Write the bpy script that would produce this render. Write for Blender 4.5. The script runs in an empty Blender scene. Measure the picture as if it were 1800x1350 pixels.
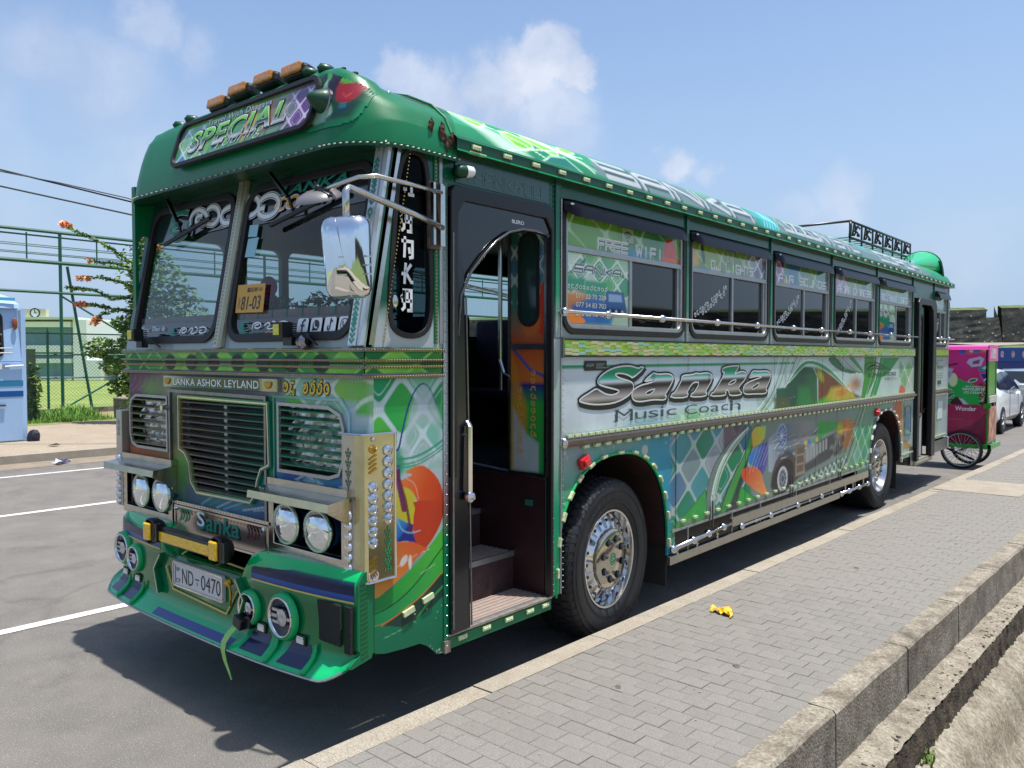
import bpy, bmesh, math, random
import numpy as np
from mathutils import Vector, Matrix, Euler
from mathutils.geometry import tessellate_polygon
random.seed(7)
SC = bpy.context.scene
COL = SC.collection
# ---------------------------------------------------------------- camera
cd = bpy.data.cameras.new('camera'); cam = bpy.data.objects.new('camera', cd); COL.objects.link(cam)
cam.location = (2.80, -2.34, 1.80)
cam.rotation_euler = (math.radians(90) - math.atan(49/1415), 0, math.radians(40.35))
cd.sensor_width = 36; cd.lens = 28.3; cd.clip_start = .05; cd.clip_end = 3000
SC.camera = cam
# ---------------------------------------------------------------- exposure
SC.view_settings.view_transform = 'Standard'; SC.view_settings.look = 'None'
SC.view_settings.exposure = 0.55; SC.view_settings.gamma = 1; SC.view_settings.use_curve_mapping = False
SC.cycles.max_bounces = 8; SC.cycles.transparent_max_bounces = 16; SC.cycles.glossy_bounces = 4
SC.cycles.caustics_reflective = False; SC.cycles.caustics_refractive = False
# ---------------------------------------------------------------- sun
SUNV = Vector((-.15, -.085, -1)).normalized()
sl = bpy.data.lights.new('sun', 'SUN'); sl.energy = 4.4; sl.angle = math.radians(.53); sl.color = (1, .955, .89)
so = bpy.data.objects.new('sun', sl); COL.objects.link(so)
so.rotation_euler = SUNV.to_track_quat('-Z', 'Y').to_euler(); so.location = (0, 0, 30)
# ---------------------------------------------------------------- sky
W = bpy.data.worlds.new('World'); SC.world = W; W.use_nodes = True
nt = W.node_tree; N = nt.nodes; L = nt.links; N.clear()
out = N.new('ShaderNodeOutputWorld'); bg = N.new('ShaderNodeBackground'); L.new(bg.outputs[0], out.inputs[0])
sky = N.new('ShaderNodeTexSky'); sky.sky_type = 'NISHITA'; sky.sun_disc = False
sky.sun_elevation = math.asin(-SUNV.z); sky.sun_rotation = math.atan2(-SUNV.x, -SUNV.y)
sky.air_density = 1.0; sky.dust_density = 1.6; sky.ozone_density = 2.5; sky.altitude = 0
bg.inputs['Strength'].default_value = .13
tc = N.new('ShaderNodeTexCoord')
ns = N.new('ShaderNodeTexNoise'); ns.inputs['Scale'].default_value = 14; ns.inputs['Detail'].default_value = 7; ns.inputs['Roughness'].default_value = .6
L.new(tc.outputs['Generated'], ns.inputs['Vector'])
sub = N.new('ShaderNodeVectorMath'); sub.operation = 'SUBTRACT'; sub.inputs[1].default_value = (.5, .5, .5); L.new(ns.outputs['Color'], sub.inputs[0])
scl = N.new('ShaderNodeVectorMath'); scl.operation = 'SCALE'; scl.inputs['Scale'].default_value = .085; L.new(sub.outputs[0], scl.inputs[0])
add = N.new('ShaderNodeVectorMath'); add.operation = 'ADD'; L.new(tc.outputs['Generated'], add.inputs[0]); L.new(scl.outputs[0], add.inputs[1])
def azel(az, el):
    return (math.cos(el)*math.sin(az), math.cos(el)*math.cos(az), math.sin(el))
# cumulus clouds: azimuth from +Y towards +X (degrees), elevation, radius, strength, edge softness
CL = [(-37.8, 20.2, 2.1, 1, .35), (-35.9, 19.2, 1.4, 1, .4), (-39.3, 19.0, 2.4, .95, .45), (-41.5, 17.9, 2.6, .85, .5), (-38.0, 17.0, 3.2, .7, .6), (-45.5, 17.6, 2.6, .75, .5),
      (-48.0, 19.0, 1.7, .75, .5), (-41.5, 14.5, 4.2, .5, .8), (-36.5, 14.5, 2.6, .45, .8), (-28.8, 13.0, 1.25, .85, .45), (-27.2, 12.3, .9, .5, .7),
      (-18.5, 10.2, 1.9, .45, .7), (-20.5, 9.4, 1.6, .3, .8), (-64.5, 20.4, 1.9, .55, .6), (-67.3, 16.5, 3.6, .5, .8), (-61.5, 19.2, 1.6, .4, .8), (-70.5, 17.4, 3.0, .5, .8), (-73.5, 15.0, 3.0, .4, .9), (-64, 12, 5.0, .35, 1.0),
      (-12, 6, 3.5, .25, 1), (-75, 8, 7, .3, 1), (-58, 7, 7, .25, 1), (30, 22, 6, .6, .6), (60, 15, 5, .6, .6), (95, 25, 8, .5, .7), (140, 18, 7, .6, .6), (-120, 20, 8, .6, .6), (-160, 30, 7, .6, .6), (180, 14, 6, .5, .7), (10, 40, 6, .5, .7)]
mx = None
for az, el, r, st, soft in CL:
    d = N.new('ShaderNodeVectorMath'); d.operation = 'DISTANCE'; L.new(add.outputs[0], d.inputs[0]); d.inputs[1].default_value = azel(math.radians(az), math.radians(el))
    m = N.new('ShaderNodeMapRange'); m.interpolation_type = 'SMOOTHSTEP'; L.new(d.outputs['Value'], m.inputs[0]); rr = math.radians(r)
    m.inputs[1].default_value = rr*(1+soft*.5); m.inputs[2].default_value = rr*(1-soft); m.inputs[3].default_value = 0; m.inputs[4].default_value = st
    if mx is None: mx = m.outputs[0]
    else:
        a = N.new('ShaderNodeMath'); a.operation = 'MAXIMUM'; L.new(mx, a.inputs[0]); L.new(m.outputs[0], a.inputs[1]); mx = a.outputs[0]
n2 = N.new('ShaderNodeTexNoise'); n2.inputs['Scale'].default_value = 9; n2.inputs['Detail'].default_value = 8; L.new(add.outputs[0], n2.inputs['Vector'])
r2 = N.new('ShaderNodeMapRange'); L.new(n2.outputs['Fac'], r2.inputs[0]); r2.inputs[1].default_value = .3; r2.inputs[2].default_value = .65; r2.inputs[3].default_value = .62; r2.inputs[4].default_value = 1.0
mm = N.new('ShaderNodeMath'); mm.operation = 'MULTIPLY'; L.new(mx, mm.inputs[0]); L.new(r2.outputs[0], mm.inputs[1])
n3 = N.new('ShaderNodeMapRange'); L.new(n2.outputs['Fac'], n3.inputs[0]); n3.inputs[1].default_value = .35; n3.inputs[2].default_value = .62
cc = N.new('ShaderNodeMix'); cc.data_type = 'RGBA'; L.new(n3.outputs[0], cc.inputs[0]); cc.inputs[6].default_value = (2.9, 3.3, 4.25, 1); cc.inputs[7].default_value = (4.1, 4.4, 5.1, 1)
tint = N.new('ShaderNodeMix'); tint.data_type = 'RGBA'; tint.blend_type = 'MULTIPLY'; tint.inputs[0].default_value = 1; L.new(sky.outputs[0], tint.inputs[6]); tint.inputs[7].default_value = (1, 1, 1, 1)
sz = N.new('ShaderNodeSeparateXYZ'); L.new(tc.outputs['Generated'], sz.inputs[0]); hz_ = N.new('ShaderNodeMapRange'); hz_.interpolation_type = 'SMOOTHSTEP'; L.new(sz.outputs[2], hz_.inputs[0])
hz_.inputs[1].default_value = 0; hz_.inputs[2].default_value = .42; hz_.inputs[3].default_value = .92; hz_.inputs[4].default_value = 0
hm = N.new('ShaderNodeMix'); hm.data_type = 'RGBA'; L.new(hz_.outputs[0], hm.inputs[0]); L.new(tint.outputs[2], hm.inputs[6]); hm.inputs[7].default_value = (2.25, 3.05, 4.25, 1)   # humid haze towards the horizon
mixc = N.new('ShaderNodeMix'); mixc.data_type = 'RGBA'; L.new(mm.outputs[0], mixc.inputs[0]); L.new(hm.outputs[2], mixc.inputs[6]); L.new(cc.outputs[2], mixc.inputs[7])
L.new(mixc.outputs[2], bg.inputs['Color'])
# ================================================================ helpers
def s2l(c):
    return c/12.92 if c <= .04045 else ((c+.055)/1.055)**2.4
def rgb(h):
    if isinstance(h, str): h = h.lstrip('#'); h = [int(h[i:i+2], 16)/255 for i in (0, 2, 4)]
    return tuple(s2l(c) for c in h)
MC = {}
def mat(name, col=None, rough=.5, metal=0, noise=0, nscale=20, bump=0, bscale=60, vc=False, coat=0, spec=.5, emis=None, rnd=0, col2=None, dirt=0):
    if name in MC: return MC[name]
    m = bpy.data.materials.new(name); m.use_nodes = True; MC[name] = m
    t = m.node_tree; p = t.nodes['Principled BSDF']; lk = t.links.new
    p.inputs['Roughness'].default_value = rough; p.inputs['Metallic'].default_value = metal
    p.inputs['Coat Weight'].default_value = coat; p.inputs['Coat Roughness'].default_value = .08; p.inputs['Specular IOR Level'].default_value = spec
    base = rgb(col) if col is not None else (.5, .5, .5)
    p.inputs['Base Color'].default_value = (*base, 1)
    tcn = t.nodes.new('ShaderNodeTexCoord'); src = None
    if vc:
        a = t.nodes.new('ShaderNodeAttribute'); a.attribute_name = 'paint'; src = a.outputs['Color']
    if noise or dirt or rnd or col2:
        nz = t.nodes.new('ShaderNodeTexNoise'); nz.inputs['Scale'].default_value = nscale; nz.inputs['Detail'].default_value = 6; nz.inputs['Roughness'].default_value = .65
        lk(tcn.outputs['Object'], nz.inputs['Vector'])
        if src is None:
            rg = t.nodes.new('ShaderNodeRGB'); rg.outputs[0].default_value = (*base, 1); src = rg.outputs[0]
        if col2:
            mr = t.nodes.new('ShaderNodeMapRange'); mr.inputs[1].default_value = .38; mr.inputs[2].default_value = .62; lk(nz.outputs['Fac'], mr.inputs[0])
            mxn = t.nodes.new('ShaderNodeMix'); mxn.data_type = 'RGBA'; lk(mr.outputs[0], mxn.inputs[0]); lk(src, mxn.inputs[6]); mxn.inputs[7].default_value = (*rgb(col2), 1); src = mxn.outputs[2]
        if noise:
            mr = t.nodes.new('ShaderNodeMapRange'); mr.inputs[1].default_value = .3; mr.inputs[2].default_value = .7; mr.inputs[3].default_value = 1-noise; mr.inputs[4].default_value = 1+noise; lk(nz.outputs['Fac'], mr.inputs[0])
            hs = t.nodes.new('ShaderNodeHueSaturation'); lk(src, hs.inputs['Color']); lk(mr.outputs[0], hs.inputs['Value']); src = hs.outputs[0]
            if rnd:
                oi = t.nodes.new('ShaderNodeObjectInfo'); m2 = t.nodes.new('ShaderNodeMapRange'); m2.inputs[3].default_value = 1-rnd; m2.inputs[4].default_value = 1+rnd; lk(oi.outputs['Random'], m2.inputs[0])
                h2 = t.nodes.new('ShaderNodeHueSaturation'); lk(src, h2.inputs['Color']); lk(m2.outputs[0], h2.inputs['Value']); src = h2.outputs[0]
        if dirt:
            nd = t.nodes.new('ShaderNodeTexNoise'); nd.inputs['Scale'].default_value = 3.2; nd.inputs['Detail'].default_value = 9; nd.inputs['Roughness'].default_value = .75; lk(tcn.outputs['Object'], nd.inputs['Vector'])
            md = t.nodes.new('ShaderNodeMapRange'); md.inputs[1].default_value = .5; md.inputs[2].default_value = .75; md.inputs[4].default_value = dirt; lk(nd.outputs['Fac'], md.inputs[0])
            mxn = t.nodes.new('ShaderNodeMix'); mxn.data_type = 'RGBA'; lk(md.outputs[0], mxn.inputs[0]); lk(src, mxn.inputs[6]); mxn.inputs[7].default_value = (.12, .1, .08, 1); src = mxn.outputs[2]
            mrr = t.nodes.new('ShaderNodeMapRange'); mrr.inputs[3].default_value = rough; mrr.inputs[4].default_value = min(1, rough+.25); lk(nd.outputs['Fac'], mrr.inputs[0]); lk(mrr.outputs[0], p.inputs['Roughness'])
    if src is not None: lk(src, p.inputs['Base Color'])
    if bump:
        nb = t.nodes.new('ShaderNodeTexNoise'); nb.inputs['Scale'].default_value = bscale; nb.inputs['Detail'].default_value = 5; lk(tcn.outputs['Object'], nb.inputs['Vector'])
        bp = t.nodes.new('ShaderNodeBump'); bp.inputs['Strength'].default_value = bump; bp.inputs['Distance'].default_value = .01; lk(nb.outputs['Fac'], bp.inputs['Height']); lk(bp.outputs[0], p.inputs['Normal'])
    if emis: p.inputs['Emission Color'].default_value = (*rgb(emis[0]), 1); p.inputs['Emission Strength'].default_value = emis[1]
    return m
def ramp_mat(name, axis, lo, hi, stops, rough=.35, coat=.1, metal=0, slope=0, noise=.06):
    """colour gradient along an object axis between lo and hi"""
    if name in MC: return MC[name]
    m = mat(name, '#808080', rough, metal, coat=coat, spec=.3); t = m.node_tree; lk = t.links.new; p = t.nodes['Principled BSDF']
    tcn = t.nodes.new('ShaderNodeTexCoord'); sp = t.nodes.new('ShaderNodeSeparateXYZ'); lk(tcn.outputs['Object'], sp.inputs[0])
    v = sp.outputs['XYZ'.index(axis)]
    if slope:
        mu = t.nodes.new('ShaderNodeMath'); mu.operation = 'MULTIPLY_ADD'; mu.inputs[1].default_value = slope; lk(sp.outputs[1], mu.inputs[0]); lk(v, mu.inputs[2]); v = mu.outputs[0]
    mr = t.nodes.new('ShaderNodeMapRange'); mr.inputs[1].default_value = lo; mr.inputs[2].default_value = hi; lk(v, mr.inputs[0])
    cr = t.nodes.new('ShaderNodeValToRGB'); lk(mr.outputs[0], cr.inputs[0])
    while len(cr.color_ramp.elements) < len(stops): cr.color_ramp.elements.new(.5)
    for e, (pp, c) in zip(cr.color_ramp.elements, stops): e.position = pp; e.color = (*rgb(c), 1)
    nz = t.nodes.new('ShaderNodeTexNoise'); nz.inputs['Scale'].default_value = 6; nz.inputs['Detail'].default_value = 7; lk(tcn.outputs['Object'], nz.inputs['Vector'])
    m2 = t.nodes.new('ShaderNodeMapRange'); m2.inputs[1].default_value = .3; m2.inputs[2].default_value = .7; m2.inputs[3].default_value = 1-noise; m2.inputs[4].default_value = 1+noise; lk(nz.outputs['Fac'], m2.inputs[0])
    hs = t.nodes.new('ShaderNodeHueSaturation'); lk(cr.outputs[0], hs.inputs['Color']); lk(m2.outputs[0], hs.inputs['Value']); lk(hs.outputs[0], p.inputs['Base Color'])
    return m
def glass_mat(name, tint, refl=.06, rough=.02):
    if name in MC: return MC[name]
    m = bpy.data.materials.new(name); m.use_nodes = True; MC[name] = m; t = m.node_tree; t.nodes.clear(); lk = t.links.new
    o = t.nodes.new('ShaderNodeOutputMaterial'); mx_ = t.nodes.new('ShaderNodeMixShader'); tr = t.nodes.new('ShaderNodeBsdfTransparent'); gl = t.nodes.new('ShaderNodeBsdfGlossy')
    tr.inputs[0].default_value = (*tint, 1); gl.inputs['Roughness'].default_value = rough
    fr0 = t.nodes.new('ShaderNodeLayerWeight'); fr0.inputs[0].default_value = .5; fr = t.nodes.new('ShaderNodeMath'); fr.operation = 'POWER'; fr.inputs[1].default_value = 4; lk(fr0.outputs['Facing'], fr.inputs[0])
    ma = t.nodes.new('ShaderNodeMath'); ma.operation = 'ADD'; ma.inputs[1].default_value = refl; lk(fr.outputs[0], ma.inputs[0])
    lk(ma.outputs[0], mx_.inputs[0]); lk(tr.outputs[0], mx_.inputs[1]); lk(gl.outputs[0], mx_.inputs[2]); lk(mx_.outputs[0], o.inputs[0]); return m

class MB:
    def __init__(s): s.v = []; s.f = []
    def add(s, vs, fs):
        n = len(s.v); s.v += [tuple(v) for v in vs]; s.f += [tuple(i+n for i in f) for f in fs]; return s
    def box(s, x0, x1, y0, y1, z0, z1):
        return s.add([(x0, y0, z0), (x1, y0, z0), (x1, y1, z0), (x0, y1, z0), (x0, y0, z1), (x1, y0, z1), (x1, y1, z1), (x0, y1, z1)],
                     [(0, 3, 2, 1), (4, 5, 6, 7), (0, 1, 5, 4), (1, 2, 6, 5), (2, 3, 7, 6), (3, 0, 4, 7)])
    def cbox(s, c, h, rot=None):
        M = rot if rot is not None else Matrix.Identity(3)
        vs = [Vector(c) + M @ Vector((sx*h[0], sy*h[1], sz*h[2])) for sz in (-1, 1) for sx, sy in ((-1, -1), (1, -1), (1, 1), (-1, 1))]
        return s.add(vs, [(0, 3, 2, 1), (4, 5, 6, 7), (0, 1, 5, 4), (1, 2, 6, 5), (2, 3, 7, 6), (3, 0, 4, 7)])
    def bar(s, a, b, w, h=None, up=(0, 0, 1)):
        a = Vector(a); b = Vector(b); d = b-a; h = h or w; u = Vector(up)
        z = d.normalized(); x = u.cross(z)
        if x.length < 1e-4: x = Vector((1, 0, 0)).cross(z)
        x.normalize(); y = z.cross(x)
        M = Matrix((x, y, z)).transposed()
        return s.cbox((a+b)/2, (w/2, h/2, d.length/2), M)
    def tube(s, pts, r, n=8, closed=False, caps=True):
        pts = [Vector(p) for p in pts]; k = len(pts); base = len(s.v); prev = None
        for i, p in enumerate(pts):
            a = pts[(i-1) % k] if (closed or i > 0) else p; b = pts[(i+1) % k] if (closed or i < k-1) else p
            t = (b-a).normalized()
            if prev is None:
                x = t.cross(Vector((0, 0, 1)))
                if x.length < .01: x = t.cross(Vector((0, 1, 0)))
            else: x = prev - t*prev.dot(t)
            x.normalize(); prev = x; y = t.cross(x); rr = r[i] if isinstance(r, (list, tuple)) else r
            for j in range(n):
                a_ = 2*math.pi*j/n; s.v.append(tuple(p + (x*math.cos(a_) + y*math.sin(a_))*rr))
        m = k if closed else k-1
        for i in range(m):
            for j in range(n):
                i2 = (i+1) % k; s.f.append((base+i*n+j, base+i*n+(j+1) % n, base+i2*n+(j+1) % n, base+i2*n+j))
        if caps and not closed:
            s.f.append(tuple(base+j for j in range(n))[::-1]); s.f.append(tuple(base+(k-1)*n+j for j in range(n)))
        return s
    def sph(s, c, r, nu=12, nv=8, sc=(1, 1, 1)):
        base = len(s.v)
        for i in range(nv+1):
            t = math.pi*i/nv
            for j in range(nu):
                p = 2*math.pi*j/nu; s.v.append((c[0]+r*sc[0]*math.sin(t)*math.cos(p), c[1]+r*sc[1]*math.sin(t)*math.sin(p), c[2]+r*sc[2]*math.cos(t)))
        for i in range(nv):
            for j in range(nu):
                s.f.append((base+i*nu+j, base+(i+1)*nu+j, base+(i+1)*nu+(j+1) % nu, base+i*nu+(j+1) % nu))
        return s
    def lathe(s, prof, c, ax, n=32, a0=0, a1=2*math.pi):
        """prof: list of (r, h) ; ax: direction of h"""
        z = Vector(ax).normalized(); x = z.cross(Vector((0, 0, 1)))
        if x.length < .01: x = Vector((1, 0, 0))
        x.normalize(); y = z.cross(x); c = Vector(c); base = len(s.v); full = abs(a1-a0-2*math.pi) < 1e-6; m = n if full else n+1
        for r, h in prof:
            for j in range(m):
                a = a0+(a1-a0)*j/n; s.v.append(tuple(c+z*h+(x*math.cos(a)+y*math.sin(a))*r))
        for i in range(len(prof)-1):
            for j in range(n):
                j2 = (j+1) % m; s.f.append((base+i*m+j, base+i*m+j2, base+(i+1)*m+j2, base+(i+1)*m+j))
        return s
    def loft(s, rings, closed=True):
        n = len(rings[0]); base = len(s.v)
        for r in rings: s.v += [tuple(p) for p in r]
        for i in range(len(rings)-1):
            for j in range(n if closed else n-1):
                s.f.append((base+i*n+j, base+i*n+(j+1) % n, base+(i+1)*n+(j+1) % n, base+(i+1)*n+j))
        return s
    def prism(s, loops, plane, d0, d1):
        """loops: outer 2D polygon + holes; plane 'x' -> (y,z), 'y' -> (x,z), 'z' -> (x,y)"""
        if isinstance(loops[0][0], (int, float)): loops = [loops]
        def P(p, d):
            return {'x': (d, p[0], p[1]), 'y': (p[0], d, p[1]), 'z': (p[0], p[1], d)}[plane] if isinstance(plane, str) else plane(p[0], p[1], d)
        tri = tessellate_polygon([[Vector((p[0], p[1], 0)) for p in lp] for lp in loops]); flat = [p for lp in loops for p in lp]; n = len(flat)
        base = len(s.v); s.v += [P(p, d0) for p in flat]; s.f += [tuple(base+i for i in t) for t in tri]
        if d1 is not None:
            s.v += [P(p, d1) for p in flat]; s.f += [tuple(base+n+i for i in t[::-1]) for t in tri]; o = 0
            for lp in loops:
                k = len(lp)
                for i in range(k):
                    a = base+o+i; b = base+o+(i+1) % k; s.f.append((a, b, b+n, a+n))
                o += k
        return s
    def ribbon(s, pts, w, plane, d0, d1=None, closed=False):
        """flat ribbon of width w along a 2D polyline"""
        k = len(pts); Lp = []; Rp = []
        for i in range(k):
            p = Vector(pts[i]); a = Vector(pts[(i-1) % k]) if (closed or i) else None; b = Vector(pts[(i+1) % k]) if (closed or i < k-1) else None
            t1 = (p-a).normalized() if a is not None and (p-a).length > 1e-9 else None; t2 = (b-p).normalized() if b is not None and (b-p).length > 1e-9 else None
            t1 = t1 or t2; t2 = t2 or t1; n1 = Vector((-t1.y, t1.x)); n2 = Vector((-t2.y, t2.x)); m = (n1+n2)
            if m.length < .2: m = n1
            else: m = m.normalized() / max(.5, m.normalized().dot(n1))
            ww = (w[i] if isinstance(w, (list, tuple)) else w)/2
            Lp.append(p+m*ww); Rp.append(p-m*ww)
        def P(p, d): return {'x': (d, p[0], p[1]), 'y': (p[0], d, p[1]), 'z': (p[0], p[1], d)}[plane] if isinstance(plane, str) else plane(p[0], p[1], d)
        base = len(s.v); m = k if closed else k-1
        for i in range(k): s.v += [P(Lp[i], d0), P(Rp[i], d0)]
        for i in range(m):
            a = base+2*i; b = base+2*((i+1) % k); s.f.append((a, a+1, b+1, b))
        if d1 is not None:
            base2 = len(s.v)
            for i in range(k): s.v += [P(Lp[i], d1), P(Rp[i], d1)]
            for i in range(m):
                a = base+2*i; b = base+2*((i+1) % k); a2 = base2+2*i; b2 = base2+2*((i+1) % k)
                s.f += [(a2, b2, b2+1, a2+1), (a, b, b2, a2), (a+1, a2+1, b2+1, b+1)]
            if not closed: e = base+2*(k-1); e2 = base2+2*(k-1); s.f += [(base, base2, base2+1, base+1), (e, e+1, e2+1, e2)]
        return s
    def build(s, name, material, parent=None, smooth=False, bevel=0, recalc=True, offset=None):
        me = bpy.data.meshes.new(name); me.from_pydata(s.v, [], s.f)
        if recalc and len(s.f) < 60000:
            b = bmesh.new(); b.from_mesh(me); bmesh.ops.recalc_face_normals(b, faces=b.faces); b.to_mesh(me); b.free()
        me.materials.append(material)
        o = bpy.data.objects.new(name, me); COL.objects.link(o)
        if smooth: 
            me.polygons.foreach_set('use_smooth', [True]*len(me.polygons))
            if smooth == 'auto':
                try: me.set_sharp_from_angle(angle=math.radians(35))
                except Exception: pass
        if bevel:
            bv = o.modifiers.new('bevel', 'BEVEL'); bv.width = bevel; bv.segments = 2; bv.limit_method = 'ANGLE'; bv.angle_limit = math.radians(40)
        if parent is not None: setpar(o, parent)
        return o
def setpar(o, parent):
    """geometry is written in world coordinates: undo the root's own placement"""
    o.parent = parent
    if parent.parent is None: o.matrix_parent_inverse = Matrix.LocRotScale(parent.location, parent.rotation_euler, parent.scale).inverted()
def thing(name, label, cat, loc=(0, 0, 0), rotz=0, group=None):
    o = bpy.data.objects.new(name, None); COL.objects.link(o); o.location = loc; o.rotation_euler = (0, 0, rotz); o.empty_display_size = .2
    o['label'] = label; o['category'] = cat
    if group: o['group'] = group
    return o
def tag(o, label, cat, group=None):
    o['label'] = label; o['category'] = cat
    if group: o['group'] = group
    return o
def struct(o): o['kind'] = 'structure'; return o
def stuff(o): o['kind'] = 'stuff'; return o
def rrect(x0, x1, y0, y1, r, n=6):
    P = []
    for cx, cy, a0 in ((x1-r, y1-r, 0), (x0+r, y1-r, 90), (x0+r, y0+r, 180), (x1-r, y0+r, 270)):
        for i in range(n+1):
            a = math.radians(a0+90*i/n); P.append((cx+r*math.cos(a), cy+r*math.sin(a)))
    return P
def ell(cx, cy, rx, ry, n=32, rot=0):
    P = []
    for i in range(n):
        a = 2*math.pi*i/n; x = rx*math.cos(a); y = ry*math.sin(a); P.append((cx+x*math.cos(rot)-y*math.sin(rot), cy+x*math.sin(rot)+y*math.cos(rot)))
    return P
def smoothpoly(pts, it=2, closed=True):
    for _ in range(it):
        q = []; k = len(pts)
        rng = range(k) if closed else range(k-1)
        if not closed: q.append(pts[0])
        for i in rng:
            a = pts[i]; b = pts[(i+1) % k]; q += [(a[0]*.75+b[0]*.25, a[1]*.75+b[1]*.25), (a[0]*.25+b[0]*.75, a[1]*.25+b[1]*.75)]
        if not closed: q.append(pts[-1])
        pts = q
    return pts
_fc = {}
def text2d(body, shear=0, offset=0, space=1):
    """text as a 2D mesh of height about 1"""
    k = (body, shear, offset, space)
    if k in _fc: return _fc[k]
    c = bpy.data.curves.new('lettering', 'FONT'); c.body = body; c.size = 1.4; c.shear = shear; c.offset = offset; c.space_character = space; c.resolution_u = 3
    o = bpy.data.objects.new('lettering', c); COL.objects.link(o); bpy.context.view_layer.update()
    me = o.to_mesh(); vs = [(v.co.x, v.co.y) for v in me.vertices]; fs = [tuple(p.vertices) for p in me.polygons]; o.to_mesh_clear()
    bpy.data.objects.remove(o); bpy.data.curves.remove(c); _fc[k] = (vs, fs); return vs, fs
def put_text(mb, body, plane, x0, x1, y0, y1, d, shear=0, offset=0, rot=0, space=1, slope=0):
    """fits text in the box x0..x1, y0..y1 of a plane"""
    vs, fs = text2d(body, shear, offset, space)
    mnx = min(v[0] for v in vs); mxx = max(v[0] for v in vs); mny = min(v[1] for v in vs); mxy = max(v[1] for v in vs)
    P = []
    for vx, vy in vs:
        a = (vx-mnx)/(mxx-mnx); b = (vy-mny)/(mxy-mny); x = x0+(x1-x0)*a; y = y0+(y1-y0)*b+slope*a
        if rot:
            cx = (x0+x1)/2; cy = (y0+y1)/2; X = x-cx; Y = y-cy; x = cx+X*math.cos(rot)-Y*math.sin(rot); y = cy+X*math.sin(rot)+Y*math.cos(rot)
        P.append({'x': (d, x, y), 'y': (x, d, y), 'z': (x, y, d)}[plane] if isinstance(plane, str) else plane(x, y, d))
    mb.add(P, fs); return mb
TG = {'A': [[(0, 0), (0, .75), (.25, 1), (1, 1), (1, 0)], [(0, .45), (1, .45)]], 'B': [[(0, 0), (0, 1), (.9, 1), (.9, .5), (0, .5)], [(.9, .5), (1, .45), (1, 0), (0, 0)]], 'C': [[(1, 1), (0, 1), (0, 0), (1, 0)]],
      'D': [[(.0, 1), (.8, 1), (1, .8), (1, 0), (0, 0), (0, .75)]], 'E': [[(1, 1), (0, 1), (0, 0), (1, 0)], [(0, .5), (1, .5)]], 'F': [[(0, 0), (0, 1), (1, 1)], [(0, .5), (.9, .5)]],
      'G': [[(1, 1), (0, 1), (0, 0), (1, 0), (1, .5), (.5, .5)]], 'H': [[(0, 0), (0, 1)], [(1, 0), (1, 1)], [(0, .5), (1, .5)]], 'I': [[(.5, 0), (.5, 1)]], 'J': [[(1, 1), (1, 0), (0, 0), (0, .3)]],
      'K': [[(0, 0), (0, 1)], [(1, 1), (.3, .5), (1, 0)]], 'L': [[(0, 1), (0, 0), (1, 0)]], 'M': [[(0, 0), (0, 1), (1, 1), (1, 0)], [(.5, 1), (.5, .3)]], 'N': [[(0, 0), (0, 1), (1, 0), (1, 1)]],
      'O': [[(0, 0), (0, 1), (1, 1), (1, 0), (0, 0)]], 'P': [[(0, 0), (0, 1), (1, 1), (1, .45), (0, .45)]], 'R': [[(0, 0), (0, 1), (1, 1), (1, .5), (0, .5)], [(.4, .5), (1, 0)]],
      'S': [[(1, 1), (0, 1), (0, .5), (1, .5), (1, 0), (0, 0)]], 'T': [[(0, 1), (1, 1)], [(.5, 1), (.5, 0)]], 'U': [[(0, 1), (0, 0), (1, 0), (1, 1)]], 'V': [[(0, 1), (.5, 0), (1, 1)]],
      'W': [[(0, 1), (.2, 0), (.5, .7), (.8, 0), (1, 1)]], 'Y': [[(0, 1), (0, .5), (1, .5), (1, 1)], [(.5, .5), (.5, 0)]], 'Z': [[(0, 1), (1, 1), (0, 0), (1, 0)]]}
def techno(word, x0, x1, y0, y1, gap=.3, shear=0, slope=0):
    """wide squared lettering as strokes in a box"""
    n = len(word); cw = 1/(n+(n-1)*gap); out_ = []
    for i, ch in enumerate(word):
        for st in TG.get(ch, []):
            o_ = []
            for px, py in st:
                a = i*(1+gap)*cw+px*cw; o_.append((x0+(x1-x0)*a+shear*(py-.5)*(y1-y0), y0+(y1-y0)*py+slope*a))
            out_.append(o_)
    return out_
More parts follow.
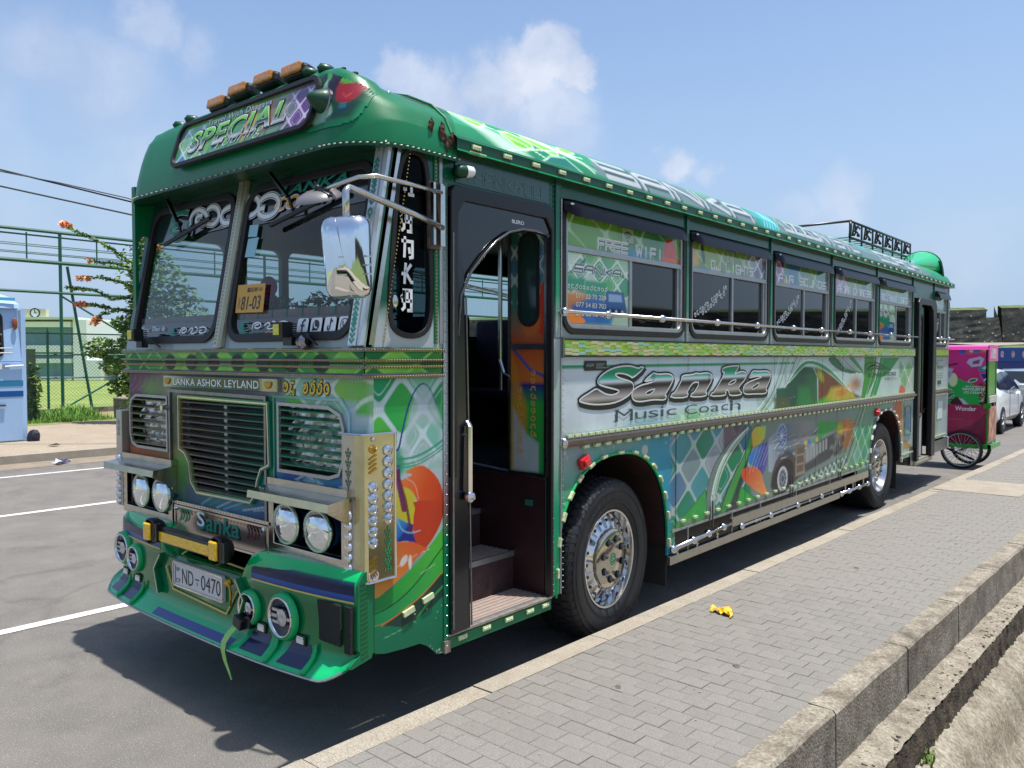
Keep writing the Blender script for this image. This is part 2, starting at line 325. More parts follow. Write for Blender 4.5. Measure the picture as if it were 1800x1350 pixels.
# ---------------------------------------------------------------- painter: evaluates flat printed art on mesh vertices
class Art:
    def __init__(s, P, base='#c0c8c8'):
        s.P = np.asarray(P, float); s.c = np.zeros((len(s.P), 3)); s.c[:] = rgb(base)
    def mixin(s, idx, a, col):
        if isinstance(col, str): col = np.array(rgb(col))
        a = a[:, None]; s.c[idx] = s.c[idx]*(1-a)+col*a
    def box(s, x0, x1, y0, y1, col, alpha=1, soft=.003):
        X = s.P[:, 0]; Y = s.P[:, 1]; d = np.minimum(np.minimum(X-x0, x1-X), np.minimum(Y-y0, y1-Y)); a = np.clip(d/soft+.5, 0, 1)*alpha; i = np.nonzero(a > 0)[0]
        if len(i): s.mixin(i, a[i], col)
    def grad(s, x0, x1, y0, y1, p0, p1, stops, alpha=1, soft=.003):
        X = s.P[:, 0]; Y = s.P[:, 1]; d = np.minimum(np.minimum(X-x0, x1-X), np.minimum(Y-y0, y1-Y)); a = np.clip(d/soft+.5, 0, 1)*alpha; i = np.nonzero(a > 0)[0]
        if not len(i): return
        v = np.array(p1)-np.array(p0); t = ((s.P[i]-np.array(p0))@v)/(v@v); C_ = np.array([rgb(c) for _, c in stops]); K = [q for q, _ in stops]
        col = np.stack([np.interp(t, K, C_[:, k]) for k in range(3)], 1); s.mixin(i, a[i], col)
    def blob(s, cx, cy, rx, ry, col, alpha=1, soft=.15, rot=0):
        X = s.P[:, 0]-cx; Y = s.P[:, 1]-cy; u = (X*math.cos(rot)+Y*math.sin(rot))/rx; v = (-X*math.sin(rot)+Y*math.cos(rot))/ry; d = np.sqrt(u*u+v*v)
        a = np.clip((1-d)/soft, 0, 1); a = a*a*(3-2*a)*alpha; i = np.nonzero(a > 0)[0]
        if len(i): s.mixin(i, a[i], col)
    def _segd(s, Q, A, B):
        d = B-A; L2 = d@d+1e-12; t = np.clip(((Q-A)@d)/L2, 0, 1); e = Q-(A+t[:, None]*d); return np.sqrt((e*e).sum(1)), t
    def line(s, pts, w, col, alpha=1, soft=.003, w1=None):
        pts = np.array(pts, float); mw = (max(w, w1) if w1 is not None else w)
        lo = pts.min(0)-mw; hi = pts.max(0)+mw; i = np.nonzero(((s.P > lo) & (s.P < hi)).all(1))[0]
        if not len(i): return
        Q = s.P[i]; best = np.full(len(i), 9e9); n = len(pts)-1
        for k in range(n):
            d, t = s._segd(Q, pts[k], pts[k+1]); ww = w if w1 is None else w+(w1-w)*(k+t)/n; best = np.minimum(best, d-ww/2)
        a = np.clip(.5-best/soft, 0, 1)*alpha; j = a > 0; s.mixin(i[j], a[j], col)
    def poly(s, pts, col, alpha=1, soft=.003, outline=None, ow=.006, sm=0, grad=None):
        if sm: pts = smoothpoly(pts, sm)
        pts = np.array(pts, float); mg = soft+(ow if outline else 0); lo = pts.min(0)-mg; hi = pts.max(0)+mg
        i = np.nonzero(((s.P > lo) & (s.P < hi)).all(1))[0]
        if not len(i): return
        Q = s.P[i]; ins = np.zeros(len(i), bool); best = np.full(len(i), 9e9); n = len(pts)
        for k in range(n):
            A = pts[k]; B = pts[(k+1) % n]; d, _ = s._segd(Q, A, B); best = np.minimum(best, d)
            c1 = (A[1] > Q[:, 1]) != (B[1] > Q[:, 1]); xx = (B[0]-A[0])*(Q[:, 1]-A[1])/((B[1]-A[1]) or 1e-12)+A[0]; ins ^= c1 & (Q[:, 0] < xx)
        sd = np.where(ins, best, -best)
        a = np.clip(sd/soft+.5, 0, 1)*alpha; j = a > 0
        if grad:
            p0, p1, stops = grad; v = np.array(p1)-np.array(p0); t = ((Q[j]-np.array(p0))@v)/(v@v); C_ = np.array([rgb(c) for _, c in stops]); K = [q for q, _ in stops]
            cc_ = np.stack([np.interp(t, K, C_[:, q]) for q in range(3)], 1); s.mixin(i[j], a[j], cc_)
        else: s.mixin(i[j], a[j], col)
        if outline:
            a = np.clip((ow/2-np.abs(sd))/soft+.5, 0, 1); j = a > 0; s.mixin(i[j], a[j], outline)
    def lattice(s, x0, x1, y0, y1, sx, sy, pal, line='#cfe0d8', lw=.05, alpha=1, la=.9, seed=1, edge=.03, skew=0, ox=0, oy=0, second=True, fill=.85):
        X = s.P[:, 0]; Y = s.P[:, 1]; dd = np.minimum(np.minimum(X-x0, x1-X), np.minimum(Y-y0, y1-Y)); m = np.clip(dd/edge, 0, 1); i = np.nonzero(m > 0)[0]
        if not len(i): return
        x = X[i]-ox; y = Y[i]-oy; x = x+skew*y; u = x/sx+y/sy; v = x/sx-y/sy; iu = np.floor(u); iv = np.floor(v); fu = u-iu; fv = v-iv
        h = np.abs(np.sin(iu*12.9898+iv*78.233+seed)*43758.5453) % 1; h2 = np.abs(np.sin(iu*39.3+iv*11.1+seed*3)*24634.6345) % 1
        C_ = np.array([rgb(c) for c in pal]); k = (h*len(pal)).astype(int) % len(pal); k2 = (h2*len(pal)).astype(int) % len(pal)
        g = (fu*.5+fv*.5)[:, None]; cell = C_[k]*(1-g*.45)+C_[k2]*g*.45
        a = m[i]*alpha*np.where(h2 < fill, 1, .25); s.mixin(i, a, cell)
        du = np.minimum(fu, 1-fu); dv = np.minimum(fv, 1-fv)
        rnd_ = -np.log(np.exp(-du*14)+np.exp(-dv*14))/14
        a = np.clip((lw-rnd_)/.035+.5, 0, 1)*m[i]*la; j = a > 0; s.mixin(i[j], a[j], line)
        if second:
            e = np.abs(rnd_-.17); a = np.clip((.014-e)/.012+.5, 0, 1)*m[i]*la*.7*(h > .45); j = a > 0; s.mixin(i[j], a[j], line)
    def speck(s, n, col, x0, x1, y0, y1, r, alpha=.8, seed=1):
        R = random.Random(seed)
        for _ in range(n):
            s.blob(R.uniform(x0, x1), R.uniform(y0, y1), r*R.uniform(.4, 1.4), r*R.uniform(.4, 1.4), col, alpha, .5, R.uniform(0, 3))
    def stroke_text(s, strokes, w, col, alpha=1, soft=.003):
        for st in strokes: s.line(st, w, col, alpha, soft)
def paint_attr(o, cols):
    me = o.data; at = me.color_attributes.new('paint', 'FLOAT_COLOR', 'POINT'); n = len(me.vertices)
    a = np.ones((n, 4), np.float32); a[:, :3] = cols[:n]; at.data.foreach_set('color', a.ravel())
PAINT = mat('painted_metal', rough=.34, vc=True, coat=.05, noise=.06, nscale=5, dirt=.18, spec=.3)
def art_panel(name, xs, ys, plane, painter, parent, keep=None, snap=None, material=None, thick=None):
    """panel meshed on a grid, its printed art stored per vertex; plane(u,v)->3D"""
    xs = np.asarray(xs); ys = np.asarray(ys); nx = len(xs); ny = len(ys)
    X, Y = np.meshgrid(xs, ys, indexing='ij'); P = np.stack([X.ravel(), Y.ravel()], 1)
    idx = np.arange(nx*ny).reshape(nx, ny)
    q = np.stack([idx[:-1, :-1], idx[1:, :-1], idx[1:, 1:], idx[:-1, 1:]], -1).reshape(-1, 4)
    if keep is not None:
        cen = P[q].mean(1); q = q[keep(cen)]
        used = np.zeros(len(P), bool); used[q.ravel()] = True; remap = np.cumsum(used)-1; P = P[used]; q = remap[q]
    if snap is not None: P = snap(P)
    cols = painter(P)
    V3 = plane(P[:, 0], P[:, 1])
    me = bpy.data.meshes.new(name); nv = len(V3)
    if thick is not None:
        V4 = V3+np.array(thick); cnt = {}
        ed = np.concatenate([q[:, [0, 1]], q[:, [1, 2]], q[:, [2, 3]], q[:, [3, 0]]]); key = np.sort(ed, 1); kk = key[:, 0].astype(np.int64)*nv+key[:, 1]
        un, first, ct = np.unique(kk, return_index=True, return_counts=True); be = ed[first[ct == 1]]
        side = np.stack([be[:, 1], be[:, 0], be[:, 0]+nv, be[:, 1]+nv], 1); V3 = np.concatenate([V3, V4]); q = np.concatenate([q, side]); cols = np.concatenate([cols, cols])
    me.vertices.add(len(V3)); me.vertices.foreach_set('co', V3.astype(np.float32).ravel())
    me.loops.add(len(q)*4); me.loops.foreach_set('vertex_index', q.astype(np.int32).ravel())
    me.polygons.add(len(q)); me.polygons.foreach_set('loop_start', (np.arange(len(q))*4).astype(np.int32))
    me.polygons.foreach_set('use_smooth', np.zeros(len(q), bool)); me.update(calc_edges=True)
    me.materials.append(material or PAINT); o = bpy.data.objects.new(name, me); COL.objects.link(o); paint_attr(o, cols)
    if parent is not None: setpar(o, parent)
    return o
def lin(a, b, step): return np.linspace(a, b, max(2, int(round((b-a)/step))+1))
chrome = mat('chrome', '#cfd0d2', .12, 1, noise=.05, nscale=8, bump=.02, bscale=30)
chrome_s = mat('polished_steel', '#c8c6c0', .2, 1, noise=.12, nscale=12, bump=.05, bscale=18)
chrome_d = mat('tarnished_chrome', '#84858a', .3, 1, noise=.2, nscale=25, bump=.05, bscale=40)
alu = mat('aluminium', '#a9adaf', .38, .8, noise=.08, nscale=15)
black_r = mat('black_rubber', '#0d0d0e', .55, noise=.2, nscale=20)
black_g = mat('black_gloss', '#050506', .3, spec=.18)
black_m = mat('black_plastic', '#121316', .38, noise=.15, nscale=10)
dgreen = mat('dark_green_paint', '#06402b', .28, coat=.12, spec=.3, noise=.08, nscale=6, dirt=.1)
mgreen = mat('green_paint', '#056c42', .25, coat=.15, spec=.3, noise=.1, nscale=5, dirt=.12)
bgreen = mat('bright_green_paint', '#08a860', .2, coat=.2, spec=.3, noise=.08, nscale=5, dirt=.1)
silver = mat('silver_paint', '#b4bec4', .3, coat=.3, noise=.05, dirt=.12)
white_pl = mat('white_plastic', '#dfe3d8', .35)
ledm = mat('led_lens', '#c4d0a4', .25, coat=.5, noise=.25, nscale=30)
amber = mat('amber_lens', '#e8b800', .12, coat=.6, noise=.3, nscale=60)
amberd = mat('dark_amber_lens', '#b87a24', .15, coat=.6, noise=.4, nscale=60)
redm = mat('red_lens', '#c01822', .15, coat=.6, noise=.15, nscale=40)
gold = mat('brass', '#b8923a', .28, .9, noise=.15, nscale=40)
wht = mat('white_vinyl', '#dfe6ea', .4)
blk = mat('black_vinyl', '#0b0c0d', .4)
tealv = mat('teal_vinyl', '#0b7f6c', .4)
yelv = mat('orange_vinyl', '#e0a02a', .4)
greyv = mat('grey_vinyl', '#8f9a9c', .4)
T={
'S':[(2.266,1.731),(2.311,1.722),(2.162,1.656),(2.134,1.67),(2.081,1.684),(1.999,1.693),(1.948,1.684),(1.999,1.661),(2.096,1.644),(2.158,1.629),(2.178,1.604),(2.166,1.575),(2.113,1.544),(2.03,1.519),(1.928,1.503),(1.801,1.501),(1.692,1.507),(1.599,1.522),(1.563,1.534),(1.592,1.552),(1.678,1.579),(1.745,1.603),(1.793,1.583),(1.856,1.561),(1.927,1.555),(1.978,1.563),(2.007,1.579),(1.956,1.591),(1.856,1.607),(1.779,1.623),(1.756,1.639),(1.772,1.666),(1.834,1.697),(1.926,1.724),(2.043,1.737),(2.149,1.736),(2.235,1.718)],
'a':[(2.413,1.68),(2.429,1.686),(2.488,1.675),(2.626,1.679),(2.688,1.663),(2.701,1.638),(2.663,1.599),(2.576,1.527),(2.607,1.524),(2.585,1.496),(2.457,1.505),(2.382,1.504),(2.261,1.498),(2.182,1.508),(2.151,1.534),(2.158,1.567),(2.197,1.591),(2.275,1.609),(2.34,1.616),(2.438,1.628),(2.463,1.636),(2.405,1.639),(2.307,1.629),(2.339,1.65)],
'a_hole':[(2.324,1.561),(2.447,1.581),(2.431,1.562),(2.381,1.542),(2.332,1.54)],
'n':[(2.816,1.649),(2.843,1.663),(2.995,1.666),(3.034,1.677),(3.074,1.669),(3.215,1.676),(3.287,1.661),(3.302,1.629),(3.176,1.528),(3.217,1.523),(3.181,1.498),(2.95,1.503),(2.963,1.526),(3.007,1.534),(3.095,1.606),(3.006,1.61),(2.958,1.591),(2.892,1.533),(2.921,1.53),(2.893,1.501),(2.655,1.509),(2.681,1.536),(2.717,1.541),(2.807,1.617),(2.816,1.63)],
'k':[(3.479,1.714),(3.738,1.726),(3.766,1.716),(3.67,1.651),(3.762,1.675),(3.869,1.676),(3.911,1.652),(3.883,1.612),(3.788,1.568),(3.754,1.543),(3.79,1.512),(3.825,1.505),(3.79,1.486),(3.594,1.488),(3.582,1.519),(3.548,1.54),(3.515,1.519),(3.538,1.512),(3.512,1.492),(3.259,1.496),(3.29,1.521),(3.332,1.527),(3.512,1.669),(3.457,1.68)],
'k_hole':[(3.559,1.574),(3.626,1.607),(3.717,1.615),(3.695,1.591),(3.626,1.577)],
'a2':[(4.016,1.671),(4.053,1.679),(4.155,1.672),(4.311,1.676),(4.392,1.655),(4.398,1.617),(4.289,1.511),(4.329,1.506),(4.29,1.479),(4.083,1.486),(3.886,1.488),(3.837,1.515),(3.848,1.556),(3.932,1.585),(4.08,1.607),(4.182,1.618),(4.207,1.628),(4.105,1.633),(3.943,1.619),(3.979,1.646)],
'a2_hole':[(4.007,1.541),(4.157,1.584),(4.145,1.553),(4.069,1.529),(4.007,1.525)],
'mc':[(1.958,1.385),(2.756,1.376),(2.866,1.384),(3.816,1.367),(1.972,1.465),(3.697,1.469)],
'cornerArc':[(0.121,1.363),(0.148,1.366),(0.168,1.447),(0.208,1.574),(0.256,1.649),(0.305,1.677),(0.355,1.64),(0.393,1.559)],
'orange':[(0.112,1.212),(0.159,1.224),(0.246,1.243),(0.174,1.257),(0.254,1.282),(0.303,1.281),(0.362,1.243),(0.413,1.188),(0.438,1.116),(0.455,1.032),(0.261,1.061),(0.27,1.102),(0.229,1.168),(0.182,1.191),(0.112,1.2)],
'yellow':[(0.112,1.194),(0.198,1.189),(0.245,1.154),(0.253,1.062),(0.111,1.083)],
'purple':[(0.124,1.298),(0.155,1.298),(0.158,1.206),(0.182,1.144),(0.197,1.071),(0.165,1.075),(0.135,1.197)],
'redblob':[(0.229,1.12),(0.456,1.089),(0.429,0.999),(0.377,0.926),(0.301,0.866),(0.26,0.904),(0.232,0.963),(0.237,1.047),(0.249,1.081)],
'yellow2':[(0.112,1.136),(0.253,1.116),(0.237,1.005),(0.189,1.024),(0.111,1.06)],
'blue2':[(0.111,1.066),(0.189,1.024),(0.237,1.005),(0.232,0.975),(0.268,0.903),(0.196,0.934),(0.11,0.943)],
'orange2':[(0.11,0.94),(0.165,0.936),(0.236,0.923),(0.335,0.872),(0.26,0.844),(0.195,0.79),(0.101,0.739),(0.026,0.709),(-0.058,0.7),(-0.061,0.792),(0.109,0.79)],
'green1':[(0.446,0.971),(0.403,0.934),(0.301,0.848),(0.179,0.77),(0.063,0.712),(-0.062,0.695),(-0.062,0.639),(0.025,0.634),(0.139,0.66),(0.259,0.723),(0.359,0.806),(0.455,0.882)],
'green2':[(0.455,0.882),(0.359,0.806),(0.259,0.723),(0.139,0.66),(0.025,0.634),(-0.062,0.639),(-0.063,0.593),(0.04,0.572),(0.178,0.609),(0.3,0.659),(0.411,0.727),(0.454,0.737)],
'dark2':[(0.454,0.737),(0.411,0.727),(0.3,0.659),(0.178,0.609),(0.04,0.572),(0.162,0.535),(0.258,0.553),(0.358,0.583),(0.454,0.63)],
'bottomedge':[(-0.071,0.484),(-0.013,0.456),(0.061,0.438),(0.177,0.429),(0.274,0.426),(0.324,0.4),(0.392,0.341),(0.457,0.338)],
'sw1':[(3.226,0.537),(3.212,0.767),(3.269,0.879),(3.367,0.988),(3.573,1.11),(3.88,1.212),(3.949,1.208),(3.659,1.093),(3.45,0.971),(3.35,0.86),(3.312,0.717),(3.315,0.569)],
'sw1b':[(3.315,0.569),(3.312,0.717),(3.35,0.86),(3.45,0.971),(3.659,1.093),(3.949,1.208),(4.019,1.213),(3.747,1.086),(3.576,0.977),(3.452,0.858),(3.392,0.744),(3.355,0.581)],
'sw2':[(3.396,0.566),(3.497,0.683),(3.665,0.833),(3.862,0.978),(3.975,1.106),(4.043,1.211),(4.237,1.229),(4.07,1.099),(3.932,0.941),(3.776,0.791),(3.647,0.634),(3.584,0.566)],
'sw3':[(3.584,0.566),(3.647,0.634),(3.776,0.791),(3.932,0.941),(4.117,1.135),(3.978,0.967),(3.867,0.8),(3.779,0.674),(3.759,0.559)],
'grnbot':[(2.67,0.557),(3.212,0.795),(3.226,0.537),(2.79,0.563)],
'grnbot2':[(3.759,0.559),(3.765,0.773),(3.962,0.67),(4.131,0.597)],
'balls_y':[(4.047,1.04),(4.021,1.163),(4.091,1.208),(4.313,1.203),(4.29,1.102),(4.192,1.058)],
'balls_b':[(3.944,0.93),(3.978,0.987),(4.192,1.058),(4.368,1.065),(4.371,0.929),(4.323,0.83),(4.249,0.776),(4.099,0.874)],
'balls_o':[(3.82,0.864),(3.887,0.887),(4.099,0.879),(4.223,0.82),(4.25,0.756),(4.327,0.663),(4.354,0.608),(4.253,0.611),(3.984,0.727),(3.844,0.803)],
'truckwheel':[(4.69,0.704)],
'truckwheelR':[(4.948,0.763),(4.428,0.735),(4.807,0.691)],
'truckbody':[(4.375,0.804),(4.367,1.085),(4.654,1.181),(4.963,1.205),(5.516,1.171),(5.524,0.948),(5.789,0.974),(5.798,0.756),(5.216,0.734),(5.182,0.851),(4.974,0.838),(4.745,0.904),(4.529,0.861),(4.453,0.785)],
'truckbox':[(4.999,0.969),(5.209,0.963),(5.233,0.687),(4.979,0.682)],
'trkdark':[(5.523,0.959),(6.14,1.033),(6.365,0.992),(6.335,0.804),(5.866,0.762),(5.218,0.7),(4.923,0.633),(4.782,0.606),(4.948,0.741),(5.529,0.818)],
'hexstrip':[(4.783,0.584),(6.414,0.746),(6.457,0.64),(5.222,0.574)],
'grn3':[(5.548,1.169),(6.136,1.132),(6.066,1.063),(5.555,0.992)],
'fire':[(6.136,1.132),(6.754,1.094),(6.603,0.871),(6.373,0.801),(6.142,0.983)],
'lat_a':[(3.244,1.169),(3.073,1.058),(2.909,0.916),(2.89,1.019),(3.229,0.934)],
'up_dark':[(4.728,1.519),(4.951,1.66),(5.161,1.702),(5.411,1.695),(5.529,1.6),(5.555,1.295),(4.54,1.326),(4.535,1.515)],
'up_sw':[(4.728,1.519),(4.951,1.66),(5.133,1.748),(5.352,1.767),(5.672,1.734),(5.983,1.645),(6.247,1.541),(6.56,1.418),(6.317,1.483),(5.921,1.614),(5.614,1.692),(5.325,1.731),(5.161,1.702)],
'up_fire':[(5.44,1.694),(5.674,1.671),(6.114,1.588),(6.56,1.418),(6.927,1.347),(5.569,1.316),(5.559,1.578)],
'up_yel':[(5.776,1.37),(5.926,1.483),(6.249,1.485),(6.596,1.417),(6.707,1.344),(6.124,1.334)],
'up_g1':[(6.982,1.785),(7.414,1.785),(7.386,1.539),(7.004,1.332),(6.89,1.336),(6.992,1.571)],
'up_g2':[(7.579,1.785),(8.382,1.784),(7.933,1.604),(7.634,1.546),(7.436,1.352),(7.157,1.338),(7.425,1.562)],
'up_g3':[(5.791,1.787),(6.105,1.786),(6.377,1.662),(6.803,1.61),(6.31,1.629),(5.981,1.7)],
'up_or':[(8.337,1.332),(8.403,1.423),(8.498,1.447),(8.648,1.389),(8.651,1.334)],
'lo_or':[(8.224,1.27),(8.51,1.245),(8.596,0.629),(9.054,0.588),(9.052,0.617),(8.391,0.821),(8.139,1.142)],
'psx':[(7.028,1.606),(7.024,1.702),(7.335,1.736),(7.669,1.671),(7.978,1.603),(7.185,1.561),(8.208,1.547),(7.189,1.482),(8.212,1.475)],
'sg':[(-1.808,2.654),(-1.906,2.673),(-1.994,2.656),(-2.006,2.622),(-1.894,2.594),(-2.03,2.577),(-1.969,2.539),(-1.833,2.549),(-1.969,2.516),(-1.894,2.501),(-1.806,2.512),(-1.786,2.544),(-1.789,2.598)],
's2a':[(-1.766,2.573),(-1.778,2.62),(-1.748,2.654),(-1.677,2.661),(-1.586,2.624),(-1.57,2.574),(-1.637,2.559),(-1.705,2.589),(-1.701,2.622),(-1.636,2.622)],
's2b':[(-1.567,2.562),(-1.486,2.55),(-1.441,2.582),(-1.457,2.635),(-1.536,2.666),(-1.594,2.647)],
's3a':[(-1.336,2.635),(-1.413,2.622),(-1.427,2.58),(-1.375,2.542),(-1.31,2.545)],
's3b':[(-1.244,2.63),(-1.176,2.615),(-1.145,2.639),(-1.191,2.666),(-1.25,2.653)],
's3c':[(-1.229,2.579),(-1.133,2.554),(-1.063,2.566),(-1.037,2.605),(-1.061,2.646),(-1.122,2.668),(-1.175,2.657)],
's4':[(-1.043,2.626),(-1.001,2.648),(-0.931,2.653),(-0.865,2.624),(-0.847,2.575),(-0.889,2.539),(-0.969,2.532),(-1.037,2.56),(-1.032,2.587),(-0.983,2.584)],
'purpL':[(-2.27,1.691),(-1.898,1.702),(-1.876,1.663),(-2.069,1.625),(-2.17,1.599),(-2.271,1.644)],
'hexL':[(-0.193,1.694),(0.022,1.698),(0.196,1.596),(0.096,1.468),(-0.099,1.542)]}
# ================================================================ ground and setting
def ground_mat(name, c1, c2, speck=None, rough=.9, s1=3, s2=220, bump=.25, crack=False, stain=0):
    m = bpy.data.materials.new(name); m.use_nodes = True; t = m.node_tree; p = t.nodes['Principled BSDF']; lk = t.links.new; p.inputs['Roughness'].default_value = rough
    tcn = t.nodes.new('ShaderNodeTexCoord'); a = t.nodes.new('ShaderNodeTexNoise'); a.inputs['Scale'].default_value = s1; a.inputs['Detail'].default_value = 10; a.inputs['Roughness'].default_value = .65; lk(tcn.outputs['Object'], a.inputs['Vector'])
    mx_ = t.nodes.new('ShaderNodeMix'); mx_.data_type = 'RGBA'; mr = t.nodes.new('ShaderNodeMapRange'); mr.inputs[1].default_value = .33; mr.inputs[2].default_value = .67; lk(a.outputs['Fac'], mr.inputs[0]); lk(mr.outputs[0], mx_.inputs[0])
    mx_.inputs[6].default_value = (*rgb(c1), 1); mx_.inputs[7].default_value = (*rgb(c2), 1); src = mx_.outputs[2]
    b = t.nodes.new('ShaderNodeTexNoise'); b.inputs['Scale'].default_value = s2; b.inputs['Detail'].default_value = 3; lk(tcn.outputs['Object'], b.inputs['Vector'])
    mr2 = t.nodes.new('ShaderNodeMapRange'); mr2.inputs[1].default_value = .3; mr2.inputs[2].default_value = .7; mr2.inputs[3].default_value = .62; mr2.inputs[4].default_value = 1.38; lk(b.outputs['Fac'], mr2.inputs[0])
    hs = t.nodes.new('ShaderNodeHueSaturation'); lk(src, hs.inputs['Color']); lk(mr2.outputs[0], hs.inputs['Value']); src = hs.outputs[0]
    if speck:
        v = t.nodes.new('ShaderNodeTexVoronoi'); v.inputs['Scale'].default_value = s2*.45; lk(tcn.outputs['Object'], v.inputs['Vector'])
        mr3 = t.nodes.new('ShaderNodeMapRange'); mr3.inputs[1].default_value = .10; mr3.inputs[2].default_value = .2; mr3.inputs[3].default_value = .8; mr3.inputs[4].default_value = 0; lk(v.outputs['Distance'], mr3.inputs[0])
        m4 = t.nodes.new('ShaderNodeMix'); m4.data_type = 'RGBA'; lk(mr3.outputs[0], m4.inputs[0]); lk(src, m4.inputs[6]); m4.inputs[7].default_value = (*rgb(speck), 1); src = m4.outputs[2]
    if stain:
        c = t.nodes.new('ShaderNodeTexNoise'); c.inputs['Scale'].default_value = 1.1; c.inputs['Detail'].default_value = 6; c.inputs['Roughness'].default_value = .7; c.inputs['Distortion'].default_value = .6; lk(tcn.outputs['Object'], c.inputs['Vector'])
        mr5 = t.nodes.new('ShaderNodeMapRange'); mr5.inputs[1].default_value = .55; mr5.inputs[2].default_value = .72; mr5.inputs[3].default_value = 1; mr5.inputs[4].default_value = 1-stain; lk(c.outputs['Fac'], mr5.inputs[0])
        h2 = t.nodes.new('ShaderNodeHueSaturation'); lk(src, h2.inputs['Color']); lk(mr5.outputs[0], h2.inputs['Value']); src = h2.outputs[0]
    if crack:
        v = t.nodes.new('ShaderNodeTexVoronoi'); v.feature = 'DISTANCE_TO_EDGE'; v.inputs['Scale'].default_value = .35; nz = t.nodes.new('ShaderNodeTexNoise'); nz.inputs['Scale'].default_value = 5; nz.inputs['Detail'].default_value = 8
        lk(tcn.outputs['Object'], nz.inputs['Vector']); av = t.nodes.new('ShaderNodeMix'); av.data_type = 'RGBA'; av.inputs[0].default_value = .16; lk(tcn.outputs['Object'], av.inputs[6]); lk(nz.outputs['Color'], av.inputs[7]); lk(av.outputs[2], v.inputs['Vector'])
        mr6 = t.nodes.new('ShaderNodeMapRange'); mr6.inputs[1].default_value = .0; mr6.inputs[2].default_value = .012; mr6.inputs[3].default_value = .82; mr6.inputs[4].default_value = 1; lk(v.outputs['Distance'], mr6.inputs[0])
        h2 = t.nodes.new('ShaderNodeHueSaturation'); lk(src, h2.inputs['Color']); lk(mr6.outputs[0], h2.inputs['Value']); src = h2.outputs[0]
    lk(src, p.inputs['Base Color'])
    bp = t.nodes.new('ShaderNodeBump'); bp.inputs['Strength'].default_value = bump; bp.inputs['Distance'].default_value = .01; lk(b.outputs['Fac'], bp.inputs['Height']); lk(bp.outputs[0], p.inputs['Normal'])
    return m
asphalt = ground_mat('asphalt', '#62605c', '#726e68', '#aca79e', s1=2.2, s2=170, stain=.3, crack=True)
concrete = ground_mat('concrete', '#8c8475', '#9b9386', s1=5, s2=160, stain=.2, bump=.3)
concrete_d = ground_mat('weathered_concrete', '#655d50', '#979081', s1=7, s2=70, stain=.55, bump=.6)
mortar_d = ground_mat('dark_wet_concrete', '#15120e', '#5c5242', s1=11, s2=60, bump=.9)
sandm = ground_mat('sandy_soil', '#8f7458', '#74634e', s1=4, s2=90, bump=.6)
paverm = mat('paver_concrete', '#7a7771', .92, noise=.42, nscale=210, rnd=.05, bump=.4, bscale=220)
grassm = mat('grass', '#4a5f26', .9, noise=.3, nscale=3, col2='#5f6f34', bump=.5, bscale=90)
pave_far = ground_mat('far_pavement', '#8f8372', '#9c8f7c', s1=2, s2=60)
roadw = mat('road_paint', '#c9c7c0', .8, noise=.25, nscale=14, col2='#d8d6d0', bump=.2)
def kx(y): return .03*y
def strip(name, m, sec, ys, kind='structure'):
    """sweep of a cross-section (x,z) along the kerb direction"""
    mb = MB(); mb.loft([[(x+kx(y), y, z) for x, z in sec] for y in ys], closed=False); o = mb.build(name, m); o['kind'] = kind; return o
YS = [-14, -6, -2, 0, 2, 4, 6, 8, 12, 20, 34, 60]
g = MB(); g.loft([[(x, y, 0) for x in (-14, -6, -2, 0, .6)] for y in (-60, -8, -2, 0, 2, 4, 8, 16, 40, 90)], closed=False)
struct(g.build('road', asphalt))
g = MB(); g.box(-400, 400, -400, 400, -3.2, -3.0); struct(g.build('ground', grassm))
g = MB(); g.loft([[(x, y, -.02) for x in (-260, -60, -30, -13.2)] for y in (-200, -20, 0, 20, 60, 300)], closed=False); o = g.build('playing_field', mat('field_grass', '#76883c', .9, noise=.12, nscale=.4, col2='#808e46', bump=.3, bscale=60)); struct(o)
# painted road lines
def line_xy(name, x, y0, y1, w, dash=None):
    mb = MB(); y = y0
    while y < y1:
        ye = min(y1, y+(dash[0] if dash else 4)); mb.add([(x+kx(y), y, .004), (x+w+kx(y), y, .004), (x+w+kx(ye), ye, .004), (x+kx(ye), ye, .004)], [(0, 1, 2, 3)]); y = ye+(dash[1] if dash else 0)
    struct(mb.build(name, roadw))
line_xy('bay_line', -3.12, -14, 16, .1); line_xy('lane_line', -7.46, -14, 40, .11); line_xy('edge_line', -10.72, -14, 60, .09)
# near kerb: stones as parts
kerb = thing('kerb', 'pale concrete kerb of long stones between the parking bay and the paved footway', 'kerb', (0, 2, 0))
y = -3.4; k = 0
while y < 40:
    l = 1.0; mb = MB(); x0 = 0+kx(y); x1 = 0+kx(y+l); dz = random.uniform(-.003, .003)
    sec = [(0, -.05), (.008, .118), (.022, .13), (.155, .13), (.158, -.05)]
    mb.loft([[(x+kx(yy), yy, z+(dz if z > .1 else 0)) for x, z in sec] for yy in (y+.004, y+l-.004)])
    nb = len(mb.v); mb.f += [tuple(range(0, 5)), tuple(range(5, 10))[::-1]]
    mb.build('kerb_stone', concrete, kerb); y += l; k += 1
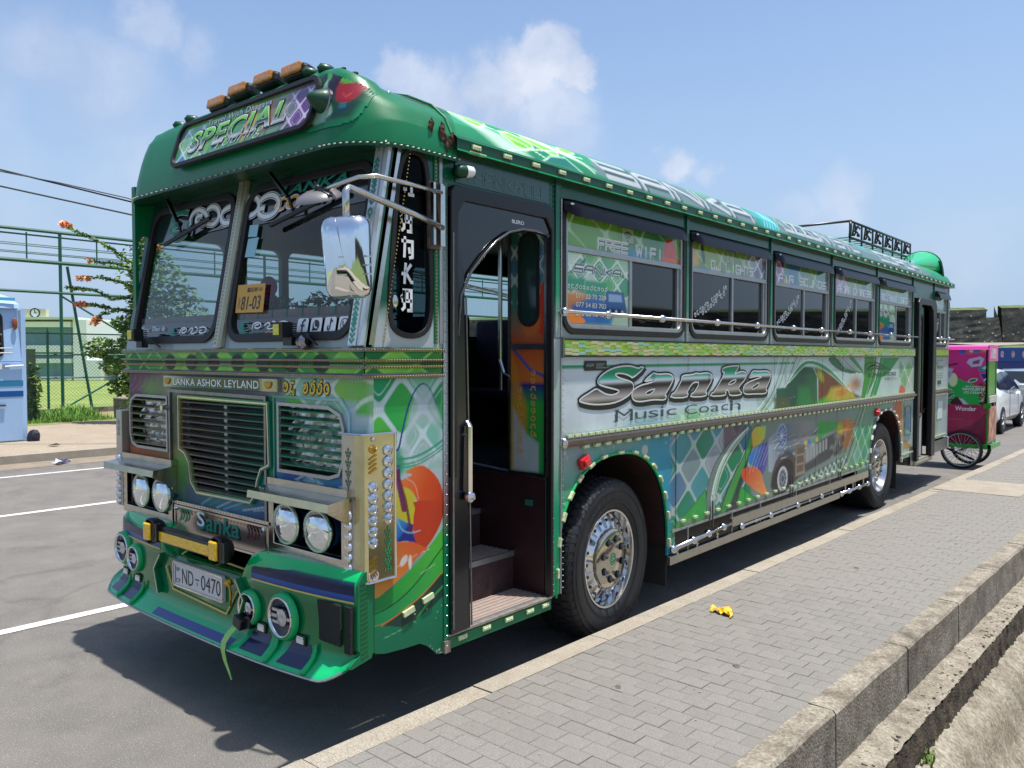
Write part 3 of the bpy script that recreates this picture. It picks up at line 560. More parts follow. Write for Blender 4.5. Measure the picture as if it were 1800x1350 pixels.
# paved footway
strip('footway', ground_mat('joint_sand', '#6a6459', '#857e72', s1=8, s2=120), [(.155, .108), (1.40, .108)], YS)
pav = thing('paving', 'grey concrete block paving laid in rows across the footway', 'paving', (.8, 2, .1))
def paver_mesh():
    mb = MB(); hx, hy, h, c = .0667, .0502, .02, .0025
    mb.add([(-hx, -hy, -h), (hx, -hy, -h), (hx, hy, -h), (-hx, hy, -h), (-hx, -hy, h-c), (hx, -hy, h-c), (hx, hy, h-c), (-hx, hy, h-c), (-hx+c, -hy+c, h), (hx-c, -hy+c, h), (hx-c, hy-c, h), (-hx+c, hy-c, h)],
           [(0, 1, 5, 4), (1, 2, 6, 5), (2, 3, 7, 6), (3, 0, 4, 7), (4, 5, 9, 8), (5, 6, 10, 9), (6, 7, 11, 10), (7, 4, 8, 11), (8, 9, 10, 11)]); return mb
pm = paver_mesh(); pmd = None; far = MB(); cnt = 0
rows = []
for r in range(-6, 250):
    y0 = .25+r*.1015; off = (.067 if r % 2 else 0)
    for c in range(-1, 10):
        cx = .23+c*.1345+off
        lo = max(.162, cx-.0662); hi = min(1.372+.0*y0, cx+.0662)
        if hi-lo < .03: continue
        rows.append((y0, (lo+hi)/2, (hi-lo)/2/.0667))
proto = None
PANG = math.atan(-.03)
for (y0, cx, sx) in rows:
    X = cx+kx(y0); Yp = y0-.03*(cx-.8); z = .112+random.uniform(-.0015, .0018); rx = random.uniform(-.012, .012)*.5; ry = random.uniform(-.008, .008)*.5; rz = PANG+random.uniform(-.01, .01)
    if .15 < y0 and cnt < 300:
        if proto is None: proto = pm.build('paver', paverm, pav); o = proto
        else: o = proto.copy(); COL.objects.link(o)
        o.location = (X, Yp, z); o.rotation_euler = (rx, ry, rz); o.scale = (sx, 1, 1); cnt += 1
    else:
        M = Matrix.LocRotScale(Vector((X, Yp, z)), Euler((rx, ry, rz)), Vector((sx, 1, 1)))
        far.add([M @ Vector(v) for v in pm.v], pm.f)
fo = far.build('paver', paverm, pav, recalc=False); fo['kind'] = 'stuff'
# light slab set in the footway near the rear
g = MB(); g.add([(.30, 8.75, .136), (1.25, 8.75, .136), (1.25, 9.9, .136), (.42, 9.9, .136)], [(0, 1, 2, 3)]); struct(g.build('utility_slab', concrete))
# edging at the drain: stones as parts, worn step and lining
edg = thing('drain_edging', 'weathered concrete edging stones along the open drain', 'edging', (1.5, 3, 0))
y = -3
while y < 34:
    l = 1.12; mb = MB()
    sec = [(1.365, -.05), (1.367, .128), (1.375, .136), (1.49, .136), (1.503, .12), (1.51, -.25)]
    rr = []
    for i in range(6):
        yy = y+.004+(l-.008)*i/5; j = random.uniform(-.004, .004); rr.append([(x+kx(yy)+(j if x > 1.45 else 0), yy, z+(random.uniform(-.003, .002) if z > .1 else 0)) for x, z in sec])
    mb.loft(rr); n = 6; mb.f += [tuple(range(n)), tuple(5*n+i for i in range(n))[::-1]]
    mb.build('edging_stone', concrete_d, edg); y += l
def rough_strip(name, m, sec, y0, y1, step, amp, seed):
    R = random.Random(seed); mb = MB(); rings = []; yy = y0
    ss = []
    for i in range(len(sec)-1):
        a = sec[i]; b = sec[i+1]; n = max(1, int(math.hypot(b[0]-a[0], b[1]-a[1])/step))
        ss += [(a[0]+(b[0]-a[0])*k/n, a[1]+(b[1]-a[1])*k/n) for k in range(n)]
    ss.append(sec[-1])
    while yy < y1:
        rings.append([(x+kx(yy)+R.uniform(-amp, amp), yy, z+R.uniform(-amp, amp)) for x, z in ss]); yy += step
    mb.loft(rings, closed=False); return mb.build(name, m, smooth=True)
struct(rough_strip('drain_step', concrete_d, [(1.508, -.14), (1.62, -.15), (1.66, -.16)], -2, 9, .03, .004, 1))
struct(rough_strip('drain_wall', mortar_d, [(1.66, -.16), (1.685, -.32), (1.69, -.42)], -2, 9, .03, .008, 2))
strip('drain_slab', concrete_d, [(1.508, -.145), (1.66, -.165), (1.69, -.42)], [9, 14, 24, 40])
lin_ = [(1.68, -.31), (1.80, -.40), (1.83, -.47), (1.89, -.62), (1.99, -.73), (2.2, -.81)]
struct(rough_strip('drain_lining', ground_mat('stained_concrete', '#6e6655', '#979080', s1=7, s2=45, stain=.5, bump=.6), lin_, -2, 12, .04, .004, 3))
struct(rough_strip('drain_bed', sandm, [(2.12, -.80), (3.4, -.84), (3.6, -.84)], -3, 20, .09, .01, 5))
strip('drain_lining_far', concrete_d, lin_, [12, 20, 40]); strip('drain_bed_far', sandm, [(2.1, -.82), (3.6, -.84)], [20, 40])
# far side of the drain, grass bank with the rampart beyond (seen in the windows' reflections)
strip('drain_far_wall', concrete_d, [(3.5, -.84), (3.6, .13), (3.9, .14)], [-70, -10, 0, 20, 60]); strip('riverside_path', pave_far, [(3.9, .14), (13, .2)], [-70, -10, 0, 20, 60])
strip('grass_bank', grassm, [(13, .2), (26, 1.2), (44, 3.2), (52, 3.3)], [-70, -40, -14, -2, 8, 20, 40, 60])
g = MB(); g.box(1.6, 3.55, -6, .0, -.3, .125); struct(g.build('drain_cover_slab', concrete))
# chunks of mortar on the step, moss, wrapper
mb = MB(); R = random.Random(3)
for i in range(420):
    yy = R.uniform(-.5, 8); x = 1.52+R.random()**1.5*.13; r = R.uniform(.004, .013); 
    mb.sph((x+kx(yy), yy, -.148+r*.3), r, 5, 3, (1, R.uniform(.6, 1.5), .6))
stuff(mb.build('mortar_crumbs', concrete_d))
def tuft(mb, c, n, h, spread, R):
    for i in range(n):
        a = R.uniform(0, 6.28); r = R.random()*spread; x = c[0]+r*math.cos(a); y_ = c[1]+r*math.sin(a)*1.6; hh = h*R.uniform(.4, 1); w = R.uniform(.003, .007)*max(1, h*4); b = R.uniform(0, 6.28); lx = math.cos(b)*hh*.45; ly = math.sin(b)*hh*.45; px = -math.sin(b)*w; py = math.cos(b)*w
        mb.add([(x-px, y_-py, c[2]), (x+px, y_+py, c[2]), (x+lx*.5+px, y_+ly*.5+py, c[2]+hh*.65), (x+lx*.5-px, y_+ly*.5-py, c[2]+hh*.65), (x+lx, y_+ly, c[2]+hh)], [(0, 1, 2, 3), (3, 2, 4)])
mb = MB(); tuft(mb, (1.73, 2.25, -.36), 160, .09, .07, R); tuft(mb, (1.71, 2.5, -.33), 70, .07, .05, R)
o = mb.build('drain_weed', mat('weed_green', '#5d7d2a', .8, noise=.3, nscale=30)); tag(o, 'small green weed growing from the dark drain wall', 'weed')
mb = MB(); R = random.Random(11)
gx, gy = 8, 6; base = []
for i in range(gx):
    for j in range(gy):
        u = i/(gx-1); v = j/(gy-1); base.append((.42+u*.16+R.uniform(-.012, .012), 2.40+v*.10+R.uniform(-.012, .012)+.05*math.sin(u*3), .135+R.uniform(0, .035)))
mb.add(base, [(i*gy+j, (i+1)*gy+j, (i+1)*gy+j+1, i*gy+j+1) for i in range(gx-1) for j in range(gy-1) if not (i > 4 and j > 3) and not (i < 2 and j < 2)])
o = mb.build('wrapper', mat('yellow_wrapper', '#e8cf2a', .4, noise=.2, nscale=12, col2='#c98a2c')); tag(o, 'crumpled yellow wrapper lying on the block paving', 'litter')
# small stones and leaves scattered on paving
mb = MB(); R = random.Random(5)
for i in range(260):
    yy = R.uniform(0, 9); x = R.uniform(.2, 1.35)+kx(yy); r = R.uniform(.002, .006); mb.sph((x, yy, .134), r, 5, 3, (1, 1, .6))
stuff(mb.build('grit', mat('grit', '#9a9288', .9)))
mb = MB()
for x, yy in ((.62, 1.05), (.95, 1.7), (.8, 4.2)):
    p = ell(x, yy, .03, .014, 10, R.uniform(0, 3)); mb.add([(a, b, .1345+.004*math.sin(i)) for i, (a, b) in enumerate(p)], [tuple(range(10))])
stuff(mb.build('dry_leaves', mat('dry_leaf', '#5a5248', .8)))
# ---------------------------------------------------------------- left side: kerb, footway
LX = -12.25
strip('far_kerb', concrete, [(LX, 0), (LX-.01, .14), (LX-.2, .15), (LX-.22, .0)], [-40, -10, 0, 10, 40, 80])
strip('far_gutter', ground_mat('gutter_dust', '#8a7d6c', '#756c60', s1=3, s2=60), [(LX+.75, .004), (LX, .006)], [-40, -10, 0, 10, 40, 80])
strip('far_footway', pave_far, [(LX-.2, .145), (-18.4, .15)], [-40, -10, 0, 10, 40, 80])
strip('verge', ground_mat('dry_verge', '#8a7f5c', '#6d7a3c', s1=1.5, s2=40), [(-18.35, .155), (-22.6, .16), (-26, 0)], [-40, -10, 0, 10, 40, 80])
mb = MB(); R = random.Random(9)
for i in range(2600):
    yy = R.uniform(3.4, 7.0); x = R.uniform(-21.6, -18.6); h = .36*(1-abs((x+20.3)/2.2)**2)*(.45+.55*abs(math.sin(yy*1.9+x)))
    if h < .03: continue
    tuft(mb, (x, yy, .14), 5, h*R.uniform(.5, 1.3), .12, R)
stuff(mb.build('verge_grass', mat('verge_grass', '#4f7a2a', .8, noise=.35, nscale=8, col2='#6f9a3a')))
# hedge of creeping plants: leaf clumps
def leafcloud(mb, c, rad, n, size, R, flat=.7):
    for i in range(n):
        while True:
            v = Vector((R.uniform(-1, 1), R.uniform(-1, 1), R.uniform(-1, 1)))
            if v.length < 1: break
        p = Vector(c)+Vector((v.x*rad[0], v.y*rad[1], v.z*rad[2])); a = Vector((R.uniform(-1, 1), R.uniform(-1, 1), R.uniform(-.6, .6))).normalized(); b = a.cross(Vector((R.uniform(-1, 1), R.uniform(-1, 1), 1))).normalized(); s_ = size*R.uniform(.5, 1.3)
        mb.add([p-a*s_, p+b*s_*.45, p+a*s_, p-b*s_*.45], [(0, 1, 2, 3)])
leafm = mat('leaf_green', '#4c7030', .6, noise=.4, nscale=2.5, col2='#7a9a4a')
leafd = mat('leaf_dark', '#2f5026', .6, noise=.35, nscale=2, col2='#4a6a30')
flowm = mat('orange_flower', '#ee8048', .6, noise=.25, nscale=9, col2='#f8b890')
bark = mat('bark', '#5a4a3a', .9, noise=.3, nscale=12, bump=.6)
bush = thing('bougainvillea', 'tall straggling bougainvillea with orange flower sprays beside the green fence', 'shrub', (-17.1, 6.85, .12))
R = random.Random(21)
trunk = MB(); trunk.tube([(-17.15, 6.85, .1), (-17.1, 6.9, 1.2), (-17.0, 6.95, 2.6), (-17.0, 6.95, 4.2)], [.11, .09, .06, .02], 8); trunk.tube([(-17.1, 6.9, .1), (-16.9, 7.05, 1.5), (-16.8, 7.1, 3.4)], [.09, .06, .02], 7); trunk.tube([(-17.2, 6.8, .1), (-17.35, 6.7, 1.2), (-17.3, 6.75, 2.8)], [.07, .05, .02], 7)
trunk.build('trunk', bark, bush)
fol = MB()
for z in np.arange(.5, 4.6, .12):
    w = .42+.25*math.sin(z*2.1)+.15*math.sin(z*5); leafcloud(fol, (-16.95+R.uniform(-.15, .1), 6.95+R.uniform(-.1, .15), z), (w, w, .2), int(95*(1.05-z/7)), .085, R)
for c, rad, n in [((-17.7, 6.3, 2.05), (.55, .5, .22), 260), ((-17.5, 6.5, 1.55), (.5, .45, .25), 220), ((-17.45, 6.55, 1.05), (.35, .3, .25), 160), ((-17.9, 6.15, 1.85), (.3, .3, .1), 80), ((-17.3, 6.7, 2.6), (.4, .4, .2), 150), ((-16.6, 7.2, 3.2), (.7, .7, 1.2), 900), ((-16.2, 7.5, 2.0), (.8, .8, 1.6), 1200), ((-17.0, 6.9, 3.3), (.32, .3, .5), 330), ((-16.95, 6.95, 4.1), (.28, .28, .35), 170), ((-17.15, 6.8, 2.3), (.4, .35, .4), 300), ((-17.1, 6.85, 1.3), (.38, .35, .6), 330), ((-17.0, 6.9, .5), (.3, .3, .35), 120)]: leafcloud(fol, c, rad, int(n*1.3), .085, R)
stf = fol.build('foliage', leafm, bush, recalc=False); stf['kind'] = 'stuff'
def spray(pts, tipn, green=False, rad=.05):
    b = MB(); P = [Vector(p) for p in pts]; b.tube(P, [.012]*len(P), 5); o_ = b.build('branch', bark, bush)
    lv = MB()
    for i in range(len(P)-1):
        n = int((P[i+1]-P[i]).length/.035)
        for k in range(n): leafcloud(lv, P[i].lerp(P[i+1], k/n), (rad, rad, rad), 6, .06, R)
    l_ = lv.build('leaves', leafm, o_, recalc=False); l_['kind'] = 'stuff'
    if tipn:
        fl = MB()
        for k in range(tipn): leafcloud(fl, P[-1].lerp(P[-2], k/tipn*.55), (.11, .11, .08), 26, .06, R)
        f_ = fl.build('flower_spray', flowm, o_, recalc=False); f_['kind'] = 'stuff'
b0 = (-17.05, 6.9, 3.3)
spray([(-17.05, 6.9, 3.9), (-17.55, 6.48, 4.4), (-17.9, 6.2, 4.66), (-18.3, 5.85, 4.9), (-18.5, 5.7, 5.05)], 7)
spray([(-17.05, 6.9, 3.8), (-17.05, 6.9, 4.4), (-17.07, 6.89, 4.75)], 2)
spray([b0, (-17.3, 6.7, 4.02), (-17.75, 6.3, 4.1), (-18.0, 6.1, 4.15)], 1)
spray([b0, (-17.4, 6.6, 3.62), (-17.8, 6.25, 3.75), (-18.2, 5.93, 3.7)], 3)
spray([b0, (-17.6, 6.45, 3.2), (-17.9, 6.2, 3.42), (-18.5, 5.7, 3.5)], 0)
spray([(-17.05, 6.9, 2.9), (-17.5, 6.5, 2.95), (-17.9, 6.2, 3.05), (-18.26, 5.88, 3.08)], 4)
spray([(-17.05, 6.9, 2.8), (-17.45, 6.55, 2.95), (-17.75, 6.3, 2.85), (-17.95, 6.15, 2.62)], 4)
spray([(-17.05, 6.9, 3.6), (-16.8, 7.1, 4.1), (-16.7, 7.2, 4.45)], 2)
spray([(-16.9, 7, 3.2), (-16.9, 7.0, 3.7), (-16.85, 7.05, 4.0)], 2)
for c in ((-17.2, 6.75, 3.4), (-16.85, 7.05, 3.05), (-17.3, 6.65, 2.3), (-17.0, 6.9, 3.7), (-16.9, 7, 1.9), (-17.05, 6.9, 4.3), (-17.3, 6.7, 2.75)):
    f_ = MB(); leafcloud(f_, c, (.09, .09, .07), 60, .04, R); x_ = f_.build('flower_spray', flowm, bush, recalc=False); x_['kind'] = 'stuff'
# second smaller ivy post by the light blue bus
ivy = thing('ivy_post', 'concrete fence post wrapped in creeper beside the light blue bus', 'post', (-19.3, 5.1, .1))
mb = MB(); mb.box(-19.42, -19.17, 5.0, 5.25, .1, 1.98); mb.build('post', mat('mossy_post', '#3c5240', .9, noise=.3, nscale=6), ivy, bevel=.01)
mb = MB(); leafcloud(mb, (-19.25, 5.2, .9), (.18, .2, .85), 420, .07, R); x_ = mb.build('creeper', leafm, ivy, recalc=False); x_['kind'] = 'stuff'
mb = MB(); leafcloud(mb, (-19.3, 5.0, 2.02), (.1, .1, .07), 60, .035, R); x_ = mb.build('flower', mat('pink_flower', '#c8405a', .6), ivy, recalc=False); x_['kind'] = 'stuff'
# ---------------------------------------------------------------- fence
fgr = mat('fence_green', '#1f5c4a', .45, noise=.15, nscale=8)
FX = -21.9
fence = thing('chain_link_fence', 'green chain link fence along the playing field', 'fence', (FX, 6, .1))
for k, yy in enumerate(np.arange(-9, 34, 3.1)):
    mb = MB(); mb.tube([(FX, yy, .1), (FX, yy, 2.5)], .035, 6); mb.build('post', fgr, fence)
for z in (.28, 1.18, 1.84, 2.44):
    mb = MB(); mb.tube([(FX, -9, z), (FX, 34, z)], .022, 5); mb.build('rail', fgr, fence)
mb = MB(); w = .0045
for i in range(-30, 430):
    for s_ in (1, -1):
        y0 = -9+i*.1; a = [y0, .3]; b = [y0+s_*2.1, 2.4]
        if min(a[0], b[0]) < -9 or max(a[0], b[0]) > 34: continue
        mb.add([(FX, a[0]-w, a[1]), (FX, a[0]+w, a[1]), (FX, b[0]+w, b[1]), (FX, b[0]-w, b[1]), (FX+.005, a[0], a[1]), (FX+.005, b[0], b[1])], [(0, 1, 2, 3), (0, 3, 5, 4), (1, 4, 5, 2)])
x_ = mb.build('mesh_wire', mat('fence_wire', '#3f7a5c', .5), fence, recalc=False); x_['kind'] = 'stuff'
mb = MB(); mb.box(FX-.12, FX+.12, -9, 34, .0, .3); mb.build('plinth', concrete_d, fence)
# ---------------------------------------------------------------- steel gantry
GX = -21.7
gan = thing('steel_gantry', 'tall green steel walkway frame with handrails above the fence', 'gantry', (GX, 8, .1))
for z, r in ((5.27, .05), (4.42, .06), (3.58, .045)):
    mb = MB(); mb.tube([(GX, -8, z), (GX, 31, z)], r, 6); mb.build('beam', fgr, gan)
for z in (5.13, 4.88, 4.83, 4.66, 4.62):
    mb = MB(); mb.tube([(GX, -8, z), (GX, 31, z)], .014 if z < 5 else .025, 5); mb.build('handrail', fgr, gan)
for i, yy in enumerate(np.arange(-6.3, 31, 2.62*2.5)):
    mb = MB(); mb.tube([(GX, yy, .1), (GX, yy, 5.27)], .045, 6); mb.build('post', fgr, gan)
    mb = MB(); mb.tube([(GX-.2, yy+.9, .1), (GX-.1, yy+.22, 4.35)], .04, 6); mb.build('raking_leg', fgr, gan)
    mb = MB(); mb.tube([(GX, yy, 3.5), (GX, yy+4.2, 1.0)], .028, 5); mb.tube([(GX, yy+5.2, 3.2), (GX, yy+.2, .4)], .028, 5); mb.build('cross_brace', fgr, gan)
for yy in np.arange(-7, 31, 1.85):
    mb = MB(); mb.tube([(GX, yy, 4.42), (GX, yy, 5.2)], .022, 5); mb.build('stanchion', fgr, gan)
# ---------------------------------------------------------------- pavilion
pv = thing('pavilion', 'white three storey stadium pavilion with blue glazed bands and a clock', 'building', (-62, 22, 0))
whm = mat('white_render', '#eef2f0', .7, noise=.06); glz = mat('blue_glazing', '#6a8c98', .2, noise=.15, nscale=1)
def pxpt(px, py, Z):
    # point at depth Z along the view of pixel column px (authoring helper for the far pavilion's footprint)
    return None
A = Vector((-68.9, 15.5, 0)); B = Vector((-60.7, 22.4, 0)); dv = (B-A).normalized(); nv = Vector((dv.y, -dv.x, 0))
def pbox(mb, a0, a1, d0, d1, z0, z1):
    c = [A+dv*a0+nv*d0, A+dv*a1+nv*d0, A+dv*a1+nv*d1, A+dv*a0+nv*d1]; mb.add([(p.x, p.y, z0) for p in c]+[(p.x, p.y, z1) for p in c], [(0, 3, 2, 1), (4, 5, 6, 7), (0, 1, 5, 4), (1, 2, 6, 5), (2, 3, 7, 6), (3, 0, 4, 7)])
mb = MB(); pbox(mb, -12, 10.6, -6, -.6, 0, 4.5); mb.build('wall', whm, pv)
for z0, z1 in ((0, .28), (1.28, 1.62), (2.1, 2.6), (3.95, 4.35)): mb = MB(); pbox(mb, -12, 10.4, -.6, .25, z0, z1); mb.build('balcony_band', whm, pv)
mb = MB(); pbox(mb, -12.3, 10.9, -6.3, .6, 4.5, 4.68); mb.build('roof', mat('roof_edge', '#c9d6bc', .7), pv)
for z0, z1 in ((.3, 1.26), (1.64, 2.08), (2.62, 3.93)):
    for a in np.arange(-12, 9.4, 1.85): mb = MB(); pbox(mb, a, a+1.78, -.58, -.35, z0, z1); mb.build('window', glz, pv)
mb = MB(); pbox(mb, 10.6, 11.6, -5, .3, 0, 4.5); pbox(mb, 11.6, 12.6, -4, .3, 0, 1.5); mb.build('end_wall', whm, pv)
mb = MB(); pbox(mb, 6.6, 8.5, -.3, .1, 4.68, 5.3); clk = mb.build('clock_tower', mat('clock_block', '#c8c4a8', .8), pv)
cc_ = A+dv*7.7+nv*.1; mb = MB(); mb.lathe([(0, .03), (.3, .03), (.36, .0)], (cc_.x, cc_.y, 5.0), nv, 20); mb.build('clock_face', wht, clk)
mb = MB(); mb.lathe([(.3, .05), (.37, .05), (.37, 0)], (cc_.x, cc_.y, 5.0), nv, 20); c2 = cc_+nv*.05; mb.bar((c2.x, c2.y, 5.0), (c2.x, c2.y, 5.28), .04); mb.bar((c2.x, c2.y, 5.0), (c2.x+dv.x*.16, c2.y+dv.y*.16, 5.0), .04); mb.build('clock_rim', black_m, clk)
# far trees beyond the field
R = random.Random(4)
for i, (x, yy, h, w) in enumerate([(-59.2, 25.2, 2.3, 1.8), (-57, 28, 2.6, 2.4), (-54, 33, 2.8, 3.0), (-46, 56, 3.6, 4), (-75, 14, 4, 4), (-78, 4, 4.5, 4)]):
    tr = thing('tree', ['low round tree by the pavilion end', 'bushy tree beyond the pavilion', 'broad tree right of the pavilion hidden by the shrub', 'large dark tree far across the field', 'tree left of the pavilion', 'leftmost tree beyond the field'][i], 'tree', (x, yy, 0))
    mb = MB(); mb.tube([(x, yy, 0), (x, yy, h*.6)], [.2, .08], 6); mb.build('trunk', bark, tr)
    mb = MB()
    for k in range(9): leafcloud(mb, (x+R.uniform(-w*.5, w*.5), yy+R.uniform(-w*.5, w*.5), h*R.uniform(.4, .85)), (w*.35, w*.35, h*.22), 330, .16, R)
    x_ = mb.build('crown', leafd, tr, recalc=False); x_['kind'] = 'stuff'
# stone block, black bag, litter
mb = MB(); mb.cbox((-19.0, 7.35, .42), (.22, .2, .3), Euler((.1, .05, .4)).to_matrix()); o = mb.build('stone_block', concrete_d, bevel=.03); tag(o, 'square concrete block standing in the weeds by the fence', 'block')
mb = MB(); mb.sph((-17.9, 8.05, .42), .26, 12, 8, (1, .8, 1)); mb.sph((-17.75, 8.2, .62), .1, 8, 6)
for i, v in enumerate(mb.v): mb.v[i] = tuple(c+random.uniform(-.02, .02) for c in v)
o = mb.build('rubbish_bag', black_g, smooth=True); tag(o, 'black rubbish bag dumped beside the shrub trunk', 'bag')
mb = MB(); mb.sph((-18.3, 7.9, .22), .2, 10, 6, (1.3, .8, .5))
for i, v in enumerate(mb.v): mb.v[i] = tuple(c+random.uniform(-.03, .03) for c in v)
o = mb.build('rubbish_heap', mat('pale_litter', '#9a958c', .8, noise=.3)); tag(o, 'pale heap of litter between the block and the black bag', 'litter')
mb = MB(); R = random.Random(8)
mb.add([(-11.55+R.uniform(-.12, .12), 3.0+R.uniform(-.17, .17), .01+R.uniform(0, .09)) for i in range(12)], [(0, 1, 2), (2, 3, 4), (4, 5, 6), (6, 7, 8), (8, 9, 10), (10, 11, 0), (1, 5, 9), (3, 7, 11)])
o = mb.build('litter', mat('blue_litter', '#4a58a8', .5, col2='#d0d4e8', nscale=9)); tag(o, 'crumpled blue and white litter in the far gutter', 'litter')
# overhead cables
cab = mat('cable', '#1a1a1c', .6)
for i, (a, b) in enumerate([((-15.0, 2.0, 5.55), (-10.4, 6.4, 4.02)), ((-15.0, 1.9, 5.22), (-10.0, 6.6, 3.75))]):
    a = Vector(a); b = Vector(b); a2 = a-(b-a)*2.5; b2 = b+(b-a)*1.1; P = []
    for k in range(25): t = k/24; p = a2.lerp(b2, t); P.append((p.x, p.y, p.z))
    mb = MB(); mb.tube(P, .016, 5)
    if i == 0: mb.tube([(x+.03, y, z+.05*math.sin(k*1.7)) for k, (x, y, z) in enumerate(P)], .01, 4)
    o = mb.build('overhead_cable', cab); tag(o, ['upper twisted overhead cable crossing the sky on the left', 'lower single overhead cable crossing the sky on the left'][i], 'cable')
# ---------------------------------------------------------------- rampart
def stone_mat():
    m = ground_mat('rampart_stone', '#1f1f1f', '#454441', '#8a8880', s1=.6, s2=3.0, stain=.45, bump=.5); t = m.node_tree; lk = t.links.new; p = t.nodes['Principled BSDF']
    tcn = t.nodes['Texture Coordinate']; mp = t.nodes.new('ShaderNodeMapping'); mp.inputs['Scale'].default_value = (.8, .8, 1.5); lk(tcn.outputs['Object'], mp.inputs[0])
    v = t.nodes.new('ShaderNodeTexVoronoi'); v.inputs['Scale'].default_value = 1.1; lk(mp.outputs[0], v.inputs['Vector'])
    sp = t.nodes.new('ShaderNodeSeparateColor'); lk(v.outputs['Color'], sp.inputs[0]); mr = t.nodes.new('ShaderNodeMapRange'); mr.inputs[1].default_value = 0; mr.inputs[2].default_value = 1; mr.inputs[3].default_value = .8; mr.inputs[4].default_value = 1.25; lk(sp.outputs[0], mr.inputs[0])
    hs = t.nodes.new('ShaderNodeHueSaturation'); src = p.inputs['Base Color'].links[0].from_socket; lk(src, hs.inputs['Color']); lk(mr.outputs[0], hs.inputs['Value']); lk(hs.outputs[0], p.inputs['Base Color'])
    return m
rst = stone_mat()
gtop = mat('rampart_turf', '#4c5a28', .9, noise=.2, nscale=1, col2='#5c6a32')
ram = thing('fort_rampart', 'long dark stone fort rampart with turf top and a notched embrasure', 'rampart', (-16, 110, 3))
def wallseg(P, Q, z0, z1, name='wall', nx=60, nz=10, amp=.25, m=rst):
    P = Vector(P); Q = Vector(Q); d = (Q-P); n = Vector((d.y, -d.x)).normalized(); mb = MB(); R = random.Random(int(P.x*7+Q.y)); amp = .1; vs = []
    for i in range(nx+1):
        for j in range(nz+1):
            u = i/nx; v = j/nz; off = -v*1.0+(R.uniform(-amp, amp) if 0 < v < 1 else 0); p = P+d*u+n*off*-1*0+n*(-off if False else off*-1)*0
            q = P+d*u - n*(v*1.2)*(-1)*(-1) + n*(R.uniform(-amp, amp)*.5 if 0 < v < 1 else 0); vs.append((q.x, q.y, z0+(z1-z0)*v))
    mb.add(vs, [(i*(nz+1)+j, (i+1)*(nz+1)+j, (i+1)*(nz+1)+j+1, i*(nz+1)+j+1) for i in range(nx) for j in range(nz)]); return mb.build(name, m, ram)
# run: beyond the field, behind the cart, then round to the right of the drain; a notch is cut in the parapet
seg = [((-90, 90), (-16.95, 111.5), 3.2, 7.6), ((-16.95, 111.5), (-15.4, 112.5), 3.2, 6.6), ((-15.4, 112.5), (8, 121), 3.2, 7.8), ((8, 121), (48, 92), 3.2, 7.6), ((48, 92), (54, 20), 3.2, 7.8), ((54, 20), (50, -60), 3.2, 7.8)]
for a, b, z0, z1 in seg: wallseg(a, b, z0, z1, nx=max(4, int((Vector(b)-Vector(a)).length/1.2)))
chk = mat('paler_stone', '#6a6258', .9, noise=.3, nscale=1)
for a, b, z0, z1 in seg:
    P = Vector(a); Q = Vector(b); n = Vector(((Q-P).y, -(Q-P).x)).normalized(); P1 = P-n*1.2; Q1 = Q-n*1.2; P2 = P-n*3.4; Q2 = Q-n*3.4; h = .42 if z1 > 7 else .15; mb = MB()
    mb.add([(P1.x, P1.y, z1), (Q1.x, Q1.y, z1), (Q2.x, Q2.y, z1+h), (P2.x, P2.y, z1+h), (P2.x, P2.y, 3), (Q2.x, Q2.y, 3)], [(0, 1, 2, 3), (2, 3, 4, 5)]); mb.build('turf_top', gtop, ram)
    if z1 < 7:
        for c, zt, sg in ((P1, 7.6, -1), (Q1, 7.8, 1)):
            e = c-n*2.2+(Q-P).normalized()*sg*.35; mb = MB(); mb.add([(c.x, c.y, 6.4), (e.x, e.y, 6.4), (e.x, e.y, zt+.42), (c.x-.5*sg, c.y, zt)], [(0, 1, 2, 3)]); mb.build('embrasure_cheek', chk, ram)
g = MB(); g.loft([[(x, yy, z) for x in (-90, -40, -10, 10, 48)] for yy, z in ((40, 0), (70, .6), (98, 2.9), (124, 3.4))], closed=False); struct(g.build('far_bank', grassm))
g = MB(); g.loft([[(x, yy, 0.008) for x in (.6, 3.5)] for yy in (20, 90)], closed=False); struct(g.build('far_verge', pave_far))
mb = MB(); mb.add([(-19.5, 100, 3.32), (-8.5, 104, 3.32), (-14, 96, 2.9)], [(0, 1, 2)]); struct(mb.build('sloping_path', mat('path_stone', '#8a8278', .9)))
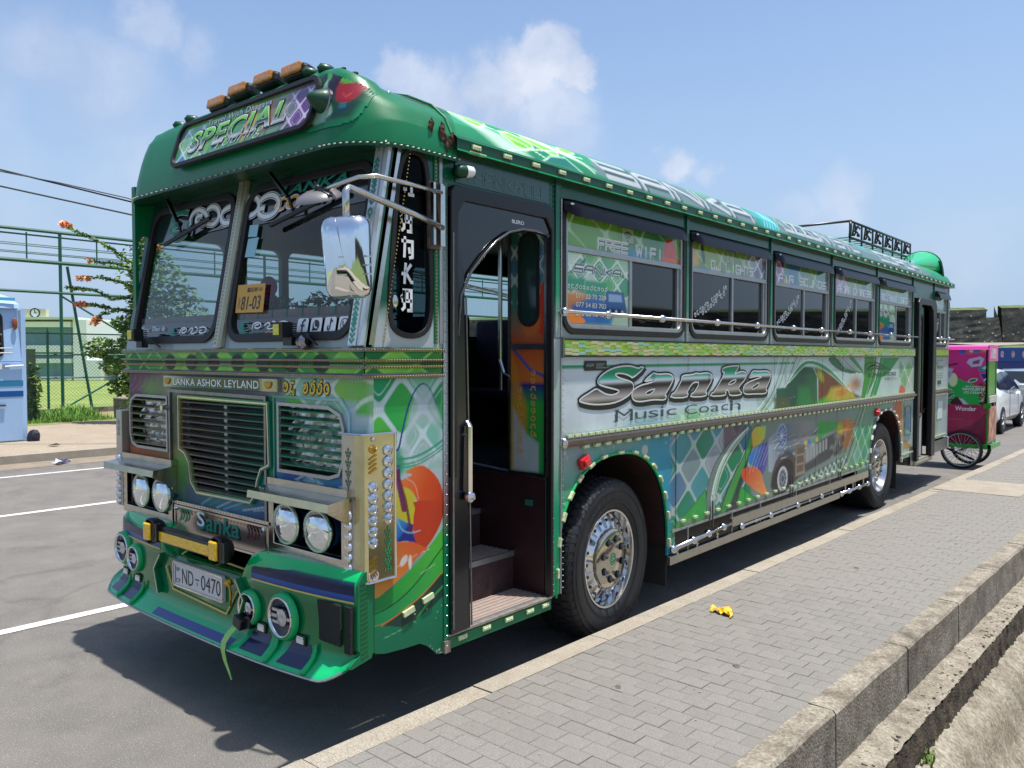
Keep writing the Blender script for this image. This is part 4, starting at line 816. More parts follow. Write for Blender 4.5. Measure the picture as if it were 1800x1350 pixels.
# ================================================================ the bus
bus = thing('bus', 'green tour bus covered in murals and chrome, parked by the kerb with its door open', 'bus', (-1.2, 5, 0))
XC = -1.165; WL = -2.33; LEN = 10.93
sideP = lambda x: (lambda u, v: np.stack([np.full(len(u), x), u, v], 1))
def ys_var(a, b): # finer near the camera
    out_ = [a]
    while out_[-1] < b: out_.append(out_[-1]+.0062+.0016*max(0, out_[-1]-1))
    k = np.array(out_); return a+(k-a)*(b-a)/(k[-1]-a)
def paint_side(P):
    A = Art(P, '#aebabd')
    A.grad(1.3, 9.1, 1.3, 1.85, (1.4, 1.3), (5, 1.8), [(0, '#c2ced4'), (.5, '#c0d2dc'), (1, '#b0c6c0')])
    A.grad(0, 12, .3, 1.30, (1.4, 1.3), (2.8, .6), [(0, '#7fa39c'), (.3, '#4f9c92'), (.75, '#2f8fa8'), (1, '#2b7fa6')])
    A.blob(1.45, 1.22, .35, .3, '#9aa8aa', .8, 1); A.blob(2.35, 1.28, .5, .25, '#3f8fa0', .7, 1); A.blob(1.5, .75, .4, .6, '#138a5c', .9, 1); A.blob(2.0, 1.25, .5, .12, '#8ba59a', .7, 1)
    # lower compartments
    A.grad(2.75, 9.1, .3, 1.31, (2.75, 1), (9, .6), [(0, '#86948e'), (.22, '#6f8078'), (.5, '#74847c'), (.75, '#6a947c'), (1, '#9fb0a8')])
    A.lattice(2.65, 4.05, .4, 1.31, .36, .30, ['#0e7a4c', '#2f6a8c', '#4f8f9a', '#1c7f60', '#8a949a', '#6f8a90'], '#a9b8b2', .045, 1, .9, 3, .06, skew=-.25, ox=.05, oy=.1)
    A.poly([(3.5, 1.3), (3.95, 1.3), (3.75, 1.05), (3.5, .95)], '#5a2f44', .75, .03)
    A.poly(T['grnbot'], '#2c9a3c', .95, .004, '#1f5c2a'); A.poly(T['grnbot2'], '#2a9a3a', 1, .004, '#20602c')
    A.poly(T['sw1'], '#6c7f78', 1, .004, '#1c2a22', .008, sm=2); A.poly(T['sw1b'], '#a9c6ae', 1, .004, '#2a3a2c', .007, sm=2)
    A.poly(T['sw2'], '#3f8f42', 1, .004, '#18301c', .009, sm=2); A.poly(T['sw3'], '#26322c', .95, .004, '#12601f', .008, sm=2)
    A.line(smoothpoly([(3.30, .57), (3.30, .75), (3.42, .95), (3.65, 1.1), (3.95, 1.21)], 2, False), .016, '#dce8dc', .9); A.line(smoothpoly([(3.45, .58), (3.55, .72), (3.8, .95), (4.03, 1.22)], 2, False), .012, '#1b2a1e', .9)
    A.line(smoothpoly([(3.36, .57), (3.36, .75), (3.48, .95), (3.72, 1.1), (4.0, 1.22)], 2, False), .008, '#152018', .9)
    A.poly(T['balls_y'], '#c3b62c', 1, .01, grad=((4.1, 1.0), (4.3, 1.2), [(0, '#d9a82c'), (1, '#9fc04a')])); A.poly(T['balls_b'], '#2f4f9a', 1, .01, grad=((4, 1), (4.35, .8), [(0, '#2f7fbf'), (.6, '#3a3f8a'), (1, '#6f6a9c')]), sm=1)
    A.poly(T['balls_o'], '#d05a2c', 1, .006, grad=((4, .88), (4.2, .62), [(0, '#c8502a'), (1, '#d98a4a')]), sm=1)
    for k in range(5): A.line([(3.98+.07*k, .83+.01*k), (4.16+.07*k, 1.06)], .006, '#cdd6e4', .6)
    # painted lorry scene on the doors
    A.poly(T['truckbody'], '#76848c', 1, .012, grad=((4.4, .8), (5.8, 1.2), [(0, '#9aa6ae'), (.3, '#5f6f7c'), (.6, '#8a8a84'), (1, '#6f8a8a')]))
    A.poly(T['trkdark'], '#39393c', .92, .02); A.poly([(4.4, .6), (4.47, .84), (4.7, .97), (4.98, .9), (5.05, .7), (4.95, .62)], '#4a423e', .95, .01, sm=1)
    cx, cy = T['truckwheel'][0]; A.blob(cx+.01, cy+.01, .27, .155, '#2c2626', 1, .06, .25); A.blob(cx, cy, .12, .115, '#b9bcc0', 1, .06); A.blob(cx, cy, .09, .09, '#7c8288', 1, .08)
    for k in range(10): a = k*.628; A.blob(cx+.062*math.cos(a), cy+.062*math.sin(a), .013, .016, '#22262c', 1, .3)
    A.blob(cx, cy, .03, .03, '#3c4450', 1, .2)
    A.blob(4.66, 1.09, .13, .12, '#8fa0a8', 1, .1); A.blob(4.66, 1.09, .11, .1, '#3f5f9a', 1, .1)
    for k in range(14): a = k*.449; A.line([(4.66, 1.09), (4.66+.1*math.cos(a), 1.09+.095*math.sin(a))], .008, '#cbd4dc', .8)
    R_ = random.Random(2)
    for k in range(60):
        x = R_.uniform(4.42, 5.7); z_ = .86+.2*R_.random()+.03*(x-4.4); A.line([(x, z_), (x+R_.uniform(.02, .2), z_+R_.uniform(-.01, .05))], R_.uniform(.004, .012), R_.choice(['#c8cfd2', '#3a4248', '#8f8a6c', '#5a6a90', '#a9947c']), .8)
    A.poly(T['truckbox'], '#8f7f6c', 1, .004, '#3a342c', .008)
    for k in range(3): A.box(5.02, 5.19, .72+.085*k, .785+.085*k, '#5c5044', .9)
    for k in range(7): A.box(5.26+.085*k, 5.32+.085*k, .80+.012*k, .92+.01*k, '#9aa09a', .8)
    for k in range(5): A.box(5.2+.1*k, 5.27+.1*k, .96+.004*k, 1.0+.004*k, ['#c8c02c', '#2f6fbf', '#3fa04a', '#c8b83a', '#4a5f9a'][k], .85)
    A.poly(T['hexstrip'], '#9fb4aa', 1, .006, '#d5e0da', .006)
    for k in range(11): 
        for r_ in (0, 1): A.blob(5.1+k*.125+r_*.06, .62+k*.0115-r_*.04+.0, .036, .028, '#3f5a50', .95, .15)
    A.poly(T['grn3'], '#2f9a3f', 1, .02); A.poly(T['fire'], '#9a5a2c', 1, .05); A.blob(6.2, 1.05, .18, .1, '#a9b02c', .9, .8); A.blob(6.4, 1.08, .16, .1, '#c8702a', .9, .8, .4)
    for k in range(10): A.line(smoothpoly([(6.15+.05*k, .98+.015*k), (6.28+.04*k, 1.05), (6.36+.03*k, 1.0), (6.45+.03*k, 1.1)], 2, False), .007, '#e0a05a', .6)
    for k in range(26):
        x = R_.uniform(5.95, 6.4); A.blob(x, R_.uniform(.75, 1.0), R_.uniform(.02, .07), R_.uniform(.02, .05), R_.choice(['#23252a', '#5c5f58', '#3c3f38', '#7c7f7a']), .8, .3)
    for k in range(5): A.line(smoothpoly([(6.05+.09*k, .58), (6.25+.1*k, .72), (6.5+.09*k, .95), (6.95+.05*k, 1.29)], 2, False), .022, ['#2c7a3c', '#7fa08a', '#1c3f2a', '#8fc08a', '#3f8f4f'][k], .85)
    A.lattice(6.62, 7.5, .5, 1.05, .26, .24, ['#0f8a58', '#3f9a4a', '#6fa09a', '#178a60'], '#a9c8b4', .04, .9, .9, 7, .04, skew=-.2)
    A.grad(8.1, 8.5, .9, 1.3, (8.1, 1.3), (8.5, .9), [(0, '#6f7f8c'), (1, '#8f7a6c')], .8, .05); A.poly(T['lo_or'], '#c0683a', .95, .02, grad=((8.3, 1.3), (8.9, .6), [(0, '#c0562f'), (.5, '#b87a3f'), (1, '#9a8048')]))
    # upper band art
    A.box(1.38, 4.95, 1.727, 1.748, '#0f8f55')
    A.lattice(4.1, 4.75, 1.31, 1.50, .2, .12, ['#3f8a5a', '#8a5a6a', '#7fa08a', '#4f7a6a'], '#c0d0c8', .05, .7, .9, 5, .1)
    A.blob(3.0, 1.36, .5, .12, '#5fb05a', .55, 1); A.lattice(2.7, 3.5, 1.31, 1.42, .3, .16, ['#5fa85a', '#8fb8a0'], '#cfe0d4', .05, .5, .7, 4, .06)
    for k in range(7): A.line(smoothpoly([(4.05+.1*k, 1.31), (4.3+.09*k, 1.42), (4.5+.08*k, 1.6), (4.6+.1*k, 1.79)], 2, False), .014, ['#dfe9e2', '#1c3f34', '#3f8f5a', '#cfe0d8', '#2a4f44', '#7fa89a', '#e0e8e4'][k], .75)
    A.poly(T['up_dark'], '#0d4a38', 1, .015, grad=((4.6, 1.7), (5.6, 1.3), [(0, '#0f5a44'), (.5, '#0a3f34'), (1, '#1f6a3a')])); A.poly([(5.0, 1.31), (5.4, 1.31), (5.35, 1.5), (5.05, 1.52)], '#12803c', .7, .08); A.poly([(4.5, 1.31), (4.85, 1.31), (4.85, 1.43), (4.5, 1.44)], '#4a5230', .8, .01)
    A.poly(T['up_fire'], '#6a3a24', 1, .03); A.poly([(5.5, 1.31), (6.2, 1.31), (5.9, 1.42), (5.55, 1.36)], '#3f9a2f', 1, .04); A.poly(T['up_yel'], '#a8a02c', 1, .05)
    A.blob(5.62, 1.62, .16, .07, '#8a9a2c', .9, .6, -.6); A.blob(6.25, 1.42, .22, .07, '#b8702c', .9, .8); A.blob(6.7, 1.5, .3, .12, '#8a4a24', .8, .9)
    for k in range(9): A.line(smoothpoly([(5.9+.08*k, 1.36), (6.0+.07*k, 1.48+.01*k), (6.1+.06*k, 1.43), (6.2+.07*k, 1.55-.01*k)], 2, False), .007, ['#e08a3a', '#f0b05a'][k % 2], .75)
    A.line(smoothpoly([(6.35, 1.46), (6.55, 1.5), (6.7, 1.62), (6.75, 1.72)], 2, False), .02, '#d09a3a', .8)
    A.poly(T['up_sw'], '#2f8f5a', 1, .004, '#cfe0d4', .007, sm=1); A.line(smoothpoly(T['up_sw'][:8], 2, False), .012, '#dce9e0', .8)
    A.poly(T['up_g3'], '#1f6a44', 1, .004, '#14301f', .006, sm=1); A.poly([(6.1, 1.79), (6.9, 1.79), (6.75, 1.66), (6.35, 1.66)], '#a9b4ba', .95, .02)
    for k in range(4): A.line(smoothpoly([(6.0+.12*k, 1.79), (6.25+.12*k, 1.69), (6.6+.08*k, 1.63), (6.95, 1.62)], 2, False), .01, ['#12281c', '#2f8f4f', '#1c4a30', '#7fb08a'][k], .9)
    A.poly([(6.45, 1.79), (6.6, 1.79), (6.9, 1.66), (6.98, 1.6)], '#2c8f3c', 1, .004, '#143c1c'); A.poly(T['up_g1'], '#2b8a2f', 1, .005, '#123f18', .008); A.poly(T['up_g2'], '#148a4a', 1, .005, '#7fc08a', .008)
    for k in range(6): A.line(smoothpoly([(7.0+.05*k, 1.31), (7.15+.05*k, 1.45), (7.3+.05*k, 1.62), (7.35+.07*k, 1.79)], 2, False), .012, ['#a9d0b4', '#1f4a2c', '#5fa86a', '#dce8e0', '#2a5a3a', '#8fc09a'][k], .8)
    A.lattice(8.3, 9.1, 1.31, 1.79, .4, .3, ['#6fa04a', '#8fb05a', '#a9b8ac', '#4f9a5a'], '#c8d8cc', .04, .85, .9, 6, .12); A.poly(T['up_or'], '#c05a2f', .95, .01, sm=1)
    # rear end panel behind the back door
    A.grad(10.0, 11.0, .5, 1.85, (10, 1.8), (10.9, .6), [(0, '#9ab0a4'), (.5, '#a4b2b0'), (1, '#9aa6a4')]); A.blob(10.2, .85, .25, .3, '#6f9a4a', .7, .8)
    # scuffs and flaking
    A.speck(26, '#c9c6ba', 1.38, 1.46, .4, 1.3, .012, .8, 3); A.speck(14, '#c8c8c0', 1.45, 2.7, .95, 1.25, .008, .7, 4); A.blob(2.33, 1.17, .045, .04, '#b4b4ac', 1, .2); A.blob(1.53, .96, .035, .03, '#c8c8c0', 1, .2)
    A.speck(60, '#2a2c2a', 1.4, 9, .45, 1.3, .005, .6, 5)
    R_ = random.Random(31)
    for k in range(70): x = R_.uniform(1.4, 9.0); A.blob(x, R_.uniform(.46, .62), R_.uniform(.05, .25), R_.uniform(.02, .06), '#8a8272', R_.uniform(.15, .45), 1)
    for k in range(40): x = R_.uniform(1.4, 9.0); z_ = R_.choice([1.30, 1.79]); A.line([(x, z_), (x+R_.uniform(-.005, .005), z_-R_.uniform(.04, .16))], R_.uniform(.003, .008), '#5a564c', .35, .006)
    for k in range(16): x = R_.uniform(2.8, 8.6); z_ = R_.uniform(.65, 1.7); A.line([(x, z_), (x+R_.uniform(.05, .25), z_+R_.uniform(-.02, .02))], .002, '#d5d8d4', .5, .003)
    return A.c
# arches
def arch_r(y, z, cy, ry, rz, z0): 
    return ((y-cy)/ry)**2+(max(0, 0)+(z-z0)/rz)**2
ARF = (1.99, .645, .70, .48); ARR = (7.83, .64, .68, .48)
def in_arch(P, A_):
    cy, ry, rz, z0 = A_; y = np.abs(P[:, 0]-cy)/ry; z = np.clip(P[:, 1]-z0, 0, None)/rz
    return y**2.4+z**2.4
def keep_side(P): return (in_arch(P, ARF) > 1) & (in_arch(P, ARR) > 1)
def snap_side(P):
    P = P.copy()
    for A_ in (ARF, ARR):
        v = in_arch(P, A_); m = (v > .82) & (v < 1.035) & (np.abs(P[:, 0]-A_[0]) < A_[1]*1.1)
        s_ = (1/np.maximum(v[m], 1e-6))**(1/2.4); cy, ry, rz, z0 = A_; d = P[m]-np.array([cy, z0]); up = d[:, 1] > 0
        d[:, 0] *= s_; d[:, 1] = np.where(up, d[:, 1]*s_, d[:, 1]); P[m] = d+np.array([cy, z0])
    return P
PT = (-.012, 0, 0)
gap = .004
def panel(name, y0, y1, z0, z1, x=0.0, zs=None):
    o = art_panel(name, ys_var(y0+gap, y1-gap), lin(z0, z1, .0075 if y0 < 5 else .011), sideP(x), paint_side, bus, keep_side, snap_side, thick=PT); return o
for a, b in ((1.385, 2.922), (2.922, 4.492), (4.492, 5.673), (5.673, 6.26), (6.26, 8.45), (8.45, 9.06)): panel('side_panel', a, b, 1.315, 1.795)
panel('wheel_arch_panel', 1.385, 2.75, .40, 1.305); panel('wheel_arch_panel', 6.8, 8.42, .50, 1.305)
for a, b in ((2.75, 3.904), (3.904, 5.505), (5.505, 6.10), (6.10, 6.8)):
    o = panel('locker_door', a, b, .575, 1.25, .004)
    for q in (.2, .8):
        mb = MB(); yy = a+(b-a)*q; mb.box(.004, .016, yy-.06, yy+.06, 1.247, 1.262); mb.build('hinge', chrome_d, o)
panel('rear_lower_panel', 8.42, 9.04, .50, 1.305); panel('side_panel', 10.02, 10.9, .62, 1.295); panel('side_panel', 10.02, 10.9, 1.315, 1.795)
mb = MB(); mb.box(-.004, .012, 2.75, 6.8, 1.256, 1.296); mb.build('green_trim', mgreen, bus)
for yy in (3.3, 4.9, 6.2):
    mb = MB(); mb.tube([(.018, yy, .50), (.018, yy, .70)], .007, 6); mb.tube([(.012, yy-.03, .52), (.012, yy-.03, .66)], .004, 6); mb.build('door_bolt', chrome_d, bus)
mb = MB(); mb.box(-.02, .005, 2.70, 7.2, .55, .572); mb.build('sill', alu, bus); mb = MB(); mb.box(-.25, -.2, 2.7, 7.2, .3, .6); mb.build('underframe', black_m, bus)
# ---- body shell
bodyr = ramp_mat('pillar_paint', 'Z', 1.9, 2.8, [(0, '#9aa6a8'), (.08, '#9fb0ac'), (.28, '#1f8a66'), (.62, '#0f6a4c'), (1, '#0c4a38')], .3, .3)
WIN = [(1.387, 2.862), (2.913, 4.34), (4.424, 5.868), (5.95, 7.365), (7.451, 8.90), (10.05, 10.80)]
def hole(y0, y1, z0=1.96, z1=2.68, r=.09): return rrect(y0+.025, y1-.025, z0, z1, r)
outer = [(1.29, 1.90), (8.97, 1.90), (8.97, 2.86), (1.29, 2.86)]
mb = MB(); mb.prism([outer]+[hole(*w) for w in WIN[:5]], 'x', -.04, -.001); mb.build('side_wall', bodyr, bus)
mb = MB(); mb.prism([[(8.97, 2.56), (10.0, 2.56), (10.0, 1.9), (10.9, 1.9), (10.9, 2.86), (8.97, 2.86)], hole(*WIN[5])], 'x', -.04, -.001); mb.build('side_wall', bodyr, bus); mb = MB(); mb.box(-.04, -.001, .40, 1.29, 2.64, 2.86); mb.build('side_wall', bodyr, bus)
mb = MB(); mb.box(-.05, -.013, 1.29, 9.05, .62, 1.9)   # inner skin
mbv = MB(); darki = mat('dark_interior', '#1a1c20', .7, noise=.2); maroon = mat('maroon_panel', '#2b1519', .5, noise=.25, nscale=8)
inner = [(1.29, 1.9), (1.29, .6), (1.36, .6), (1.36, .9), (1.5, 1.2), (1.75, 1.3), (2.25, 1.3), (2.5, 1.2), (2.62, .9), (2.64, .6), (7.2, .6), (7.25, .9), (7.4, 1.2), (7.6, 1.3), (8.1, 1.3), (8.3, 1.2), (8.4, .9), (8.44, .6), (9.02, .6), (9.02, 1.9)]
mbv.prism(inner, 'x', -.05, -.014); mbv.build('inner_skin', darki, bus)
for y in (1.345, 2.888, 4.382, 5.909, 7.408, 8.935, 10.025): mb = MB(); mb.box(-.001, .012, y-.018, y+.018, 1.905, 2.84); mb.build('window_pillar', bodyr, bus)
rv = MB()
for y in (1.303, 1.372, 2.876, 2.902, 4.37, 4.396, 5.897, 5.921):
    for z in np.arange(1.93, 2.8, .028): rv.sph((.012, y, z), .0045, 5, 3)
for z in np.arange(.45, 1.78, .035): rv.sph((.012, 1.40, z), .0035, 5, 3); rv.sph((.012, 1.31, z), .0035, 5, 3)
for z in np.arange(1.32, 1.79, .03): rv.sph((.002, 2.935, z), .0035, 5, 3)
for z in np.arange(.6, 1.25, .045): rv.sph((.006, 2.735, z), .0035, 5, 3)
for z in np.arange(.37, 2.7, .05): rv.sph((.014, .445, z), .0045, 5, 3)
x_ = rv.build('rivets', chrome_d, bus, recalc=False); x_['kind'] = 'stuff'
# door post strip between door and first window
mb = MB(); mb.box(-.03, .010, 1.288, 1.382, .42, 1.9); mb.build('door_post', ramp_mat('door_post_paint', 'Z', .4, 1.9, [(0, '#12805a'), (.35, '#149064'), (.6, '#8fa8a0'), (1, '#a4b0b2')], .3, .3), bus)
mb = MB(); mb.box(.010, .016, 1.290, 1.305, .42, 1.9); mb.box(.010, .016, 1.372, 1.382, .42, 2.7); mb.build('post_trim', alu, bus)
# far side wall with window openings, floor, ceiling, rear
far_w = [(.02, .62), (.78, 1.06), (1.12, 2.2), (2.35, 3.9), (4.05, 5.6), (5.75, 7.3), (7.45, 9.0)]
mb = MB(); mb.prism([[(.0, .4), (10.9, .4), (10.9, 2.86), (.0, 2.86)]]+[rrect(a, b, 1.98, 2.56, .06) for a, b in far_w], 'x', WL, WL+.04); mb.build('far_side_wall', mgreen, bus)
mb = MB()
for a, b in far_w: mb.box(WL+.018, WL+.022, a, b, 1.98, 2.56)
mb.build('far_window_glass', glass_mat('clear_glass', (.8, .88, .88)), bus)
mb = MB(); mb.box(WL+.04, -.8, 1.30, 10.88, 1.02, 1.07); mb.box(-.8, -.05, 2.7, 7.1, 1.02, 1.07); mb.box(-.8, -.05, 8.5, 10.8, 1.02, 1.07); mb.box(WL+.04, -.9, 0.02, 1.30, 1.02, 1.07); mb.box(WL+.04, -.05, 10.84, 10.89, .45, 2.86); mb.box(WL+.04, -.9, .02, 1.3, .5, .55); mb.build('floor', darki, bus)
mb = MB(); mb.box(WL+.04, -.04, .14, 10.85, 2.74, 2.78); mb.build('ceiling', mat('ceiling_trim', '#2a2c30', .7), bus)
mb = MB(); mb.box(WL+.3, -.3, .6, 10.5, .42, .62); mb.build('chassis', black_m, bus)
# ---- roof: lofted shell with printed side art
Sp = [(0, 2.80), (-.004, 2.862), (.05, 2.955), (.145, 3.035), (.325, 3.118), (.625, 3.205), (1.24, 3.262)]
Fp = [(0, 2.755), (.012, 2.86), (.035, 2.965), (.065, 3.065), (.10, 3.145), (.19, 3.215), (.40, 3.25), (.85, 3.275)]
def prof(t, A_):
    t = t*(len(A_)-1); i = np.minimum(t.astype(int), len(A_)-2); f = t-i; a = np.array(A_); return a[i]*(1-f)[:, None]+a[i+1]*f[:, None]
# side part as grid in (y, t)
XE = .035
def roof_plane(u, v):
    q = prof(v, Sp); return np.stack([XE-q[:, 0]-(.006), u, q[:, 1]], 1)
def paint_roof(P):
    # P: (y, t) ; convert t to height-like coordinate
    q = prof(P[:, 1], Sp); Z = q[:, 1]; Q = np.stack([P[:, 0], Z], 1); A = Art(Q, '#0f8a5c')
    A.grad(0, 12, 2.7, 3.4, (0, 2.85), (0, 3.2), [(0, '#086a48'), (.4, '#0f8a5c'), (1, '#1f8a5c')])
    A.poly([(.50, 3.09), (.56, 3.09), (.98, 2.94), (1.1, 2.87), (.86, 2.87)], '#b4dcc4', .9, .06)
    for pl_ in ([(.62, 3.09), (.84, 3.08), (.88, 3.03), (.72, 2.97)], [(.9, 3.0), (1.08, 3.03), (1.2, 2.96), (1.02, 2.90)], [(1.1, 3.04), (1.35, 3.04), (1.42, 2.95), (1.28, 2.94)], [(.6, 3.16), (1.3, 3.2), (1.2, 3.12), (.8, 3.1)], [(1.55, 3.06), (1.75, 3.08), (1.6, 3.0), (1.45, 3.0)]):
        A.poly(pl_, '#6fb82c', 1, .012, '#cfe8c0', .01, sm=1, grad=((pl_[0][0], 3.1), (pl_[2][0], 2.93), [(0, '#8fc83a'), (1, '#4fae34')]))
    A.poly([(1.18, 2.87), (1.3, 2.93), (1.45, 2.95), (1.58, 2.87)], '#0f6a5c', 1, .01, '#a9dcc4', .008); A.poly([(1.1, 3.1), (1.3, 3.06), (1.62, 2.96), (1.75, 2.92), (1.5, 2.97), (1.2, 3.03)], '#d5e4e4', .85, .03)
    A.line([(.55, 3.05), (.9, 3.01), (1.25, 2.9)], .008, '#d0ecd8', .8); A.line([(1.3, 3.1), (1.6, 2.97), (1.72, 2.9)], .01, '#d0ecd8', .8); A.line([(.9, 2.88), (1.1, 2.93), (1.4, 2.98), (1.7, 3.0)], .01, '#d0ecd8', .7)
    A.poly([(1.75, 2.9), (2.2, 2.88), (4.05, 2.87), (4.15, 3.0), (3.9, 3.08), (2.6, 3.08), (1.75, 2.99)], '#5f7578', .95, .02); A.blob(3.0, 3.14, 1.3, .07, '#1f8f6a', .8, .8)
    for c_ in (4.35, 7.2): A.blob(c_, 2.98, .35, .2, '#2f9fae', .9, .8); 
    for k in range(6): A.line([(4.2+.06*k, 2.88), (4.5+.04*k, 3.15)], .008, '#a9dce0', .7); A.line([(4.6-.03*k, 2.88+.02*k), (4.15+.02*k, 3.12)], .006, '#a9dce0', .6)
    A.poly([(4.55, 2.88), (9.4, 2.87), (9.9, 2.93), (9.3, 3.06), (7.6, 3.07), (7.1, 3.0), (6.9, 3.08), (4.6, 3.08)], '#5f7578', .95, .02)
    for k, c_ in enumerate((3.3, 5.0, 5.3, 6.2)): A.blob(c_, 3.05, .18, .05, '#3fa85a', .8, .5)
    def letters(word, x0, x1, z0, z1, w, sh=-.25):
        st = techno(word, x0, x1, z0, z1, .22, sh)
        for s_ in st: A.line([(x+.02, z-.018) for x, z in s_], w*1.5, '#3a4a50', .9)
        for s_ in st: A.line(s_, w*1.25, '#98a4a8', 1)
        for s_ in st: A.line(s_, w*.7, '#9aa2a6', 1)
        for s_ in st: A.line([(x, z+w*.1) for x, z in s_], w*.25, '#aab4b8', .9)
    letters('SANKA', 1.85, 4.0, 2.91, 3.03, .03); letters('UZZONISIC', 4.7, 6.75, 2.92, 3.035, .028); letters('COACH', 7.55, 9.3, 2.915, 3.02, .028)
    A.speck(50, '#123c30', .4, 10, 2.85, 3.2, .006, .6, 8)
    return A.c
art_panel('roof_side', ys_var(.47, 10.9), np.linspace(.1667, 1, 60), roof_plane, paint_roof, bus)
mb = MB(); tt = np.linspace(.1667, 1, 14); q = prof(tt, Sp); mb.loft([[(2*XC-(XE-a), y, b) for a, b in q] for y in (.47, 5, 10.9)], closed=False); mb.build('roof_far_side', mgreen, bus, smooth=True)
# gutter with lamps
mb = MB(); mb.loft([[(-.01, y, 2.80), (.062, y, 2.795), (.066, y, 2.80), (.066, y, 2.853), (.05, y, 2.868), (.028, y, 2.868)] for y in (.47, 4, 8, 10.95)], closed=False); mb.loft([[(2*XC-x, y, z) for x, z in ((-.01, 2.80), (.062, 2.795), (.066, 2.853), (.028, 2.868))] for y in (.3, 10.95)], closed=False); mb.build('gutter', dgreen, bus, bevel=.002)
mb = MB(); mb.box(.066, .070, .47, 10.95, 2.793, 2.800); mb.box(.066, .069, .47, 10.95, 2.850, 2.854); mb.build('gutter_edge', bgreen, bus)
_gm = None
def copies(mb, name, m, poss, parent=bus, stuff_from=300, rotz=None):
    """identical small pieces sharing one mesh"""
    first = None; rest = MB()
    for i, p in enumerate(poss):
        if i < stuff_from:
            if first is None: first = mb.build(name, m, parent); o = first
            else: o = first.copy(); COL.objects.link(o)
            o.location = p
            if rotz: o.rotation_euler = rotz[i]
        else:
            M = Matrix.LocRotScale(Vector(p), Euler(rotz[i]) if rotz else None, None); rest.add([M @ Vector(v) for v in mb.v], mb.f)
    if rest.v: x = rest.build(name, m, parent, recalc=False); x['kind'] = 'stuff'
gl = MB(); gl.box(-.004, .006, -.03, .03, -.011, .011)
for k in (-1, 0, 1): gl.sph((.007, k*.017, 0), .0065, 6, 4)
ys_ = [.60+.235*k for k in range(44)]; copies(gl, 'gutter_lamp', ledm, [(.072, y, 2.826+(.001 if k % 2 else 0)) for k, y in enumerate(ys_)])
mb = MB(); mb.box(.05, .068, .8-.24, .8-.12, 2.795, 2.806); mb.build('gutter_lamp', ledm, bus)
# crown at the front
def outline(n=56):
    pts = []; r = .30; y1 = .50
    x1 = XE; x0 = 2*XC-XE; yf = -.07
    k = 8
    for i in range(k): pts.append((x1, y1-(y1-(yf+r))*i/k, 0.0))
    for i in range(17): a = math.pi/2*i/16; pts.append((x1-r+r*math.cos(a), yf+r-r*math.sin(a), a))
    for i in range(1, 30): pts.append((x1-r+(x0-x1+2*r)*i/30, yf-.0, math.pi/2))
    for i in range(17): a = math.pi/2*i/16; pts.append((x0+r-r*math.sin(a), yf+r-r*math.cos(a), math.pi/2-a if False else math.pi/2*(1-i/16)))
    for i in range(1, k+1): pts.append((x0, yf+r+(y1-yf-r)*i/k, 0.0))
    return pts
OL = outline()
def hS(v): return np.interp(v, [0, .003, .05, .145, .325, .625, 1.24], [q[1] for q in Sp])
def hF(v): return np.interp(v, [q[0] for q in Fp], [q[1] for q in Fp])
def crown_z(x, y):
    a = max(0, XE-x) if x > XC else max(0, x-(2*XC-XE)); b = max(0, y+.07); r = .30
    if a < r and b < r:
        e = max(0, r-math.hypot(r-a, r-b)); w = (r-b)**2/((r-a)**2+(r-b)**2+1e-9); w = w*w*(3-2*w); z = hF(e)*w+hS(e)*(1-w)
    elif b < r: z = hF(b)
    else: z = min(hS(a), 9)
    k = .02; p, q = z, hS(a)+.015+.03*max(0, 1-b/.35); h = max(0, min(1, .5+.5*(q-p)/k)); z1 = q*(1-h)+p*h-k*h*(1-h)
    return float(z1 if b < .6 else z)
def crown_pt(x, y, a, t):
    tx = XC+(x-XC)*.3; ty = 1.0; u = t; X = x+(tx-x)*u; Y = y+(ty-y)*u
    return (X, Y, crown_z(X, Y) if t > 0 else 2.75)
TT = [0, .004, .010, .018, .03, .045, .065, .09, .115, .15, .2, .27, .36, .5, .7, 1]
mb = MB(); mb.loft([[crown_pt(x, y, a, t) for x, y, a in OL] for t in TT], closed=False); mb.build('roof_crown', mgreen, bus, smooth=True)
# lip under the crown
mb = MB(); P = [(x+(.012*math.cos(a))*(1 if x > XC else -1), y-.012*math.sin(a)) for x, y, a in OL]
mb.loft([[(x, y, z+.035*(abs(x-XC)/1.24)**2*0) for x, y in P] for z in (2.742, 2.762)], closed=False)
mb.loft([[(x, y, 2.742) for x, y in P], [(XC+(x-XC)*.93, max(y, .1)+.06, 2.765) for x, y in P]], closed=False); mb.loft([[(x, y, 2.762) for x, y in P], [(x*1+(XC-x)*.012, y+.012, 2.764) for x, y in P]], closed=False); mb.build('crown_lip', dgreen, bus)
rl = MB()
for i in range(len(OL)-1):
    x, y, a = OL[i]; x2, y2, _ = OL[i+1]
    for f in (0,): rl.sph((x+(x2-x)*f+.016*math.cos(a)*(1 if x > XC else -1), y+(y2-y)*f-.016*math.sin(a), 2.754), .0045, 6, 4, (2.2, 1.6, .8))
x_ = rl.build('lip_studs', mat('lip_led', '#9fb8a0', .4), bus, recalc=False); x_['kind'] = 'stuff'
